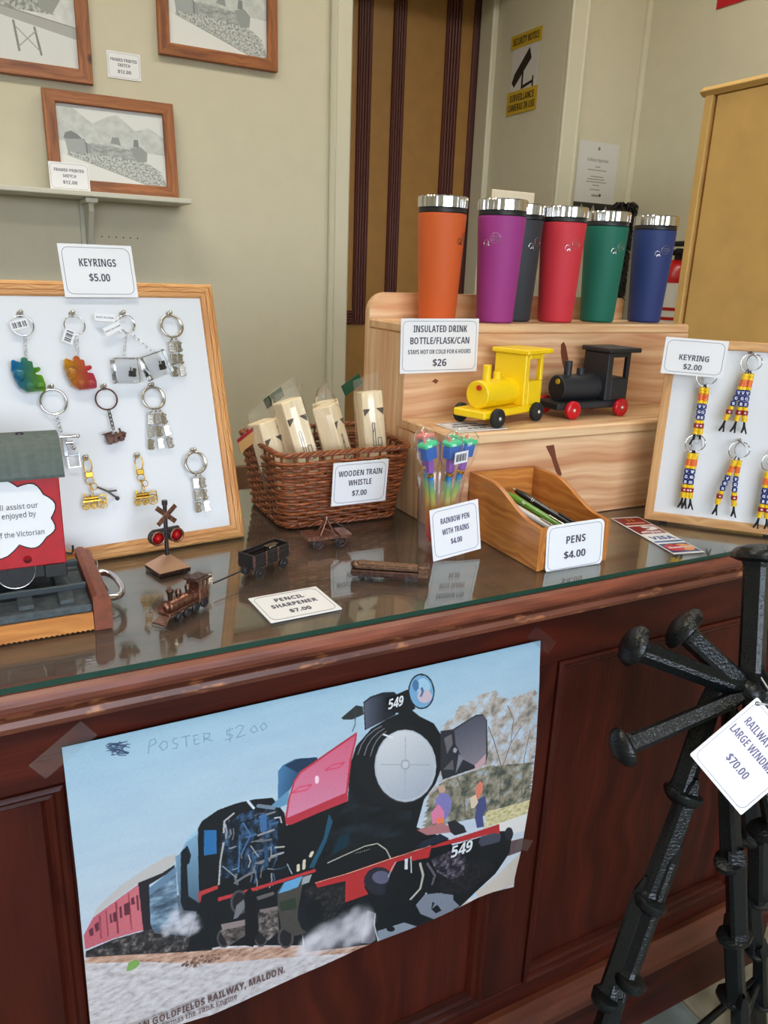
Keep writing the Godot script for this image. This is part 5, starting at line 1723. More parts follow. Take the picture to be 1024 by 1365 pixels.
func bead_board() -> void:
	var o := Vector3(0.933, TOP + 0.004, -0.16)
	var x := Vector3(0.68, 0, 0.733).normalized()
	var back := Vector3(0.733, 0, -0.68).normalized()
	var lean := deg_to_rad(2.5)
	var y := back * sin(lean) + Vector3.UP * cos(lean)
	TR = Transform3D(Basis(x, y, x.cross(y)), o)
	var w := 0.215
	var h := 0.287
	var t := thing("bead_board", "small white display board in a plain light oak frame hung with beaded keyrings", "display board")
	t.transform = TR
	var b := mb()
	b.box(Vector3(w / 2, h / 2, -0.005), Vector3(w - 0.008, h - 0.008, 0.006))
	obj("panel", b, M.white_board, t)
	mitred(t, w, h, [Vector2(0, -0.014), Vector2(0, 0.003), Vector2(0.001, 0.004), Vector2(0.0125, 0.004), Vector2(0.0135, 0.003), Vector2(0.0135, -0.014)], M.light_oak, Transform3D(Basis(), Vector3(w / 2, h / 2, 0)))
	for s in [0.03, w - 0.03]:
		b = mb()
		b.box(Vector3(s, -0.0018, -0.006), Vector3(0.012, 0.0036, 0.012))
		obj("foot", b, M.rubber, t)
	plank("strut", Vector3(w / 2, 0.10, -0.022), Vector3(0.03, 0.18, 0.006), M.light_oak, t)
	var red := mat(rgb(150, 34, 40), 0.3)
	var yel := mat(rgb(238, 196, 20), 0.35)
	var blu := mat(rgb(30, 52, 120), 0.3)
	var org := mat(rgb(226, 110, 50), 0.3)
	var wht := mat(rgb(232, 232, 236), 0.5)
	var cordm := mat(rgb(18, 18, 20), 0.7)
	var lab := ["beaded keyring with two strands, half under the two-dollar card", "beaded keyring with three spread strands, at the top of the small board", "beaded keyring with bunched strands, lowest left on the small board", "beaded keyring with two parted strands, in the lower row of the small board", "beaded keyring cut off by the picture's right edge"]
	var hooks := [[0.0600, 0.2440, [-0.004, 0.004]], [0.1176, 0.2690, [-0.014, -0.004, 0.006]], [0.0587, 0.1430, [-0.006, 0.0, 0.005]], [0.1214, 0.1390, [-0.011, 0.007]], [0.1690, 0.1260, [-0.004, 0.006]]]
	var k := 0
	for q in hooks:
		b = mb(Vector3(q[0], q[1] + 0.002, 0))
		b.ball(Vector3(0, 0, 0.0008), Vector3(0.003, 0.003, 0.002), 10, 6)
		b.tube([Vector3(0, 0, 0), Vector3(0, 0, 0.008), Vector3(0, 0.004, 0.010)], 0.0009, 6)
		obj("hook", b, M.nickel, t)
		var r := on_board(TR, "bead_keyring", lab[k], q[0], q[1], "beaded keyrings on the small board", 0.008)
		r.scale_object_local(Vector3.ONE * 1.12)
		b = mb()
		b.ring(Vector3(-0.002, -0.011, 0.003), 0.0115, 0.0009, Basis(Vector3.UP, 0.4), 26, 6)
		b.ring(Vector3(0.004, -0.009, 0.005), 0.010, 0.0008, Basis(Vector3.UP, -0.5), 26, 6)
		obj("split_ring", b, M.chrome, r)
		b = mb()
		b.xf = Transform3D(Basis(Vector3(0, 0, 1), 0.2), Vector3(0.003, -0.012, 0.007))
		b.prism(roundrect(0.013, 0.015, 0.003), 0, 0.001)
		obj("clear_tag", b, glassy(Color(0.9, 0.92, 0.94, 0.35), 0.1), r)
		var si := 0
		for s in q[2]:
			var s0 := Vector3(s * 0.35, -0.024, 0.004)
			var lean2: float = s * 0.9 - 0.003 * (k % 2)
			var top_i := 0
			var st := Node3D.new()
			st.name = "strand"
			r.add_child(st, true)
			var at := func(l: float) -> Vector3:
				return s0 + Vector3(lean2 * (l / 0.075) + 0.0015 * sin(l * 60.0 + s * 400.0), -l, 0.0015 * sin(l * 40.0))
			var seq := [yel, yel, org, org, yel, blu, blu, blu, yel, red, yel, yel]
			var len := [0.0042, 0.0042, 0.0045, 0.0045, 0.0042, 0.0075, 0.0075, 0.0075, 0.0046, 0.0062, 0.0044, 0.0044]
			var l := 0.0
			var ii := 0
			for mm in seq:
				var mid: Vector3 = at.call(l + len[ii] / 2)
				b = mb()
				if mm == blu:
					b.box(mid, Vector3(0.0068, 0.0070, 0.0068), 0.0012)
				else:
					b.cyl(mid + Vector3(0, len[ii] * 0.48, 0), mid - Vector3(0, len[ii] * 0.48, 0), 0.0036 if mm != red else 0.0042, 12)
				var bead := obj("bead", b, mm, st)
				if mm == blu:
					var ch: String = ["V", "G", "R"][ii - 5]
					letters(bead, ch, 0.0042, Transform3D(Basis(), mid + Vector3(0, 0, 0.0035)), wht, 700)
				elif mm == red:
					var d := mb()
					d.ball(mid + Vector3(0, 0, 0.0036), Vector3(0.0017, 0.0017, 0.0009), 8, 6)
					obj("spot", d, wht, bead)
				l += len[ii]
				ii += 1
			b = mb()
			b.tube([s0 + Vector3(-s * 0.3, 0.008, 0), s0], 0.0009, 5)
			obj("cord_loop", b, cordm, st)
			b = mb()
			b.tube([at.call(l), at.call(l + 0.007), at.call(l + 0.015) + Vector3(-0.003, 0, 0)], [0.0014, 0.0019, 0.0012], 6)
			obj("cord_end", b, cordm, st)
			b = mb()
			b.tube([at.call(l + 0.004), at.call(l + 0.016) + Vector3(0.003, 0, 0.001)], [0.0013, 0.0011], 6)
			obj("cord_end", b, cordm, st)
			si += 1
		k += 1
	card("white card reading keyring two dollars, clipped to the small board's corner", 0.088, 0.054, [["KEYRING", 0.0085, -0.001, 0.042], ["$2.00", 0.0085, -0.0145, 0.026]], TR * Transform3D(Basis(Vector3(0, 0, 1), -0.02), Vector3(0.0385, 0.2605, 0.022)))

# ---------------------------------------------------------------- basket of whistles
const BC := Vector3(0.470, TOP + 0.001, -0.402)

func rrect_path(hw: float, hd: float, r: float, n: int) -> Array:
	var p := []
	var per := 4.0 * (hw + hd - 2.0 * r) + TAU * r
	for i in n:
		var s := per * i / n
		var segs := [2 * (hw - r), PI / 2 * r, 2 * (hd - r), PI / 2 * r, 2 * (hw - r), PI / 2 * r, 2 * (hd - r), PI / 2 * r]
		var k := 0
		while s > segs[k] and k < 7:
			s -= segs[k]
			k += 1
		var o := Vector3.ZERO
		var nn := Vector3.ZERO
		var f: float = s / segs[k]
		var cs := [Vector3(1, 0, 1), Vector3(1, 0, -1), Vector3(-1, 0, -1), Vector3(-1, 0, 1)]
		match k:
			0:
				o = Vector3(-(hw - r) + s, 0, hd)
				nn = Vector3(0, 0, 1)
			2:
				o = Vector3(hw, 0, (hd - r) - s)
				nn = Vector3(1, 0, 0)
			4:
				o = Vector3((hw - r) - s, 0, -hd)
				nn = Vector3(0, 0, -1)
			6:
				o = Vector3(-hw, 0, -(hd - r) + s)
				nn = Vector3(-1, 0, 0)
			_:
				var q: int = [0, 0, 0, 1, 0, 2, 0, 3][k]
				var c: Vector3 = cs[q]
				var a: float = [0.0, PI / 2, PI, 1.5 * PI][q] + f * PI / 2
				nn = Vector3(sin(a), 0, cos(a))
				o = Vector3(c.x * (hw - r), 0, c.z * (hd - r)) + nn * r
		p.append([o, nn])
	return p

func whistle_basket() -> void:
	var t := thing("wicker_basket", "brown wicker basket full of wooden train whistles on the counter", "basket", BC)
	var wick := mottled(rgb(124, 66, 36), 0.45, 0.06, 51, 0.4, 9.0)
	var wick2 := mottled(rgb(150, 84, 46), 0.4, 0.06, 52, 0.38, 9.0)
	var H := 0.112
	var stakes := 40
	var hw := func(y: float) -> float: return lerpf(0.094, 0.107, y / H)
	var hd := func(y: float) -> float: return lerpf(0.079, 0.098, y / H)
	for k in 19:
		var y := 0.008 + k * 0.0053
		var path := rrect_path(hw.call(y), hd.call(y), 0.022, stakes * 4)
		var p := []
		for i in path.size():
			var s := sin(TAU * i / 8.0 + PI * k)
			p.append(path[i][0] + path[i][1] * (0.0022 * s) + Vector3(0, y + 0.0006 * sin(i * 0.37 + k * 1.9), 0))
		var b := mb()
		b.tube(p, 0.0024, 6, true)
		obj("weaver", b, wick if (k * 5) % 3 else wick2, t)
	for i in stakes:
		var b := mb()
		var p := []
		for j in 5:
			var y := H * j / 4.0
			var path := rrect_path(hw.call(y), hd.call(y), 0.022, stakes)
			p.append(path[i][0] + Vector3(0, y, 0))
		b.tube(p, 0.0019, 5)
		obj("stake", b, wick, t)
	# twisted rims, top and foot
	for q in [[H, 0.0036, 4], [0.0042, 0.0032, 3]]:
		for e in q[2]:
			var n := 200
			var path := rrect_path(hw.call(q[0]), hd.call(q[0]), 0.022, n)
			var p := []
			for i in n:
				var a: float = TAU * (i / 10.0) + TAU * e / q[2]
				p.append(path[i][0] + path[i][1] * (q[1] * 0.8 * cos(a)) + Vector3(0, q[0] + q[1] * 0.7 * sin(a) + (0.004 if q[0] > 0.05 else 0.0), 0))
			var b := mb()
			b.tube(p, q[1] * 0.62, 6, true)
			obj("rim_strand", b, wick2 if e % 2 else wick, t)
	var fl := mb()
	fl.box(Vector3(0, 0.003, 0), Vector3(0.18, 0.003, 0.15), 0.001)
	obj("floor_mat", fl, wick, t)
	# whistles standing inside
	var dark := mat(rgb(70, 56, 40), 0.7)
	var red := mat(rgb(150, 30, 40), 0.4)
	var green := mat(rgb(10, 66, 46), 0.35)
	var kraft := mat(rgb(196, 150, 92), 0.5)
	var list := [
		[Vector3(0.402, 0.966, -0.380), Vector3(0.368, 1.106, -0.396), 0.35, kraft, "wooden whistle in a bag with a kraft header, leftmost in the basket", 0],
		[Vector3(0.443, 0.968, -0.347), Vector3(0.398, 1.140, -0.372), 0.15, null, "wooden whistle with printed engine leaning left, front left in the basket", 1],
		[Vector3(0.437, 0.966, -0.432), Vector3(0.427, 1.122, -0.436), 0.1, green, "wooden whistle standing behind the two leaning ones", 0],
		[Vector3(0.500, 0.968, -0.350), Vector3(0.460, 1.130, -0.372), 0.75, null, "wooden whistle turned on edge in the basket's middle, printed engine low down", 1],
		[Vector3(0.512, 0.968, -0.405), Vector3(0.483, 1.126, -0.428), 0.72, null, "wooden whistle turned on edge behind the one in the basket's middle", 0],
		[Vector3(0.545, 0.968, -0.352), Vector3(0.533, 1.148, -0.375), -0.05, green, "wooden whistle with green header card, upright at the basket's right", 1]]
	for q in list:
		var up: Vector3 = (q[1] - q[0]).normalized()
		var xx := Vector3(cos(q[2]), 0, -sin(q[2]))
		xx = (xx - up * xx.dot(up)).normalized()
		var tt := thing("wooden_whistle", q[4], "whistle", Vector3.ZERO, 0.0, "wooden train whistles in the basket")
		tt.transform = Transform3D(Basis(xx, up, xx.cross(up)), q[0])
		var L: float = q[0].distance_to(q[1])
		var b := woodmb()
		var hwid := 0.0175
		b.box(Vector3(0, L / 2, 0), Vector3(hwid * 2, L, 0.031), 0.0015, 1)
		obj("body", b, M.pale_wood, tt)
		for s in [-1.0, 1.0]:
			b = mb(Vector3(0, L - 0.030, 0.0156))
			b.prism(PackedVector2Array([Vector2(s * hwid * 0.96, 0.004), Vector2(s * hwid * 0.25, 0.004), Vector2(s * hwid * 0.9, -0.007)]), 0, 0.0004)
			obj("voicing_notch", b, dark, tt)
		if q[5]:
			b = mb(Vector3(0.002, L - 0.084, 0.0157))
			for ln in [[-0.006, 0.0, -0.006, 0.036], [-0.002, 0.0, -0.002, 0.036], [-0.008, 0.0, 0.008, 0.0], [-0.007, -0.006, 0.009, -0.006], [0.002, 0.0, 0.002, 0.012], [0.008, -0.006, 0.008, 0.012], [0.002, 0.012, 0.008, 0.012], [-0.006, 0.036, -0.002, 0.036], [-0.006, 0.020, -0.002, 0.028]]:
				b.tube([Vector3(ln[0], ln[1], 0), Vector3(ln[2], ln[3], 0)], 0.0006, 4)
			for c in [[-0.005, -0.007], [0.003, -0.007], [0.009, -0.007]]:
				b.ring(Vector3(c[0], c[1], 0), 0.003, 0.0006, Basis(), 12, 4)
			obj("printed_engine", b, mat(rgb(84, 82, 78), 0.6), tt)
		# clear bag with a creased peak
		b = mb()
		var ring := []
		var lev := [[0.0, 0.0205, 0.0185], [L * 0.5, 0.0225, 0.020], [L - 0.01, 0.0215, 0.019], [L + 0.010, 0.021, 0.010], [L + 0.024, 0.022, 0.0015]]
		for li in lev.size():
			var row := []
			for i in 16:
				var a := TAU * i / 16.0
				var wob := 1.0 + 0.10 * nz.get_noise_2d(i * 37.0 + q[0].x * 900.0, lev[li][0] * 900.0)
				row.append(Vector3(cos(a) * lev[li][1] * 1.12 * wob, lev[li][0] + 0.006 * (li / 4.0) * cos(a), sin(a) * lev[li][2] * 1.12 * wob))
			ring.append(row)
		for li in lev.size() - 1:
			for i in 16:
				var j := (i + 1) % 16
				var a: Vector3 = ring[li][i]
				var c: Vector3 = ring[li][j]
				var d: Vector3 = ring[li + 1][j]
				var e: Vector3 = ring[li + 1][i]
				var nn := (c - a).cross(e - a).normalized()
				if nn.dot(Vector3(a.x, 0, a.z)) < 0:
					nn = -nn
				b.quad(a, c, d, e, nn)
		obj("clear_bag", b, M.clear, tt)
		if q[3] != null:
			b = mbt(Transform3D(Basis(Vector3(0, 0, 1), 0.5 if q[3] == green else 0.25) * Basis(Vector3.RIGHT, 0.4), Vector3(-0.022 if q[3] == green else -0.03, L + 0.012 if q[3] == green else L - 0.022, -0.008)))
			b.box(Vector3.ZERO, Vector3(0.036, 0.020, 0.001), 0.0002)
			var hc := obj("header_card", b, q[3], tt)
			if q[3] == kraft:
				b.box(Vector3.ZERO, Vector3.ONE * 0.00001)
				var c2 := mbt(b.xf)
				c2.box(Vector3(0, 0.0125, 0), Vector3(0.036, 0.006, 0.0012), 0.0002)
				obj("red_band", c2, red, hc)
	card("white card reading wooden train whistle seven dollars, on the basket front", 0.090, 0.067, [["WOODEN TRAIN", 0.0090, 0.016, 0.071], ["WHISTLE", 0.0090, 0.001, 0.038], ["$7.00", 0.0090, -0.016, 0.024]], face_to(Vector3(0.484, 1.0265, -0.2935), Vector3(1, 0.0, 0.0), Vector3(0, 1, 0.1)))

# ---------------------------------------------------------------- rainbow pens in a clear cup
func rainbow_pens() -> void:
	var c := Vector3(0.548, TOP + 0.0005, -0.172)
	var t := thing("pen_cup", "clear plastic cup with ridged shoulder holding rainbow pens", "cup", c)
	var b := mb()
	b.lathe([Vector2(0, 0.0), Vector2(0.026, 0.0), Vector2(0.0285, 0.003), Vector2(0.031, 0.088), Vector2(0.0325, 0.090), Vector2(0.0335, 0.106), Vector2(0.0322, 0.106), Vector2(0.0312, 0.0915), Vector2(0.0297, 0.088), Vector2(0.0272, 0.005), Vector2(0, 0.004)], 14)
	obj("cup_wall", b, glassy(Color(0.86, 0.84, 0.92, 0.05), 0.05), t)
	var blue := mat(rgb(34, 96, 184), 0.3)
	var grn := mat(rgb(60, 200, 140), 0.35)
	var pink := mat(rgb(240, 130, 120), 0.35)
	var purple := mat(rgb(140, 80, 170), 0.35)
	var vm := mat(Color.WHITE, 0.28)
	vm.vertex_color_use_as_albedo = true
	var stops := [Color(0.80, 0.05, 0.03), Color(0.85, 0.16, 0.02), Color(0.80, 0.45, 0.03), Color(0.20, 0.50, 0.08), Color(0.03, 0.36, 0.50), Color(0.02, 0.17, 0.55), Color(0.05, 0.10, 0.45)]
	var list := [
		[Vector2(-0.006, 0.008), Vector2(-0.030, 0.014), 0, "rainbow pen with a blue and green train top, leftmost in the cup"],
		[Vector2(0.002, 0.014), Vector2(-0.001, 0.024), 1, "rainbow pen with barcode sticker on its bag, front of the cup"],
		[Vector2(0.006, 0.002), Vector2(0.030, 0.012), 2, "rainbow pen with green-roofed train top, right side of the cup"],
		[Vector2(-0.004, -0.012), Vector2(0.032, -0.016), 3, "rainbow pen leaning out to the right behind the others"],
		[Vector2(-0.008, -0.010), Vector2(-0.012, -0.024), 4, "rainbow pen with pink and yellow top, at the back of the cup"]]
	for q in list:
		var p0 := c + Vector3(q[0].x, 0.006, q[0].y)
		var L := 0.135
		var p1 := c + Vector3(q[1].x, 0.006 + L, q[1].y)
		var up := (p1 - p0).normalized()
		var xx := (Vector3(0.95, 0, -0.3) - up * Vector3(0.95, 0, -0.3).dot(up)).normalized()
		var pn := thing("rainbow_pen", q[3], "pen", Vector3.ZERO, 0.0, "rainbow pens in the clear cup")
		pn.transform = Transform3D(Basis(xx, up, xx.cross(up)), p0)
		b = mb()
		var prof := [Vector2(0, 0), Vector2(0.0012, 0.001), Vector2(0.0034, 0.012), Vector2(0.0042, 0.03), Vector2(0.0044, 0.06), Vector2(0.0044, 0.085), Vector2(0.0044, 0.105), Vector2(0, 0.1055)]
		b.lathe(prof, 12, [stops[0], stops[0], stops[0], stops[1], stops[2], stops[3], stops[5], stops[6]])
		obj("barrel", b, vm, pn)
		b = mb()
		b.cyl(Vector3(0, 0.1055, 0), Vector3(0, 0.109, 0), 0.005, 12)
		obj("gold_band", b, M.gold, pn)
		# train-shaped rubber top
		b = mb()
		b.box(Vector3(0, 0.1215, 0), Vector3(0.010, 0.022, 0.010), 0.002)
		obj("neck", b, purple, pn)
		b = mb()
		b.box(Vector3(0, 0.1395, 0), Vector3(0.020, 0.018, 0.014), 0.0015)
		var tp := obj("train_top", b, blue, pn)
		b = mb()
		b.box(Vector3(0, 0.1515, 0), Vector3(0.024, 0.007, 0.017), 0.002)
		obj("train_roof", b, grn if q[2] != 4 else pink, tp)
		b = mb()
		b.cyl(Vector3(-0.006, 0.154, 0), Vector3(-0.006, 0.160, 0), 0.0022, 8)
		obj("train_funnel", b, pink, tp)
		# thin bag round the top
		b = mb()
		b.lathe([Vector2(0.0055, 0.108), Vector2(0.012, 0.120), Vector2(0.0155, 0.132), Vector2(0.016, 0.150), Vector2(0.013, 0.160), Vector2(0.005, 0.166)], 8)
		obj("clear_bag", b, M.clear, pn)
		if q[2] == 1:
			barcode_tag(pn, Vector3(0, 0.136, 0.0175), -0.03, 0.027, 0.016)
	card("white card reading rainbow pen with trains four dollars, leaning on the clear cup", 0.078, 0.072, [["RAINBOW PEN", 0.0080, 0.017, 0.046], ["WITH TRAINS", 0.0080, 0.0015, 0.043], ["$4.00", 0.0080, -0.014, 0.018]], face_to(Vector3(0.552, 0.9945, -0.133), Vector3(1, 0.10, -0.02), Vector3(-0.05, 1, -0.08)), 0.001, Color(0.30, 0.30, 0.42))

# ---------------------------------------------------------------- wooden pen tray
func pen_box() -> void:
	var o := Vector3(0.625, TOP + 0.0005, -0.045)
	var t := thing("pen_tray", "honey-coloured wooden pen tray with curved sides on the counter edge", "tray", o, -0.02)
	var W := 0.118
	var D := 0.174
	var hf := 0.058
	var hb := 0.093
	var th := 0.007
	for x in [0.0, W - th]:
		var b := woodmb()
		b.xf = Transform3D(Basis(Vector3(0, 0, -1), Vector3(0, 1, 0), Vector3(1, 0, 0)), Vector3.ZERO)
		var p := PackedVector2Array([Vector2(0, 0), Vector2(D, 0), Vector2(D, hb)])
		for i in 13:
			var k := i / 12.0
			var s := k * k * (3.0 - 2.0 * k)
			p.append(Vector2(lerpf(D * 0.72, D * 0.10, k), lerpf(hb, hf + 0.002, s)))
		p.append(Vector2(0, hf))
		b.prism(p, x, x + th)
		obj("side_board", b, M.honey, t)
	plank("front_board", Vector3(W / 2, hf / 2, -th / 2), Vector3(W - 2 * th, hf, th), M.honey, t, 0.0012)
	plank("back_board", Vector3(W / 2, hb / 2, -D + th / 2), Vector3(W - 2 * th, hb, th), M.honey, t, 0.0012)
	plank("bottom_board", Vector3(W / 2, 0.003, -D / 2), Vector3(W - 2 * th, 0.006, D - 2 * th), M.honey, t, 0.0)
	var pens := [
		[Vector3(0.036, 0.030, -0.018), Vector3(0.020, 0.048, -0.150), rgb(44, 66, 130), "dark blue pen in the wooden tray, against its left side"],
		[Vector3(0.050, 0.040, -0.018), Vector3(0.032, 0.060, -0.150), rgb(196, 196, 196), "silver grey pen in the wooden tray beside the blue one"],
		[Vector3(0.064, 0.042, -0.018), Vector3(0.045, 0.066, -0.150), rgb(92, 140, 40), "green pen in the wooden tray between silver and black ones"],
		[Vector3(0.081, 0.043, -0.018), Vector3(0.058, 0.070, -0.150), rgb(24, 24, 26), "black pen with silver rings lying highest in the wooden tray"],
		[Vector3(0.094, 0.036, -0.020), Vector3(0.074, 0.052, -0.150), rgb(36, 30, 28), "dark brown pen low at the right of the wooden tray"]]
	for q in pens:
		var a: Vector3 = t.transform * q[0]
		var e: Vector3 = t.transform * q[1]
		var pn := thing("ballpoint_pen", q[3], "pen", a, 0.0, "pens in the wooden tray")
		var up := (e - a).normalized()
		var xx := up.cross(Vector3.UP).normalized()
		pn.basis = Basis(xx, up, xx.cross(up))
		var b := mb()
		var L := 0.14
		b.lathe([Vector2(0, 0), Vector2(0.0042, 0.0), Vector2(0.0048, 0.003), Vector2(0.0048, 0.085), Vector2(0.0052, 0.09), Vector2(0.0052, 0.112), Vector2(0.0030, 0.126), Vector2(0, 0.1265)], 14)
		obj("barrel", b, mat(q[2], 0.28), pn)
		b = mb()
		b.lathe([Vector2(0.0031, 0.126), Vector2(0.0012, 0.136), Vector2(0.0005, L)], 10)
		b.ring(Vector3(0, 0.087, 0), 0.0052, 0.0005, Basis(Vector3.RIGHT, PI / 2), 14, 5)
		b.ring(Vector3(0, 0.09, 0), 0.0053, 0.0005, Basis(Vector3.RIGHT, PI / 2), 14, 5)
		obj("tip", b, M.steel, pn)
		b = mb()
		b.box(Vector3(0, 0.022, 0.0062), Vector3(0.0032, 0.038, 0.0012), 0.0004)
		b.box(Vector3(0, 0.004, 0.0052), Vector3(0.003, 0.004, 0.003), 0.0004)
		obj("clip", b, M.steel if q[2].v > 0.3 else M.black, pn)
	card("white round-cornered card reading pens four dollars, on the wooden tray front", 0.096, 0.066, [["PENS", 0.0105, 0.010, 0.032], ["$4.00", 0.0105, -0.011, 0.036]], face_to(Vector3(0.6835, 0.985, -0.0415), Vector3(1, 0.015, 0.03), Vector3(0, 1, -0.06)), 0.009)
	# card-payment sticker
	var st := thing("payment_sticker", "long card-payment sticker with four coloured fields on the counter glass", "sticker")
	var up2 := Vector3(0.035, 0, -0.166).normalized()
	var rt := Vector3(up2.z * -1.0, 0, up2.x)
	st.transform = Transform3D(Basis(rt, up2, Vector3.UP), Vector3(0.896, TOP + 0.0008, -0.100))
	var b := mb()
	b.box(Vector3.ZERO, Vector3(0.052, 0.17, 0.0004))
	obj("backing", b, mat(rgb(226, 228, 226), 0.3), st)
	var cols := [rgb(124, 26, 30), rgb(128, 30, 40), rgb(226, 230, 232), rgb(40, 50, 110)]
	for i in 4:
		b = mb()
		b.box(Vector3(0, 0.0615 - 0.041 * i, 0.0004), Vector3(0.047, 0.036, 0.0003))
		obj("field", b, mat(cols[i], 0.3), st)
	var w := mat(rgb(228, 228, 228), 0.4)
	b = mb()
	for s in [-1.0, 1.0]:
		b.box(Vector3(s * 0.004, 0.068, 0.0007), Vector3(0.0026, 0.012, 0.0002))
	obj("emblem", b, mat(rgb(206, 150, 60), 0.3), st)
	b = mb()
	for i in 7:
		b.box(Vector3(-0.015 + 0.005 * i, 0.0525, 0.0007), Vector3(0.0036, 0.005, 0.0002))
	obj("small_print", b, mat(rgb(206, 150, 120), 0.4), st)
	b = mb()
	b.prism(pts2([0, 0, 20, 4, 20, 14, 8, 18, 0, 14, 10, 10, 12, 6, 0, 6], 0.0011, 2, 8), 0, 0.0002)
	var sw := obj("emblem", b, w, st)
	sw.position = Vector3(0.0, 0.027, 0.0007)
	letters(st, "eftpos", 0.008, Transform3D(Basis(), Vector3(0, 0.010, 0.0007)), w, 700, "Droid Sans", 0.034)
	letters(st, "VISA", 0.013, Transform3D(Basis(), Vector3(0, -0.018, 0.0007)), mat(rgb(40, 62, 130), 0.4), 700, "Droid Sans", 0.040)
	b = mb()
	b.box(Vector3(0, -0.0345, 0.0007), Vector3(0.047, 0.006, 0.0002))
	obj("stripe", b, mat(rgb(60, 90, 150), 0.3), st)
	for s in [[-0.009, rgb(196, 30, 36)], [0.009, rgb(232, 150, 60)]]:
		b = mb(Vector3(s[0], -0.0615, 0.0006 if s[0] > 0 else 0.0008))
		var cp := PackedVector2Array()
		for i in 24:
			cp.append(Vector2(cos(TAU * i / 24), sin(TAU * i / 24)) * 0.014)
		b.prism(cp, 0, 0.0002)
		obj("disc", b, mat(s[1], 0.3), st)
	letters(st, "MasterCard", 0.006, Transform3D(Basis(), Vector3(0, -0.0615, 0.0012)), w, 700, "Droid Sans", 0.036)

# ---------------------------------------------------------------- cast-metal pencil sharpeners
func sharpeners() -> void:
	var g := "cast-metal train pencil sharpeners"
	# level-crossing sign
	var t := thing("crossing_signal", "small bronze level-crossing signal with two red lamps beside the board", "ornament", Vector3(0.186, TOP + 0.0003, -0.231), 0.25, g)
	var b := mb()
	b.box(Vector3(0, 0.003, 0), Vector3(0.042, 0.006, 0.042), 0.001)
	obj("plinth", b, M.dark_copper, t)
	b = mb()
	for i in 4:
		var a := PI / 2 * i
		var m := Basis(Vector3.UP, a)
		b.quad(m * Vector3(-0.021, 0.006, 0.021), m * Vector3(0.021, 0.006, 0.021), m * Vector3(0.003, 0.021, 0.003), m * Vector3(-0.003, 0.021, 0.003), m * Vector3(0, 0.77, 0.64))
	obj("pyramid", b, mat(rgb(214, 170, 142), 0.3, 0.75), t)
	b = mb()
	b.cyl(Vector3(0, 0.019, 0), Vector3(0, 0.090, 0), 0.0026, 10)
	b.cyl(Vector3(0, 0.086, 0), Vector3(0, 0.092, 0), 0.0036, 10)
	obj("post", b, M.gunmetal, t)
	for s in [-1.0, 1.0]:
		b = mbt(Transform3D(Basis(Vector3(0, 0, 1), s * PI / 4 * 0.92), Vector3(0, 0.074, 0.0035 + 0.001 * s)))
		b.box(Vector3.ZERO, Vector3(0.033, 0.0062, 0.0015), 0.0004)
		obj("cross_arm", b, M.copper, t)
	b = mb()
	b.box(Vector3(0, 0.054, 0), Vector3(0.036, 0.005, 0.005), 0.0012)
	obj("lamp_bar", b, M.gunmetal, t)
	var redm := mat(rgb(176, 16, 24), 0.15)
	for s in [-1.0, 1.0]:
		b = mb(Vector3(s * 0.0125, 0.0455, 0))
		b.cyl(Vector3(0, 0, -0.006), Vector3(0, 0, 0.003), 0.0098, 20)
		var hd := obj("lamp_housing", b, M.gunmetal, t)
		b = mb(Vector3(s * 0.0125, 0.0455, 0.004))
		b.ring(Vector3.ZERO, 0.0082, 0.0016, Basis(), 22, 8)
		obj("lamp_rim", b, M.copper, hd)
		b = mb()
		b.ball(Vector3(s * 0.0125, 0.0455, 0.003), Vector3(0.0072, 0.0072, 0.003), 16, 8)
		obj("red_lens", b, redm, hd)
	# locomotive, pointing towards the counter edge; local -x is forward
	t = thing("locomotive_sharpener", "small bronze steam locomotive pencil sharpener near the counter edge", "pencil sharpener", Vector3(0.178, TOP + 0.0003, -0.099), 0.62, g)
	t.scale = Vector3.ONE * 0.90
	b = mb()
	b.cyl(Vector3(-0.034, 0.0185, 0), Vector3(0.014, 0.0185, 0), 0.0078, 20)
	for x in [-0.033, -0.02, -0.006, 0.008]:
		b.ring(Vector3(x, 0.0185, 0), 0.0079, 0.0005, Basis(Vector3.UP, PI / 2), 20, 5)
	b.ball(Vector3(-0.0345, 0.0185, 0), Vector3(0.003, 0.0065, 0.0065), 14, 8)
	b.box(Vector3(-0.005, 0.0115, 0), Vector3(0.07, 0.004, 0.018), 0.0008)
	obj("boiler", b, M.copper, t)
	b = mb()
	b.lathe_at(Vector3(-0.028, 0.025, 0), [Vector2(0, 0), Vector2(0.0026, 0), Vector2(0.0026, 0.007), Vector2(0.0052, 0.013), Vector2(0.0045, 0.0145), Vector2(0.001, 0.0165), Vector2(0, 0.0165)])
	obj("smokestack", b, M.dark_copper, t)
	for x in [-0.014, 0.003]:
		b = mb()
		b.lathe_at(Vector3(x, 0.0245, 0), [Vector2(0, 0), Vector2(0.0034, 0), Vector2(0.0034, 0.006), Vector2(0.0042, 0.0065), Vector2(0.003, 0.0105), Vector2(0, 0.012)])
		obj("dome", b, M.dark_copper, t)
	b = mb()
	b.box(Vector3(0.0215, 0.0185, 0), Vector3(0.017, 0.018, 0.021), 0.0008)
	for z in [-0.0095, 0.0095]:
		for x in [0.014, 0.0215, 0.029]:
			b.box(Vector3(x, 0.0315, z), Vector3(0.003, 0.010, 0.002), 0.0003)
	b.box(Vector3(0.014, 0.030, 0), Vector3(0.002, 0.008, 0.021), 0.0003)
	obj("cab", b, M.copper, t)
	b = mb()
	b.box(Vector3(0.022, 0.038, 0), Vector3(0.026, 0.002, 0.025), 0.0006)
	b.box(Vector3(0.022, 0.0394, 0), Vector3(0.022, 0.0014, 0.014), 0.0006)
	obj("cab_roof", b, M.dark_copper, t)
	b = mb()
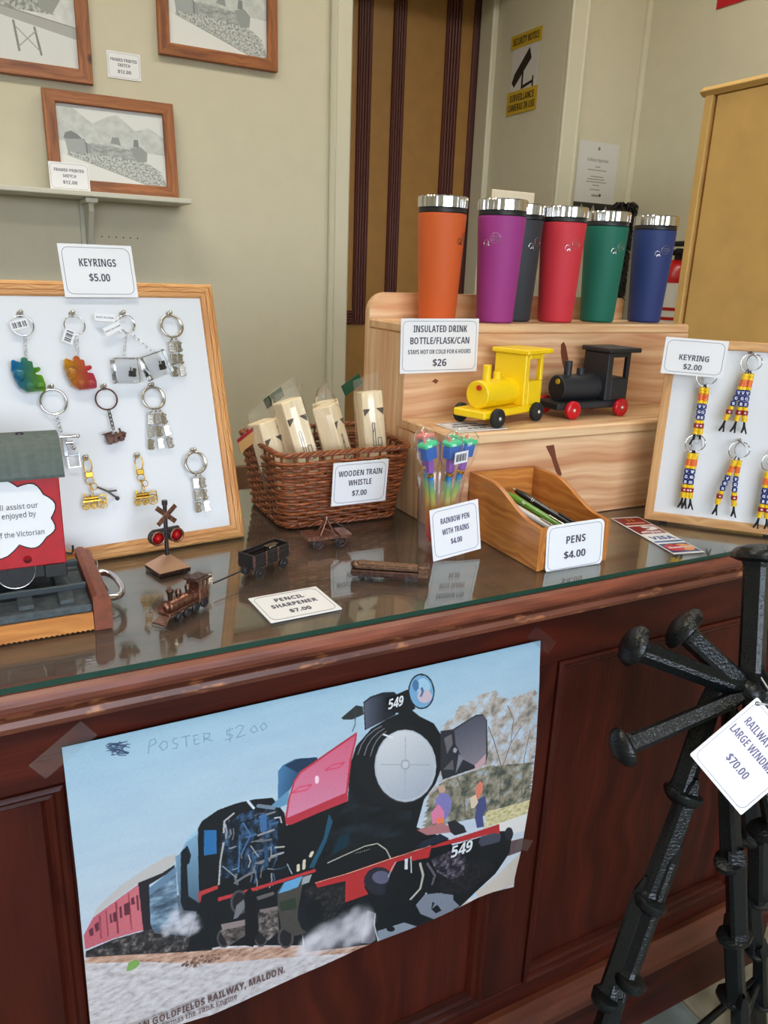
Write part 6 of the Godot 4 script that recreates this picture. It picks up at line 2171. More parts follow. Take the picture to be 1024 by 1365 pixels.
	for i in 7:
		var z := -0.009 + 0.003 * i
		b.tube([Vector3(-0.037, 0.010, z * 0.7), Vector3(-0.048, 0.002, z)], 0.0008, 5)
	b.box(Vector3(-0.0375, 0.0105, 0), Vector3(0.003, 0.004, 0.017), 0.0005)
	b.box(Vector3(-0.048, 0.0018, 0), Vector3(0.002, 0.002, 0.021), 0.0004)
	obj("cowcatcher", b, M.copper, t)
	for x in [-0.024, -0.010, 0.006, 0.022]:
		for z in [-0.0095, 0.0095]:
			b = mb()
			var r := 0.0052 if x < 0.0 else 0.0064
			b.cyl(Vector3(x, r, z - 0.0015), Vector3(x, r, z + 0.0015), r, 16)
			b.ring(Vector3(x, r, z + 0.0016 * signf(z)), r * 0.8, 0.0005, Basis(), 16, 4)
			obj("wheel", b, M.gunmetal, t)
	# wagon with a drawbar
	t = thing("wagon_sharpener", "small grey-bronze open wagon pencil sharpener with long drawbar", "pencil sharpener", Vector3(0.297, TOP + 0.0003, -0.181), 0.50, g)
	t.scale = Vector3.ONE * 1.08
	b = mb()
	b.box(Vector3(0, 0.0145, 0), Vector3(0.062, 0.003, 0.024), 0.0005)
	for z in [-0.0115, 0.0115]:
		for i in 3:
			b.box(Vector3(0, 0.0185 + 0.0048 * i, z), Vector3(0.062, 0.0044, 0.0018), 0.0005)
	for x in [-0.0305, 0.0305]:
		b.box(Vector3(x, 0.0235, 0), Vector3(0.0018, 0.0145, 0.0225), 0.0004)
	obj("wagon_body", b, M.gunmetal, t)
	b = mb()
	for x in [-0.030, -0.010, 0.010, 0.030]:
		for z in [-0.0128, 0.0128]:
			b.box(Vector3(x, 0.0225, z), Vector3(0.0022, 0.0175, 0.0012), 0.0003)
	obj("ribs", b, M.copper, t)
	b = mb()
	b.box(Vector3(0.010, 0.0265, 0), Vector3(0.012, 0.008, 0.010), 0.0008)
	b.box(Vector3(0.010, 0.031, 0.001), Vector3(0.018, 0.0008, 0.007), 0.0001)
	obj("sharpener_blade", b, M.steel, t)
	for x in [-0.021, 0.021]:
		for z in [-0.0105, 0.0105]:
			b = mb()
			b.cyl(Vector3(x, 0.0068, z - 0.0018), Vector3(x, 0.0068, z + 0.0018), 0.0068, 18)
			b.ball(Vector3(x, 0.0068, z + 0.002 * signf(z)), Vector3(0.003, 0.003, 0.0014), 10, 6)
			obj("wheel", b, M.gunmetal, t)
	b = mb()
	b.box(Vector3(-0.034, 0.0125, 0), Vector3(0.006, 0.006, 0.008), 0.0008)
	b.tube([Vector3(-0.036, 0.0125, 0), Vector3(-0.082, 0.0115, 0)], 0.0011, 6)
	obj("drawbar", b, M.gunmetal, t)
	# pump handcar
	t = thing("handcar_sharpener", "small copper railway handcar pencil sharpener in front of the basket", "pencil sharpener", Vector3(0.408, TOP + 0.0003, -0.242), -0.05, g)
	t.scale = Vector3.ONE * 1.05
	b = mb()
	b.box(Vector3(0, 0.0145, 0), Vector3(0.062, 0.004, 0.030), 0.0008)
	b.box(Vector3(0.022, 0.0175, 0.003), Vector3(0.017, 0.003, 0.030), 0.0006)
	b.box(Vector3(-0.022, 0.0175, 0.0), Vector3(0.017, 0.003, 0.030), 0.0006)
	obj("deck", b, M.copper, t)
	for x in [-0.016, 0.016]:
		for z in [-0.012, 0.0135]:
			b = mb(Vector3(x, 0.0078, z))
			b.ring(Vector3.ZERO, 0.0066, 0.0013, Basis(), 18, 6)
			b.cyl(Vector3(0, 0, -0.001), Vector3(0, 0, 0.001), 0.0022, 8)
			for a in 3:
				var v := Vector3(cos(a * PI / 3), sin(a * PI / 3), 0) * 0.0066
				b.cyl(-v, v, 0.0007, 5)
			obj("wheel", b, M.gunmetal, t)
	b = mb()
	for z in [-0.006, 0.006]:
		b.tube([Vector3(-0.010, 0.016, z), Vector3(0.0, 0.038, z * 0.4)], 0.0012, 5)
		b.tube([Vector3(0.010, 0.016, z), Vector3(0.0, 0.038, z * 0.4)], 0.0012, 5)
		b.tube([Vector3(-0.006, 0.026, z * 0.7), Vector3(0.008, 0.020, z)], 0.0008, 5)
	b.ball(Vector3(0, 0.0385, 0), Vector3(0.0024, 0.0024, 0.0034), 10, 6)
	obj("pump_frame", b, M.copper, t)
	b = mb()
	b.tube([Vector3(-0.006, 0.040, 0), Vector3(0.004, 0.036, 0), Vector3(0.026, 0.023, 0)], 0.0011, 6)
	b.cyl(Vector3(0.026, 0.023, -0.010), Vector3(0.026, 0.023, 0.010), 0.001, 6)
	b.cyl(Vector3(-0.006, 0.040, -0.009), Vector3(-0.006, 0.040, 0.009), 0.001, 6)
	obj("pump_lever", b, M.gunmetal, t)
	# long streamlined locomotive
	t = thing("diesel_sharpener", "long flat bronze locomotive pencil sharpener near the counter edge", "pencil sharpener", Vector3(0.434, TOP + 0.0003, -0.098), -0.56, g)
	b = mb()
	b.box(Vector3(0.0, 0.0085, 0), Vector3(0.098, 0.007, 0.018), 0.001)
	b.box(Vector3(0, 0.0045, 0), Vector3(0.094, 0.002, 0.016), 0.0004)
	obj("frame", b, M.dark_copper, t)
	b = mb()
	b.box(Vector3(-0.004, 0.0155, 0), Vector3(0.082, 0.007, 0.013), 0.002)
	for i in 3:
		b.cyl(Vector3(-0.040, 0.0195, -0.004 + 0.004 * i), Vector3(0.034, 0.0185, -0.004 + 0.004 * i), 0.0018, 8)
	b.ball(Vector3(-0.044, 0.017, 0), Vector3(0.006, 0.005, 0.0068), 14, 8)
	b.box(Vector3(0.042, 0.0135, 0), Vector3(0.014, 0.015, 0.0185), 0.0012)
	for i in 3:
		b.box(Vector3(0.0493, 0.0115, -0.005 + 0.005 * i), Vector3(0.0012, 0.009, 0.002), 0.0003)
	obj("hood", b, M.bronze, t)
	for x in [-0.036, -0.026, 0.022, 0.032]:
		for z in [-0.008, 0.008]:
			b = mb()
			b.cyl(Vector3(x, 0.0034, z - 0.0012), Vector3(x, 0.0034, z + 0.0012), 0.0034, 12)
			obj("wheel", b, M.gunmetal, t)
	card("white card reading pencil sharpener seven dollars, lying flat on the glass", 0.087, 0.072, [["PENCIL", 0.0088, 0.017, 0.036], ["SHARPENER", 0.0088, 0.001, 0.056], ["$7.00", 0.0088, -0.017, 0.026]], face_to(Vector3(0.295, TOP + 0.0012, -0.070), Vector3(1, 0, -0.04), Vector3(0.03, 0, -1)))

# ---------------------------------------------------------------- model guard's van on a track board
func donation_van() -> void:
	var t := thing("model_van", "red model railway van with grey roof on a wooden track base", "model train", Vector3(0, TOP, 0))
	var x0 := -0.16
	var grey := mottled(rgb(70, 78, 82), 0.25, 0.05, 61, 0.7, 6.0, 0.2)
	var roofm := mottled(rgb(78, 90, 86), 0.16, 0.05, 62, 0.6, 8.0, 0.1)
	var redm := mottled(rgb(176, 22, 34), 0.08, 0.04, 63, 0.5, 5.0)
	var rail := mat(rgb(64, 72, 76), 0.4, 0.5)
	# wooden base with a saw-toothed lower edge
	var b := woodmb()
	var p := PackedVector2Array()
	p.append(Vector2(0.079, 0.021))
	p.append(Vector2(x0, 0.021))
	var x := x0
	while x < 0.078:
		p.append(Vector2(x, 0.0005))
		p.append(Vector2(x + 0.0025, 0.0022))
		x += 0.005
	p.append(Vector2(0.079, 0.0005))
	b.prism(p, -0.236, -0.090)
	obj("wooden_base", b, M.honey, t)
	b = mb()
	b.box(Vector3((x0 + 0.079) / 2, 0.0255, -0.163), Vector3(0.079 - x0, 0.009, 0.145), 0.002)
	obj("ballast_board", b, grey, t)
	for i in 6:
		b = mb()
		b.box(Vector3(0.056 - 0.039 * i, 0.0322, -0.163), Vector3(0.015, 0.005, 0.128), 0.0012)
		obj("sleeper", b, grey, t)
	for z in [-0.128, -0.200]:
		b = mb()
		b.box(Vector3((x0 + 0.078) / 2, 0.0375, z), Vector3(0.078 - x0, 0.007, 0.005), 0.001)
		obj("rail", b, rail, t)
	# end bar and handle
	b = woodmb()
	b.xf = Transform3D()
	b.prism(PackedVector2Array([Vector2(0.0795, 0.0005), Vector2(0.0975, 0.0005), Vector2(0.0975, 0.033), Vector2(0.095, 0.037), Vector2(0.0915, 0.0365), Vector2(0.0885, 0.040), Vector2(0.084, 0.0405), Vector2(0.0795, 0.038)]), -0.245, -0.088)
	obj("end_bar", b, mottled(rgb(126, 66, 44), 0.15, 0.05, 64, 0.45, 5.0), t)
	b = mb()
	var path := []
	for i in 13:
		var a := PI * i / 12.0
		path.append(Vector3(0.098 + 0.020 * pow(sin(a), 0.7), 0.022 - 0.004 * sin(a), -0.160 - 0.040 * -cos(a)))
	b.tube(path, 0.0038, 10)
	for z in [-0.120, -0.200]:
		b.box(Vector3(0.0985, 0.019, z), Vector3(0.0016, 0.034, 0.011), 0.0006)
	obj("handle", b, M.chrome, t)
	# van body
	b = mb()
	b.box(Vector3((x0 + 0.061) / 2, 0.113, -0.1665), Vector3(0.061 - x0, 0.096, 0.075), 0.0012)
	var body := obj("van_body", b, redm, t)
	b = mb()
	b.box(Vector3((x0 + 0.061) / 2, 0.0575, -0.1665), Vector3(0.060 - x0, 0.014, 0.066), 0.001)
	b.box(Vector3(0.050, 0.0575, -0.135), Vector3(0.022, 0.014, 0.012), 0.001)
	obj("underframe", b, M.black_paint, t)
	for xx in [0.012, -0.09]:
		for z in [-0.137, -0.196]:
			b = mb()
			b.cyl(Vector3(xx, 0.0605, z - 0.004), Vector3(xx, 0.0605, z + 0.004), 0.0195, 24)
			b.cyl(Vector3(xx, 0.0605, z + 0.003), Vector3(xx, 0.0605, z + 0.0055), 0.008, 14)
			var wh := obj("wheel", b, M.black_paint, t)
			b = mb()
			b.ring(Vector3(xx, 0.0605, z + 0.0035), 0.0188, 0.001, Basis(), 26, 5)
			obj("tyre", b, M.steel, wh)
	b = mb()
	b.tube([Vector3(0.061, 0.069, -0.150), Vector3(0.068, 0.067, -0.150), Vector3(0.070, 0.070, -0.150), Vector3(0.070, 0.076, -0.150)], 0.0013, 6)
	obj("coupling_hook", b, M.black, t)
	# roof: arched, finely ribbed
	b = mb()
	var pr := PackedVector2Array()
	var n := 40
	for i in n + 1:
		var a := lerpf(-1.0, 1.0, float(i) / n)
		pr.append(Vector2(a * 0.048, 0.1985 - 0.035 * a * a * (0.55 + 0.45 * a * a) + (0.0004 if i % 2 else 0.0)))
	for i in n + 1:
		var a := lerpf(1.0, -1.0, float(i) / n)
		pr.append(Vector2(a * 0.0475, 0.1955 - 0.035 * a * a * (0.55 + 0.45 * a * a)))
	b.xf = Transform3D(Basis(Vector3(0, 0, 1), Vector3(0, 1, 0), Vector3(1, 0, 0)), Vector3(0, 0, -0.1665))
	b.prism(pr, x0 - 0.003, 0.066)
	obj("roof", b, roofm, t)
	b = mb()
	var en := PackedVector2Array()
	for i in 21:
		var a := lerpf(-1.0, 1.0, i / 20.0)
		en.append(Vector2(a * 0.0372, 0.1945 - 0.030 * a * a))
	b.xf = Transform3D(Basis(Vector3(0, 0, 1), Vector3(0, 1, 0), Vector3(1, 0, 0)), Vector3(0, 0, -0.1665))
	b.prism(en, x0, 0.060)
	obj("gable", b, redm, t)
	for q in [Vector3(0.036, 0.186, -0.143), Vector3(0.030, 0.1985, -0.163)]:
		b = mb()
		b.ball(q, Vector3(0.0045, 0.0016, 0.0045), 14, 6)
		b.box(q + Vector3(0, 0.0015, 0), Vector3(0.006, 0.001, 0.001))
		obj("screw", b, M.gunmetal, t)
	b = mb()
	b.ball(Vector3(0.024, 0.074, -0.1285), Vector3(0.0042, 0.0042, 0.0014), 14, 6)
	obj("screw", b, redm, t)
	b = mb()
	b.box(Vector3(0.024, 0.074, -0.1268), Vector3(0.0045, 0.0009, 0.0008))
	b.box(Vector3(0.024, 0.074, -0.1268), Vector3(0.0009, 0.0045, 0.0008))
	obj("screw_slot", b, M.black, t)
	# cloud-shaped notice with black outline
	var cl := PackedVector2Array()
	var cen := [Vector2(0.045, 0.142), Vector2(0.050, 0.116), Vector2(0.044, 0.096), Vector2(0.018, 0.091), Vector2(-0.020, 0.088), Vector2(-0.05, 0.086), Vector2(-0.09, 0.084), Vector2(-0.125, 0.090), Vector2(-0.140, 0.118), Vector2(-0.125, 0.143), Vector2(-0.09, 0.150), Vector2(-0.05, 0.151), Vector2(-0.006, 0.153), Vector2(0.022, 0.152)]
	for i in cen.size():
		var a: Vector2 = cen[i]
		var c: Vector2 = cen[(i + 1) % cen.size()]
		var d := c - a
		var nn := Vector2(-d.y, d.x).normalized()
		if nn.dot((a + c) / 2 - Vector2(-0.05, 0.12)) < 0:
			nn = -nn
		for k in 6:
			var f := k / 6.0
			cl.append(a + d * f + nn * d.length() * 0.30 * sin(PI * f))
	b = mb(Vector3(0, 0, -0.1288))
	b.prism(cl, 0, 0.0004)
	var note := obj("notice", b, M.laminate, t)
	b = mb()
	var ol := []
	for q in cl:
		ol.append(Vector3(q.x, q.y, -0.1282))
	b.tube(ol, 0.0006, 5, true)
	obj("notice_outline", b, M.black, note)
	for l in [["will assist our", 0.0056, 0.1315, 0.022, 0.042], ["be enjoyed by", 0.0056, 0.1225, 0.020, 0.040], ["of the Victorian", 0.0056, 0.1025, 0.024, 0.045]]:
		letters(note, l[0], l[1], Transform3D(Basis(), Vector3(l[3] - 0.004, l[2], -0.1280)), M.ink, 500, "Droid Sans", l[4])

# ---------------------------------------------------------------- pictures and shelf on the back wall
func sketch(kind: int) -> Image:
	var p := Pic.new(420, 300, rgb(214, 218, 216))
	var g := RandomNumberGenerator.new()
	g.seed = 70 + kind
	if kind == 0:
		p.poly([0, 60, 150, 40, 260, 160, 330, 230, 460, 130, 560, 80, 660, 200, 720, 270, 850, 210, 1000, 330, 1000, 560, 0, 480], rgb(192, 198, 196))
		p.noisy([0, 60, 150, 40, 260, 160, 330, 230, 460, 130, 560, 80, 660, 200, 720, 270, 850, 210, 1000, 330, 1000, 560, 0, 480], [rgb(180, 186, 184), rgb(204, 208, 206)], 0.02, 71)
		p.poly([60, 440, 80, 380, 130, 350, 190, 390, 230, 450, 80, 470], rgb(122, 128, 128))
		p.poly([70, 460, 235, 440, 250, 680, 90, 640], rgb(160, 166, 166))
		p.poly([235, 480, 300, 500, 300, 640, 250, 660], rgb(150, 156, 156))
		p.noisy([300, 480, 660, 520, 780, 540, 800, 640, 700, 660, 300, 640], [rgb(132, 138, 136), rgb(184, 190, 188)], 0.06, 75, 0.4)
		p.poly([660, 500, 760, 470, 820, 540, 810, 660, 720, 690], rgb(146, 152, 150))
		p.poly([480, 460, 500, 380, 560, 380, 575, 480], rgb(142, 148, 148))
		p.poly([690, 480, 700, 380, 740, 380, 745, 480], rgb(126, 132, 132))
		p.line([235, 440, 260, 500, 262, 640], 8, rgb(96, 100, 100))
		p.poly([80, 640, 400, 640, 820, 700, 940, 800, 1000, 1000, 860, 1000, 500, 840, 90, 660], rgb(164, 168, 166))
		p.noisy([90, 620, 400, 620, 820, 680, 940, 780, 980, 980, 860, 1000, 500, 830, 100, 665], [rgb(112, 118, 116), rgb(150, 156, 154), rgb(196, 200, 198), rgb(206, 210, 208)], 0.09, 72)
		p.poly([0, 650, 90, 665, 500, 845, 850, 1000, 0, 1000], rgb(222, 225, 223))
		p.line([80, 660, 500, 840, 860, 1000], 4, rgb(140, 144, 142))
	else:
		p.noisy([0, 0, 1000, 0, 1000, 640, 0, 500], [rgb(192, 196, 194), rgb(220, 223, 221)], 0.012, 73)
		p.noisy([100, 0, 480, 0, 560, 200, 420, 260, 120, 220], [rgb(126, 130, 126), rgb(186, 190, 186)], 0.02, 76)
		p.poly([680, 120, 760, 90, 800, 120, 790, 210, 690, 200], rgb(112, 116, 112))
		p.poly([0, 230, 420, 250, 640, 330, 760, 480, 860, 560, 600, 560, 0, 440], rgb(164, 168, 164))
		p.noisy([0, 230, 420, 250, 640, 330, 760, 480, 860, 560, 600, 560, 0, 440], [rgb(106, 110, 106), rgb(140, 144, 140), rgb(184, 188, 184), rgb(204, 206, 204)], 0.07, 74)
		p.poly([420, 330, 490, 330, 490, 440, 420, 440], rgb(210, 212, 210))
		p.poly([740, 340, 900, 430, 840, 560, 760, 520], rgb(150, 154, 150))
		p.poly([0, 440, 1000, 640, 1000, 740, 0, 500], rgb(170, 172, 168))
		p.line([0, 440, 500, 545, 1000, 640], 5, rgb(120, 122, 118))
		for q in [[30, 560], [250, 620], [590, 700]]:
			p.line([q[0], q[1] - 40, q[0] + 20, q[1] + 190], 16, rgb(130, 132, 128))
			p.line([q[0] + 130, q[1] - 10, q[0] + 160, q[1] + 200], 16, rgb(130, 132, 128))
			p.line([q[0] + 10, q[1], q[0] + 150, q[1] + 170], 8, rgb(160, 162, 158))
			p.line([q[0] + 140, q[1] + 10, q[0] + 20, q[1] + 160], 8, rgb(160, 162, 158))
	return p.im

func picture(label: String, w: float, h: float, bar: float, at: Transform3D, kind: int) -> void:
	var t := thing("framed_sketch", label, "picture", Vector3.ZERO, 0.0, "framed locomotive sketches")
	t.transform = at
	mitred(t, w, h, [Vector2(0, 0), Vector2(0, 0.017), Vector2(0.002, 0.019), Vector2(bar - 0.002, 0.019), Vector2(bar, 0.017), Vector2(bar, 0)], M.stained)
	var b := mb()
	var hw := w / 2 - bar + 0.004
	var hh := h / 2 - bar + 0.004
	b.quad(Vector3(-hw, hh, 0.008), Vector3(hw, hh, 0.008), Vector3(hw, -hh, 0.008), Vector3(-hw, -hh, 0.008), Vector3(0, 0, 1), [Vector2(0, 0), Vector2(1, 0), Vector2(1, 1), Vector2(0, 1)])
	b.box(Vector3(0, 0, 0.004), Vector3(hw * 2, hh * 2, 0.006))
	var nv := b.uv.size()
	for i in range(4, nv):
		b.uv[i] = Vector2(0.95, 0.02)
	var m := mat(Color.WHITE, 0.6)
	m.albedo_texture = tex(sketch(kind))
	obj("pencil_print", b, m, t)

func wall_pictures() -> void:
	var zw := -1.9
	picture("framed pencil sketch of a locomotive on a trestle bridge, cut by the left edge", 0.46, 0.36, 0.036, Transform3D(Basis(Vector3(0, 0, 1), 0.0), Vector3(0.148, 1.986, zw + 0.002)), 1)
	picture("framed pencil sketch of a locomotive hanging highest on the cream wall", 0.366, 0.30, 0.033, Transform3D(Basis(Vector3(0, 0, 1), 0.0), Vector3(0.751, 2.063, zw + 0.002)), 0)
	var lean := deg_to_rad(7.0)
	var by := Vector3(0, cos(lean), -sin(lean))
	picture("framed pencil sketch of a locomotive standing on the painted wall shelf", 0.362, 0.268, 0.033, Transform3D(Basis(Vector3(1, 0, 0), by, Vector3(0, sin(lean), cos(lean))), Vector3(0.418, 1.5135, zw + 0.045) + by * 0.134), 0)
	# shelf and bracket
	var t := thing("wall_shelf", "narrow pale painted shelf on a bracket carrying the lower sketch", "shelf")
	var b := mb()
	b.box(Vector3(-0.03, 1.505, zw + 0.078), Vector3(1.29, 0.014, 0.154), 0.002)
	obj("shelf_board", b, M.shelf_paint, t)
	for x in [0.335, -0.45]:
		b = mb()
		b.box(Vector3(x, 1.40, zw + 0.006), Vector3(0.040, 0.195, 0.012), 0.002)
		b.box(Vector3(x, 1.4905, zw + 0.07), Vector3(0.034, 0.014, 0.14), 0.002)
		b.xf = Transform3D(Basis(Vector3(0, 0, 1), Vector3(0, 1, 0), Vector3(1, 0, 0)), Vector3(x, 0, 0))
		b.prism(PackedVector2Array([Vector2(zw + 0.01, 1.485), Vector2(zw + 0.12, 1.485), Vector2(zw + 0.115, 1.462), Vector2(zw + 0.03, 1.35), Vector2(zw + 0.01, 1.34)]), -0.007, 0.007)
		obj("bracket", b, M.shelf_paint, t)
	card("white price card for the framed sketches, standing on the wall shelf", 0.105, 0.072, [["FRAMED PRINTED", 0.008, 0.016, 0.078], ["SKETCH", 0.008, 0.001, 0.034], ["$12.00", 0.009, -0.016]], face_to(Vector3(0.283, 1.549, zw + 0.118), Vector3(1, 0, 0), Vector3(0, 1, -0.12)), 0.001, Color(0.3, 0.3, 0.34))
	card("white price card in a clear sleeve stuck on the cream wall", 0.094, 0.070, [["FRAMED PRINTED", 0.008, 0.014, 0.074], ["SKETCH", 0.008, 0.001, 0.034], ["$12.00", 0.009, -0.016]], face_to(Vector3(0.469, 1.870, zw + 0.002), Vector3(1, 0, 0), Vector3(0, 1, 0)), 0.001, Color(0.3, 0.3, 0.34))
	# screw holes left under the shelf
	b = mb()
	for i in 6:
		b.ball(Vector3(0.375 + 0.021 * i, 1.398, zw + 0.0005), Vector3(0.0022, 0.0022, 0.001), 6, 4)
	metas(obj("wall_holes", b, M.ink), "row of small dark plug holes in the wall under the shelf", "holes")

# ---------------------------------------------------------------- passage, notices, cupboard, extinguisher
func far_things() -> void:
	var yel := mat(rgb(196, 164, 44), 0.5)
	var blk := mat(rgb(36, 34, 30), 0.5)
	# security notice on the passage wall, facing -x
	var t := thing("security_notice", "yellow and white security camera notice on the passage wall", "sign")
	t.transform = Transform3D(Basis(Vector3(0, 0, 1), Vector3(0, 1, 0), Vector3(-1, 0, 0)), Vector3(2.0755, 1.975, -2.15))
	var b := mb()
	b.box(Vector3(0, 0.005, 0.0005), Vector3(0.17, 0.27, 0.001))
	b.xf = Transform3D()
	var sh := obj("sheet", b, mat(rgb(206, 204, 200), 0.5), t)
	t.position.y = 2.115
	b = mb()
	b.box(Vector3(0, 0.118, 0.0015), Vector3(0.20, 0.050, 0.001))
	obj("yellow_panel", b, yel, t)
	b = mb()
	b.box(Vector3(0, -0.106, 0.0015), Vector3(0.20, 0.086, 0.001))
	obj("yellow_panel", b, yel, t)
	letters(t, "SECURITY NOTICE", 0.026, Transform3D(Basis(), Vector3(0, 0.118, 0.0025)), blk, 700, "Droid Sans", 0.17)
	letters(t, "SURVEILLANCE", 0.026, Transform3D(Basis(), Vector3(0, -0.089, 0.0025)), blk, 700, "Droid Sans", 0.16)
	letters(t, "CAMERAS IN USE", 0.026, Transform3D(Basis(), Vector3(0, -0.124, 0.0025)), blk, 700, "Droid Sans", 0.175)
	b = mb(Vector3(0, 0, 0.0015))
	b.prism(PackedVector2Array([Vector2(-0.075, -0.030), Vector2(-0.058, -0.048), Vector2(0.045, 0.042), Vector2(0.030, 0.082), Vector2(-0.060, 0.0)]), 0, 0.001)
	b.prism(PackedVector2Array([Vector2(-0.010, 0.0), Vector2(0.0, 0.008), Vector2(0.0, -0.048), Vector2(0.06, -0.038), Vector2(0.06, -0.024), Vector2(0.068, -0.024), Vector2(0.068, -0.062), Vector2(0.06, -0.062), Vector2(0.06, -0.048), Vector2(-0.010, -0.062)]), 0, 0.001)
	obj("camera_symbol", b, blk, t)
	# certificate
	t = thing("certificate", "white printed certificate with dark photo strip beside the passage", "certificate")
	t.position = Vector3(2.288, 1.70, -1.898)
	b = mb()
	b.box(Vector3(0, 0, 0.0005), Vector3(0.208, 0.297, 0.001))
	obj("sheet", b, mat(rgb(206, 206, 202), 0.5), t)
	var ink := mat(rgb(120, 118, 112), 0.6)
	b = mb()
	b.prism(PackedVector2Array([Vector2(0, 0.008), Vector2(0.008, 0), Vector2(0, -0.008), Vector2(-0.008, 0)]), 0.0011, 0.0016)
	var em := obj("emblem", b, ink, t)
	em.position.y = 0.125
	letters(t, "Certificate of Appreciation", 0.012, Transform3D(Basis(), Vector3(0.0, 0.083, 0.0013)), ink, 500, "Droid Sans", 0.11)
	# lines of print too small to read
	b = mb()
	for l in [[0.058, 0.02], [0.046, 0.095], [0.022, 0.06], [0.012, 0.09], [0.002, 0.10], [-0.010, 0.028], [-0.026, 0.05], [-0.046, 0.03], [-0.050, 0.03]]:
		var x: float = -l[1] / 2.0
		while x < l[1] / 2.0:
			var wd: float = 0.004 + 0.004 * absf(sin(x * 900.0 + l[0] * 70.0))
			b.box(Vector3(x + wd / 2, l[0], 0.0012), Vector3(wd, 0.0035, 0.0003))
			x += wd + 0.002
	obj("small_print", b, ink, t)
	b = mb()
	b.cyl(Vector3(0.028, -0.046, 0.001), Vector3(0.028, -0.046, 0.0016), 0.006, 14)
	obj("bank_emblem", b, mat(rgb(70, 66, 64), 0.6), t)
	b = mb()
	b.box(Vector3(0, -0.112, 0.0012), Vector3(0.208, 0.072, 0.0008))
	var stp := obj("photo_strip", b, mat(rgb(46, 44, 40), 0.5), t)
	b = mb(Vector3(0, -0.112, 0.0017))
	for x in [-0.062, 0.0, 0.066]:
		b.prism(PackedVector2Array([Vector2(x - 0.026, -0.02), Vector2(x, 0.03), Vector2(x + 0.026, -0.02), Vector2(x + 0.012, -0.012), Vector2(x, -0.03), Vector2(x - 0.012, -0.012)]), 0, 0.0004)
	obj("peaks", b, mat(rgb(150, 148, 140), 0.6), stp)
	# dark shaggy duster hanging between the green and blue tumblers
	t = thing("black_duster", "dark shaggy upright duster behind the green and blue tumblers", "duster", Vector3(2.37, 1.24, -1.80))
	b = mb()
	b.cyl(Vector3(0.0, -0.25, 0), Vector3(0, 0.30, 0), 0.012, 10)
	obj("handle", b, M.black, t)
	b = mb()
	var g := RandomNumberGenerator.new()
	g.seed = 81
	for i in 1100:
		var y := g.randf_range(-0.05, 0.38)
		var a := g.randf() * TAU
		var r := 0.042 + (0.010 if y > 0.31 else 0.0)
		var e := Vector3(cos(a), 0, sin(a))
		var o := Vector3(0, y, 0)
		b.tube([o + e * 0.006, o + e * r * 0.7 + Vector3(0, 0.004, 0), o + e * r + Vector3(0, -0.012 + g.randf_range(-0.008, 0.008), 0)], [0.004, 0.0045, 0.001], 4, false, false)
	var fl := obj("fibres", b, mat(rgb(44, 40, 38), 0.9), t)
	fl.set_meta("kind", "stuff")
	# fire extinguisher on the right wall
	t = thing("fire_extinguisher", "red fire extinguisher with white label by the mustard cupboard", "fire extinguisher", Vector3(2.385, 0.98, -1.50), 0.0)
	var red := mat(rgb(176, 18, 24), 0.3)
	b = mb()
	b.lathe([Vector2(0, 0), Vector2(0.06, 0), Vector2(0.066, 0.006), Vector2(0.066, 0.36), Vector2(0.058, 0.40), Vector2(0.035, 0.425), Vector2(0.018, 0.43), Vector2(0, 0.43)], 28)
	obj("cylinder", b, red, t)
	b = mb()
	b.lathe([Vector2(0.0665, 0.18), Vector2(0.0668, 0.18), Vector2(0.0668, 0.345), Vector2(0.0665, 0.345)], 28)
	var lb := obj("label", b, mat(rgb(222, 220, 216), 0.4), t)
	b = mb()
	for y in [0.21, 0.245]:
		b.lathe([Vector2(0.0667, y), Vector2(0.067, y), Vector2(0.067, y + 0.012), Vector2(0.0667, y + 0.012)], 28)
	obj("label_band", b, red, lb)
	b = mb()
	b.cyl(Vector3(0, 0.43, 0), Vector3(0, 0.47, 0), 0.018, 14)
	b.box(Vector3(-0.03, 0.485, 0.03), Vector3(0.03, 0.018, 0.12), 0.004)
	b.box(Vector3(-0.03, 0.458, 0.03), Vector3(0.024, 0.012, 0.10), 0.004)
	b.tube([Vector3(0, 0.455, -0.02), Vector3(-0.03, 0.46, -0.07), Vector3(-0.04, 0.40, -0.085), Vector3(-0.04, 0.22, -0.08)], 0.011, 8)
	obj("valve", b, M.black, t)
	b = mb()
	b.box(Vector3(0.075, 0.25, 0), Vector3(0.018, 0.3, 0.05), 0.002)
	obj("wall_bracket", b, M.black, t)
	# red location sign high on the right wall
	t = thing("extinguisher_sign", "red sign high on the right wall, at the picture's top edge", "sign", Vector3(2.468, 2.36, -1.46), -PI / 2)
	b = mb()
	b.box(Vector3(0, 0, 0.0006), Vector3(0.22, 0.20, 0.0012))
	obj("sheet", b, mat(rgb(186, 20, 34), 0.45), t)
	# mustard cupboard right of the counter; the side panel faces the counter
	t = thing("mustard_cupboard", "tall mustard-painted cupboard beyond the right end of the counter", "cupboard", Vector3(1.6, FLOOR, -0.765))
	var ch := 1.70
	b = mb()
	b.box(Vector3(0.28, ch / 2, 0.36), Vector3(0.53, ch, 0.72), 0.003)
	obj("carcass", b, M.mustard_light, t)
	b = mb()
	b.box(Vector3(0.006, ch / 2, 0.011), Vector3(0.022, ch, 0.022), 0.002)
	obj("stile", b, M.mustard_light, t)
	b = mb()
	b.box(Vector3(0.010, ch / 2, 0.3745), Vector3(0.016, ch - 0.002, 0.691), 0.003)
	obj("side_panel", b, M.mustard_light, t)
	b = mb()
	b.box(Vector3(0.28, ch + 0.010, 0.36), Vector3(0.58, 0.020, 0.76), 0.009)
	obj("cornice", b, M.mustard_light, t)

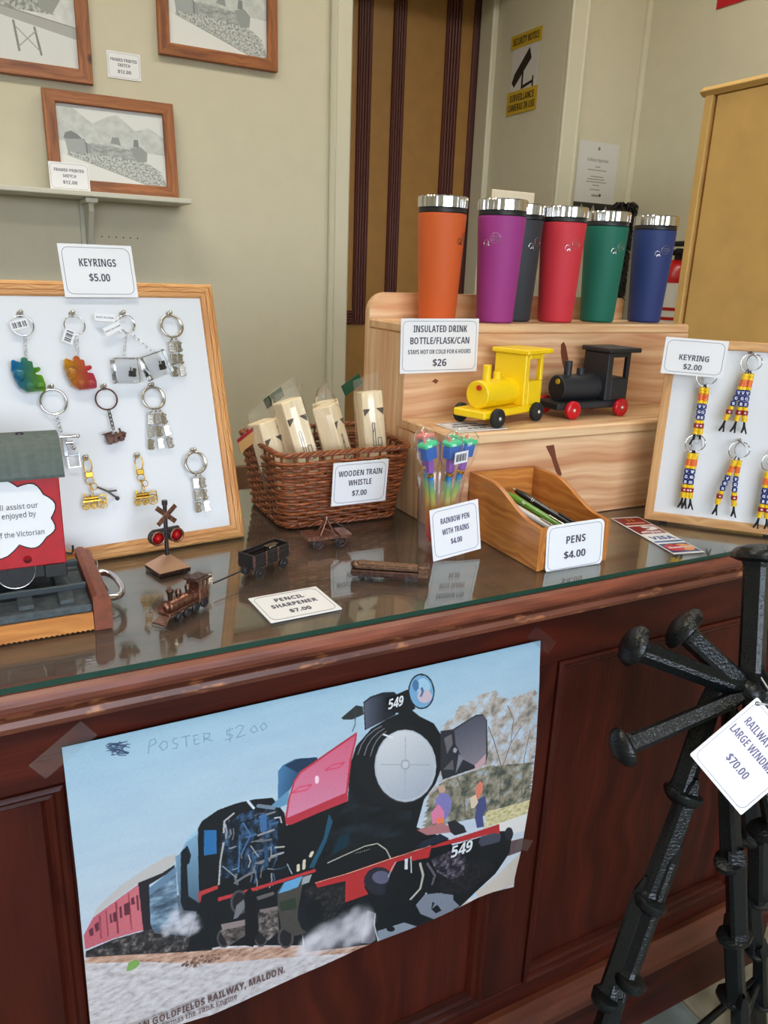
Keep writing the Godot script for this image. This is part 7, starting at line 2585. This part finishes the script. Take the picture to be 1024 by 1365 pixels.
# ---------------------------------------------------------------- windmill of railway spikes
func spike(t: Node3D, a: Vector3, e: Vector3, spin: float, m: Material, thick := 0.0092, wide := 1.0) -> void:
	# shank from a (pointed) to e (head)
	var y := (e - a).normalized()
	var x := y.cross(Vector3(0.3, 0.2, 0.9)).normalized()
	x = x.rotated(y, spin)
	var b := mbt(Transform3D(Basis(x, y, x.cross(y)), a))
	var L := a.distance_to(e)
	var k := thick
	var prof := [[0.0, 0.25, 0.9], [0.022, 0.85, 1.0], [L - 0.018, 1.0, 1.0], [L - 0.010, 1.25, 1.15]]
	var ch := 0.35
	var rows := []
	for p in prof:
		var row := []
		for q in [[1, 1 - ch], [1 - ch, 1], [-1 + ch, 1], [-1, 1 - ch], [-1, -1 + ch], [-1 + ch, -1], [1 - ch, -1], [1, -1 + ch]]:
			row.append(Vector3(q[0] * k * p[1], p[0], q[1] * k * p[2]))
		rows.append(row)
	for i in rows.size() - 1:
		for j in 8:
			var j2 := (j + 1) % 8
			var n: Vector3 = (rows[i][j2] - rows[i][j]).cross(rows[i + 1][j] - rows[i][j]).normalized()
			var mid: Vector3 = rows[i][j] + rows[i][j2]
			if n.dot(Vector3(mid.x, 0, mid.z)) < 0:
				n = -n
			b.quad(rows[i][j], rows[i][j2], rows[i + 1][j2], rows[i + 1][j], n)
	b.tri(rows[0][0], rows[0][3], rows[0][5], Vector3(0, -1, 0))
	# domed, off-centre head
	var keep := b.xf
	b.xf = keep * Transform3D(Basis.from_scale(Vector3(wide, 1, 1.28 * wide)), Vector3(0, L - 0.012, 0.004))
	b.lathe([Vector2(0, 0), Vector2(k * 1.6, 0.0), Vector2(k * 2.25, 0.004), Vector2(k * 2.25, 0.010), Vector2(k * 1.85, 0.017), Vector2(k * 0.95, 0.022), Vector2(0, 0.023)], 10)
	b.xf = keep
	obj("railway_spike", b, m, t)

func windmill() -> void:
	var t := thing("spike_windmill", "black windmill sculpture welded from railway spikes in front of the counter", "sculpture", Vector3(0.79, FLOOR, 0.17))
	var off := Vector3(0.79, FLOOR, 0.17)
	var m := mottled(rgb(17, 20, 21), 0.6, 0.06, 91, 0.3, 16.0, 2.0)
	m.metallic_specular = 0.45
	var hub := Vector3(0.800, 0.848, 0.168) - off
	# blades; heads outward
	var heads := [Vector3(0.829, 1.000, 0.124), Vector3(0.684, 0.893, 0.090), Vector3(0.660, 0.782, 0.118), Vector3(0.747, 0.908, 0.106), Vector3(0.93, 0.93, 0.22), Vector3(0.93, 0.80, 0.25), Vector3(0.82, 0.69, 0.22)]
	var i := 0
	for h in heads:
		var hh: Vector3 = h - off
		var d := (hh - hub).normalized()
		spike(t, hub + d * 0.004, hh + d * 0.012, 0.4 * i, m, 0.0135 if i == 0 else 0.0118, 0.92)
		i += 1
	var b := mb()
	b.ball(hub, Vector3(0.018, 0.018, 0.018), 12, 8)
	obj("hub", b, m, t)
	# three legs, each a run of spikes welded end to end, heads downward
	var legs := [[Vector3(0.769, 0.846, 0.148), Vector3(0.488, FLOOR, 0.203)], [Vector3(0.785, 0.835, 0.150), Vector3(0.955, FLOOR, 0.195)], [Vector3(0.815, 0.835, 0.158), Vector3(1.10, FLOOR, 0.12)]]
	var li := 0
	for q in legs:
		var a: Vector3 = q[0] - off
		var e: Vector3 = q[1] - off
		var n := 6
		var d := (e - a) / n
		var side := d.normalized().cross(Vector3.UP).normalized()
		for k in n:
			var s := side * (0.006 if k % 2 == 0 else -0.006)
			spike(t, a + d * (k - 0.22 if k else 0.0) + s, a + d * (k + 1.0) + s * 0.6 - (Vector3(0, -0.004, 0) if k == n - 1 else Vector3.ZERO), 0.7 * k + li, m, 0.0120, 0.72)
		# a second run behind the first leg
		if li == 0:
			for k in 3:
				var s := side * -0.020 + Vector3(0, 0, -0.010)
				spike(t, a + d * (k * 1.5 + 1.4) + s, a + d * (k * 1.5 + 2.75) + s, 1.1 * k, m, 0.0105, 0.72)
		li += 1
	# cross braces
	for h in [0.42, 0.75]:
		for k in 3:
			var p: Vector3 = legs[k][0].lerp(legs[k][1], h) - off
			var r: Vector3 = legs[(k + 1) % 3][0].lerp(legs[(k + 1) % 3][1], h) - off
			if h > 0.5:
				b = mb()
				b.tube([p, r], 0.006, 6)
				obj("brace", b, m, t)
	# price tag tied on with wire
	var c := [Vector3(0.764, 0.872, 0.194), Vector3(0.695, 0.794, 0.185), Vector3(0.741, 0.728, 0.233), Vector3(0.81, 0.806, 0.242)]
	var xd: Vector3 = (c[2] - c[1]).normalized()
	var yd: Vector3 = (c[0] - c[1])
	var o: Vector3 = (c[0] + c[2]) / 2
	var tag := card("white card tag reading railway spike large windmill seventy dollars, tied to the sculpture", 0.093, 0.104, [["RAILWAY SPIKE", 0.0105, 0.026, 0.070], ["LARGE WINDMILL", 0.0105, 0.008, 0.080], ["$70.00", 0.0105, -0.018, 0.034]], face_to(o, xd, yd), 0.002, Color(0.40, 0.36, 0.50), "price cards", "price_tag")
	b = mb()
	b.ring(Vector3(-0.041, 0.047, 0.0008), 0.0022, 0.0006, Basis(), 12, 5)
	obj("eyelet", b, M.ink, tag)
	var ti := tag.transform.affine_inverse()
	var hb := hub + off
	b = mb()
	b.tube([Vector3(-0.041, 0.047, 0.0), Vector3(-0.034, 0.055, 0.006), ti * (hb + Vector3(0.006, 0.010, 0.022)), ti * (hb + Vector3(0.004, 0.026, 0.004)), ti * (hb + Vector3(-0.004, 0.024, -0.012))], 0.0014, 6)
	obj("wire", b, mat(rgb(206, 206, 208), 0.35, 0.6), tag)
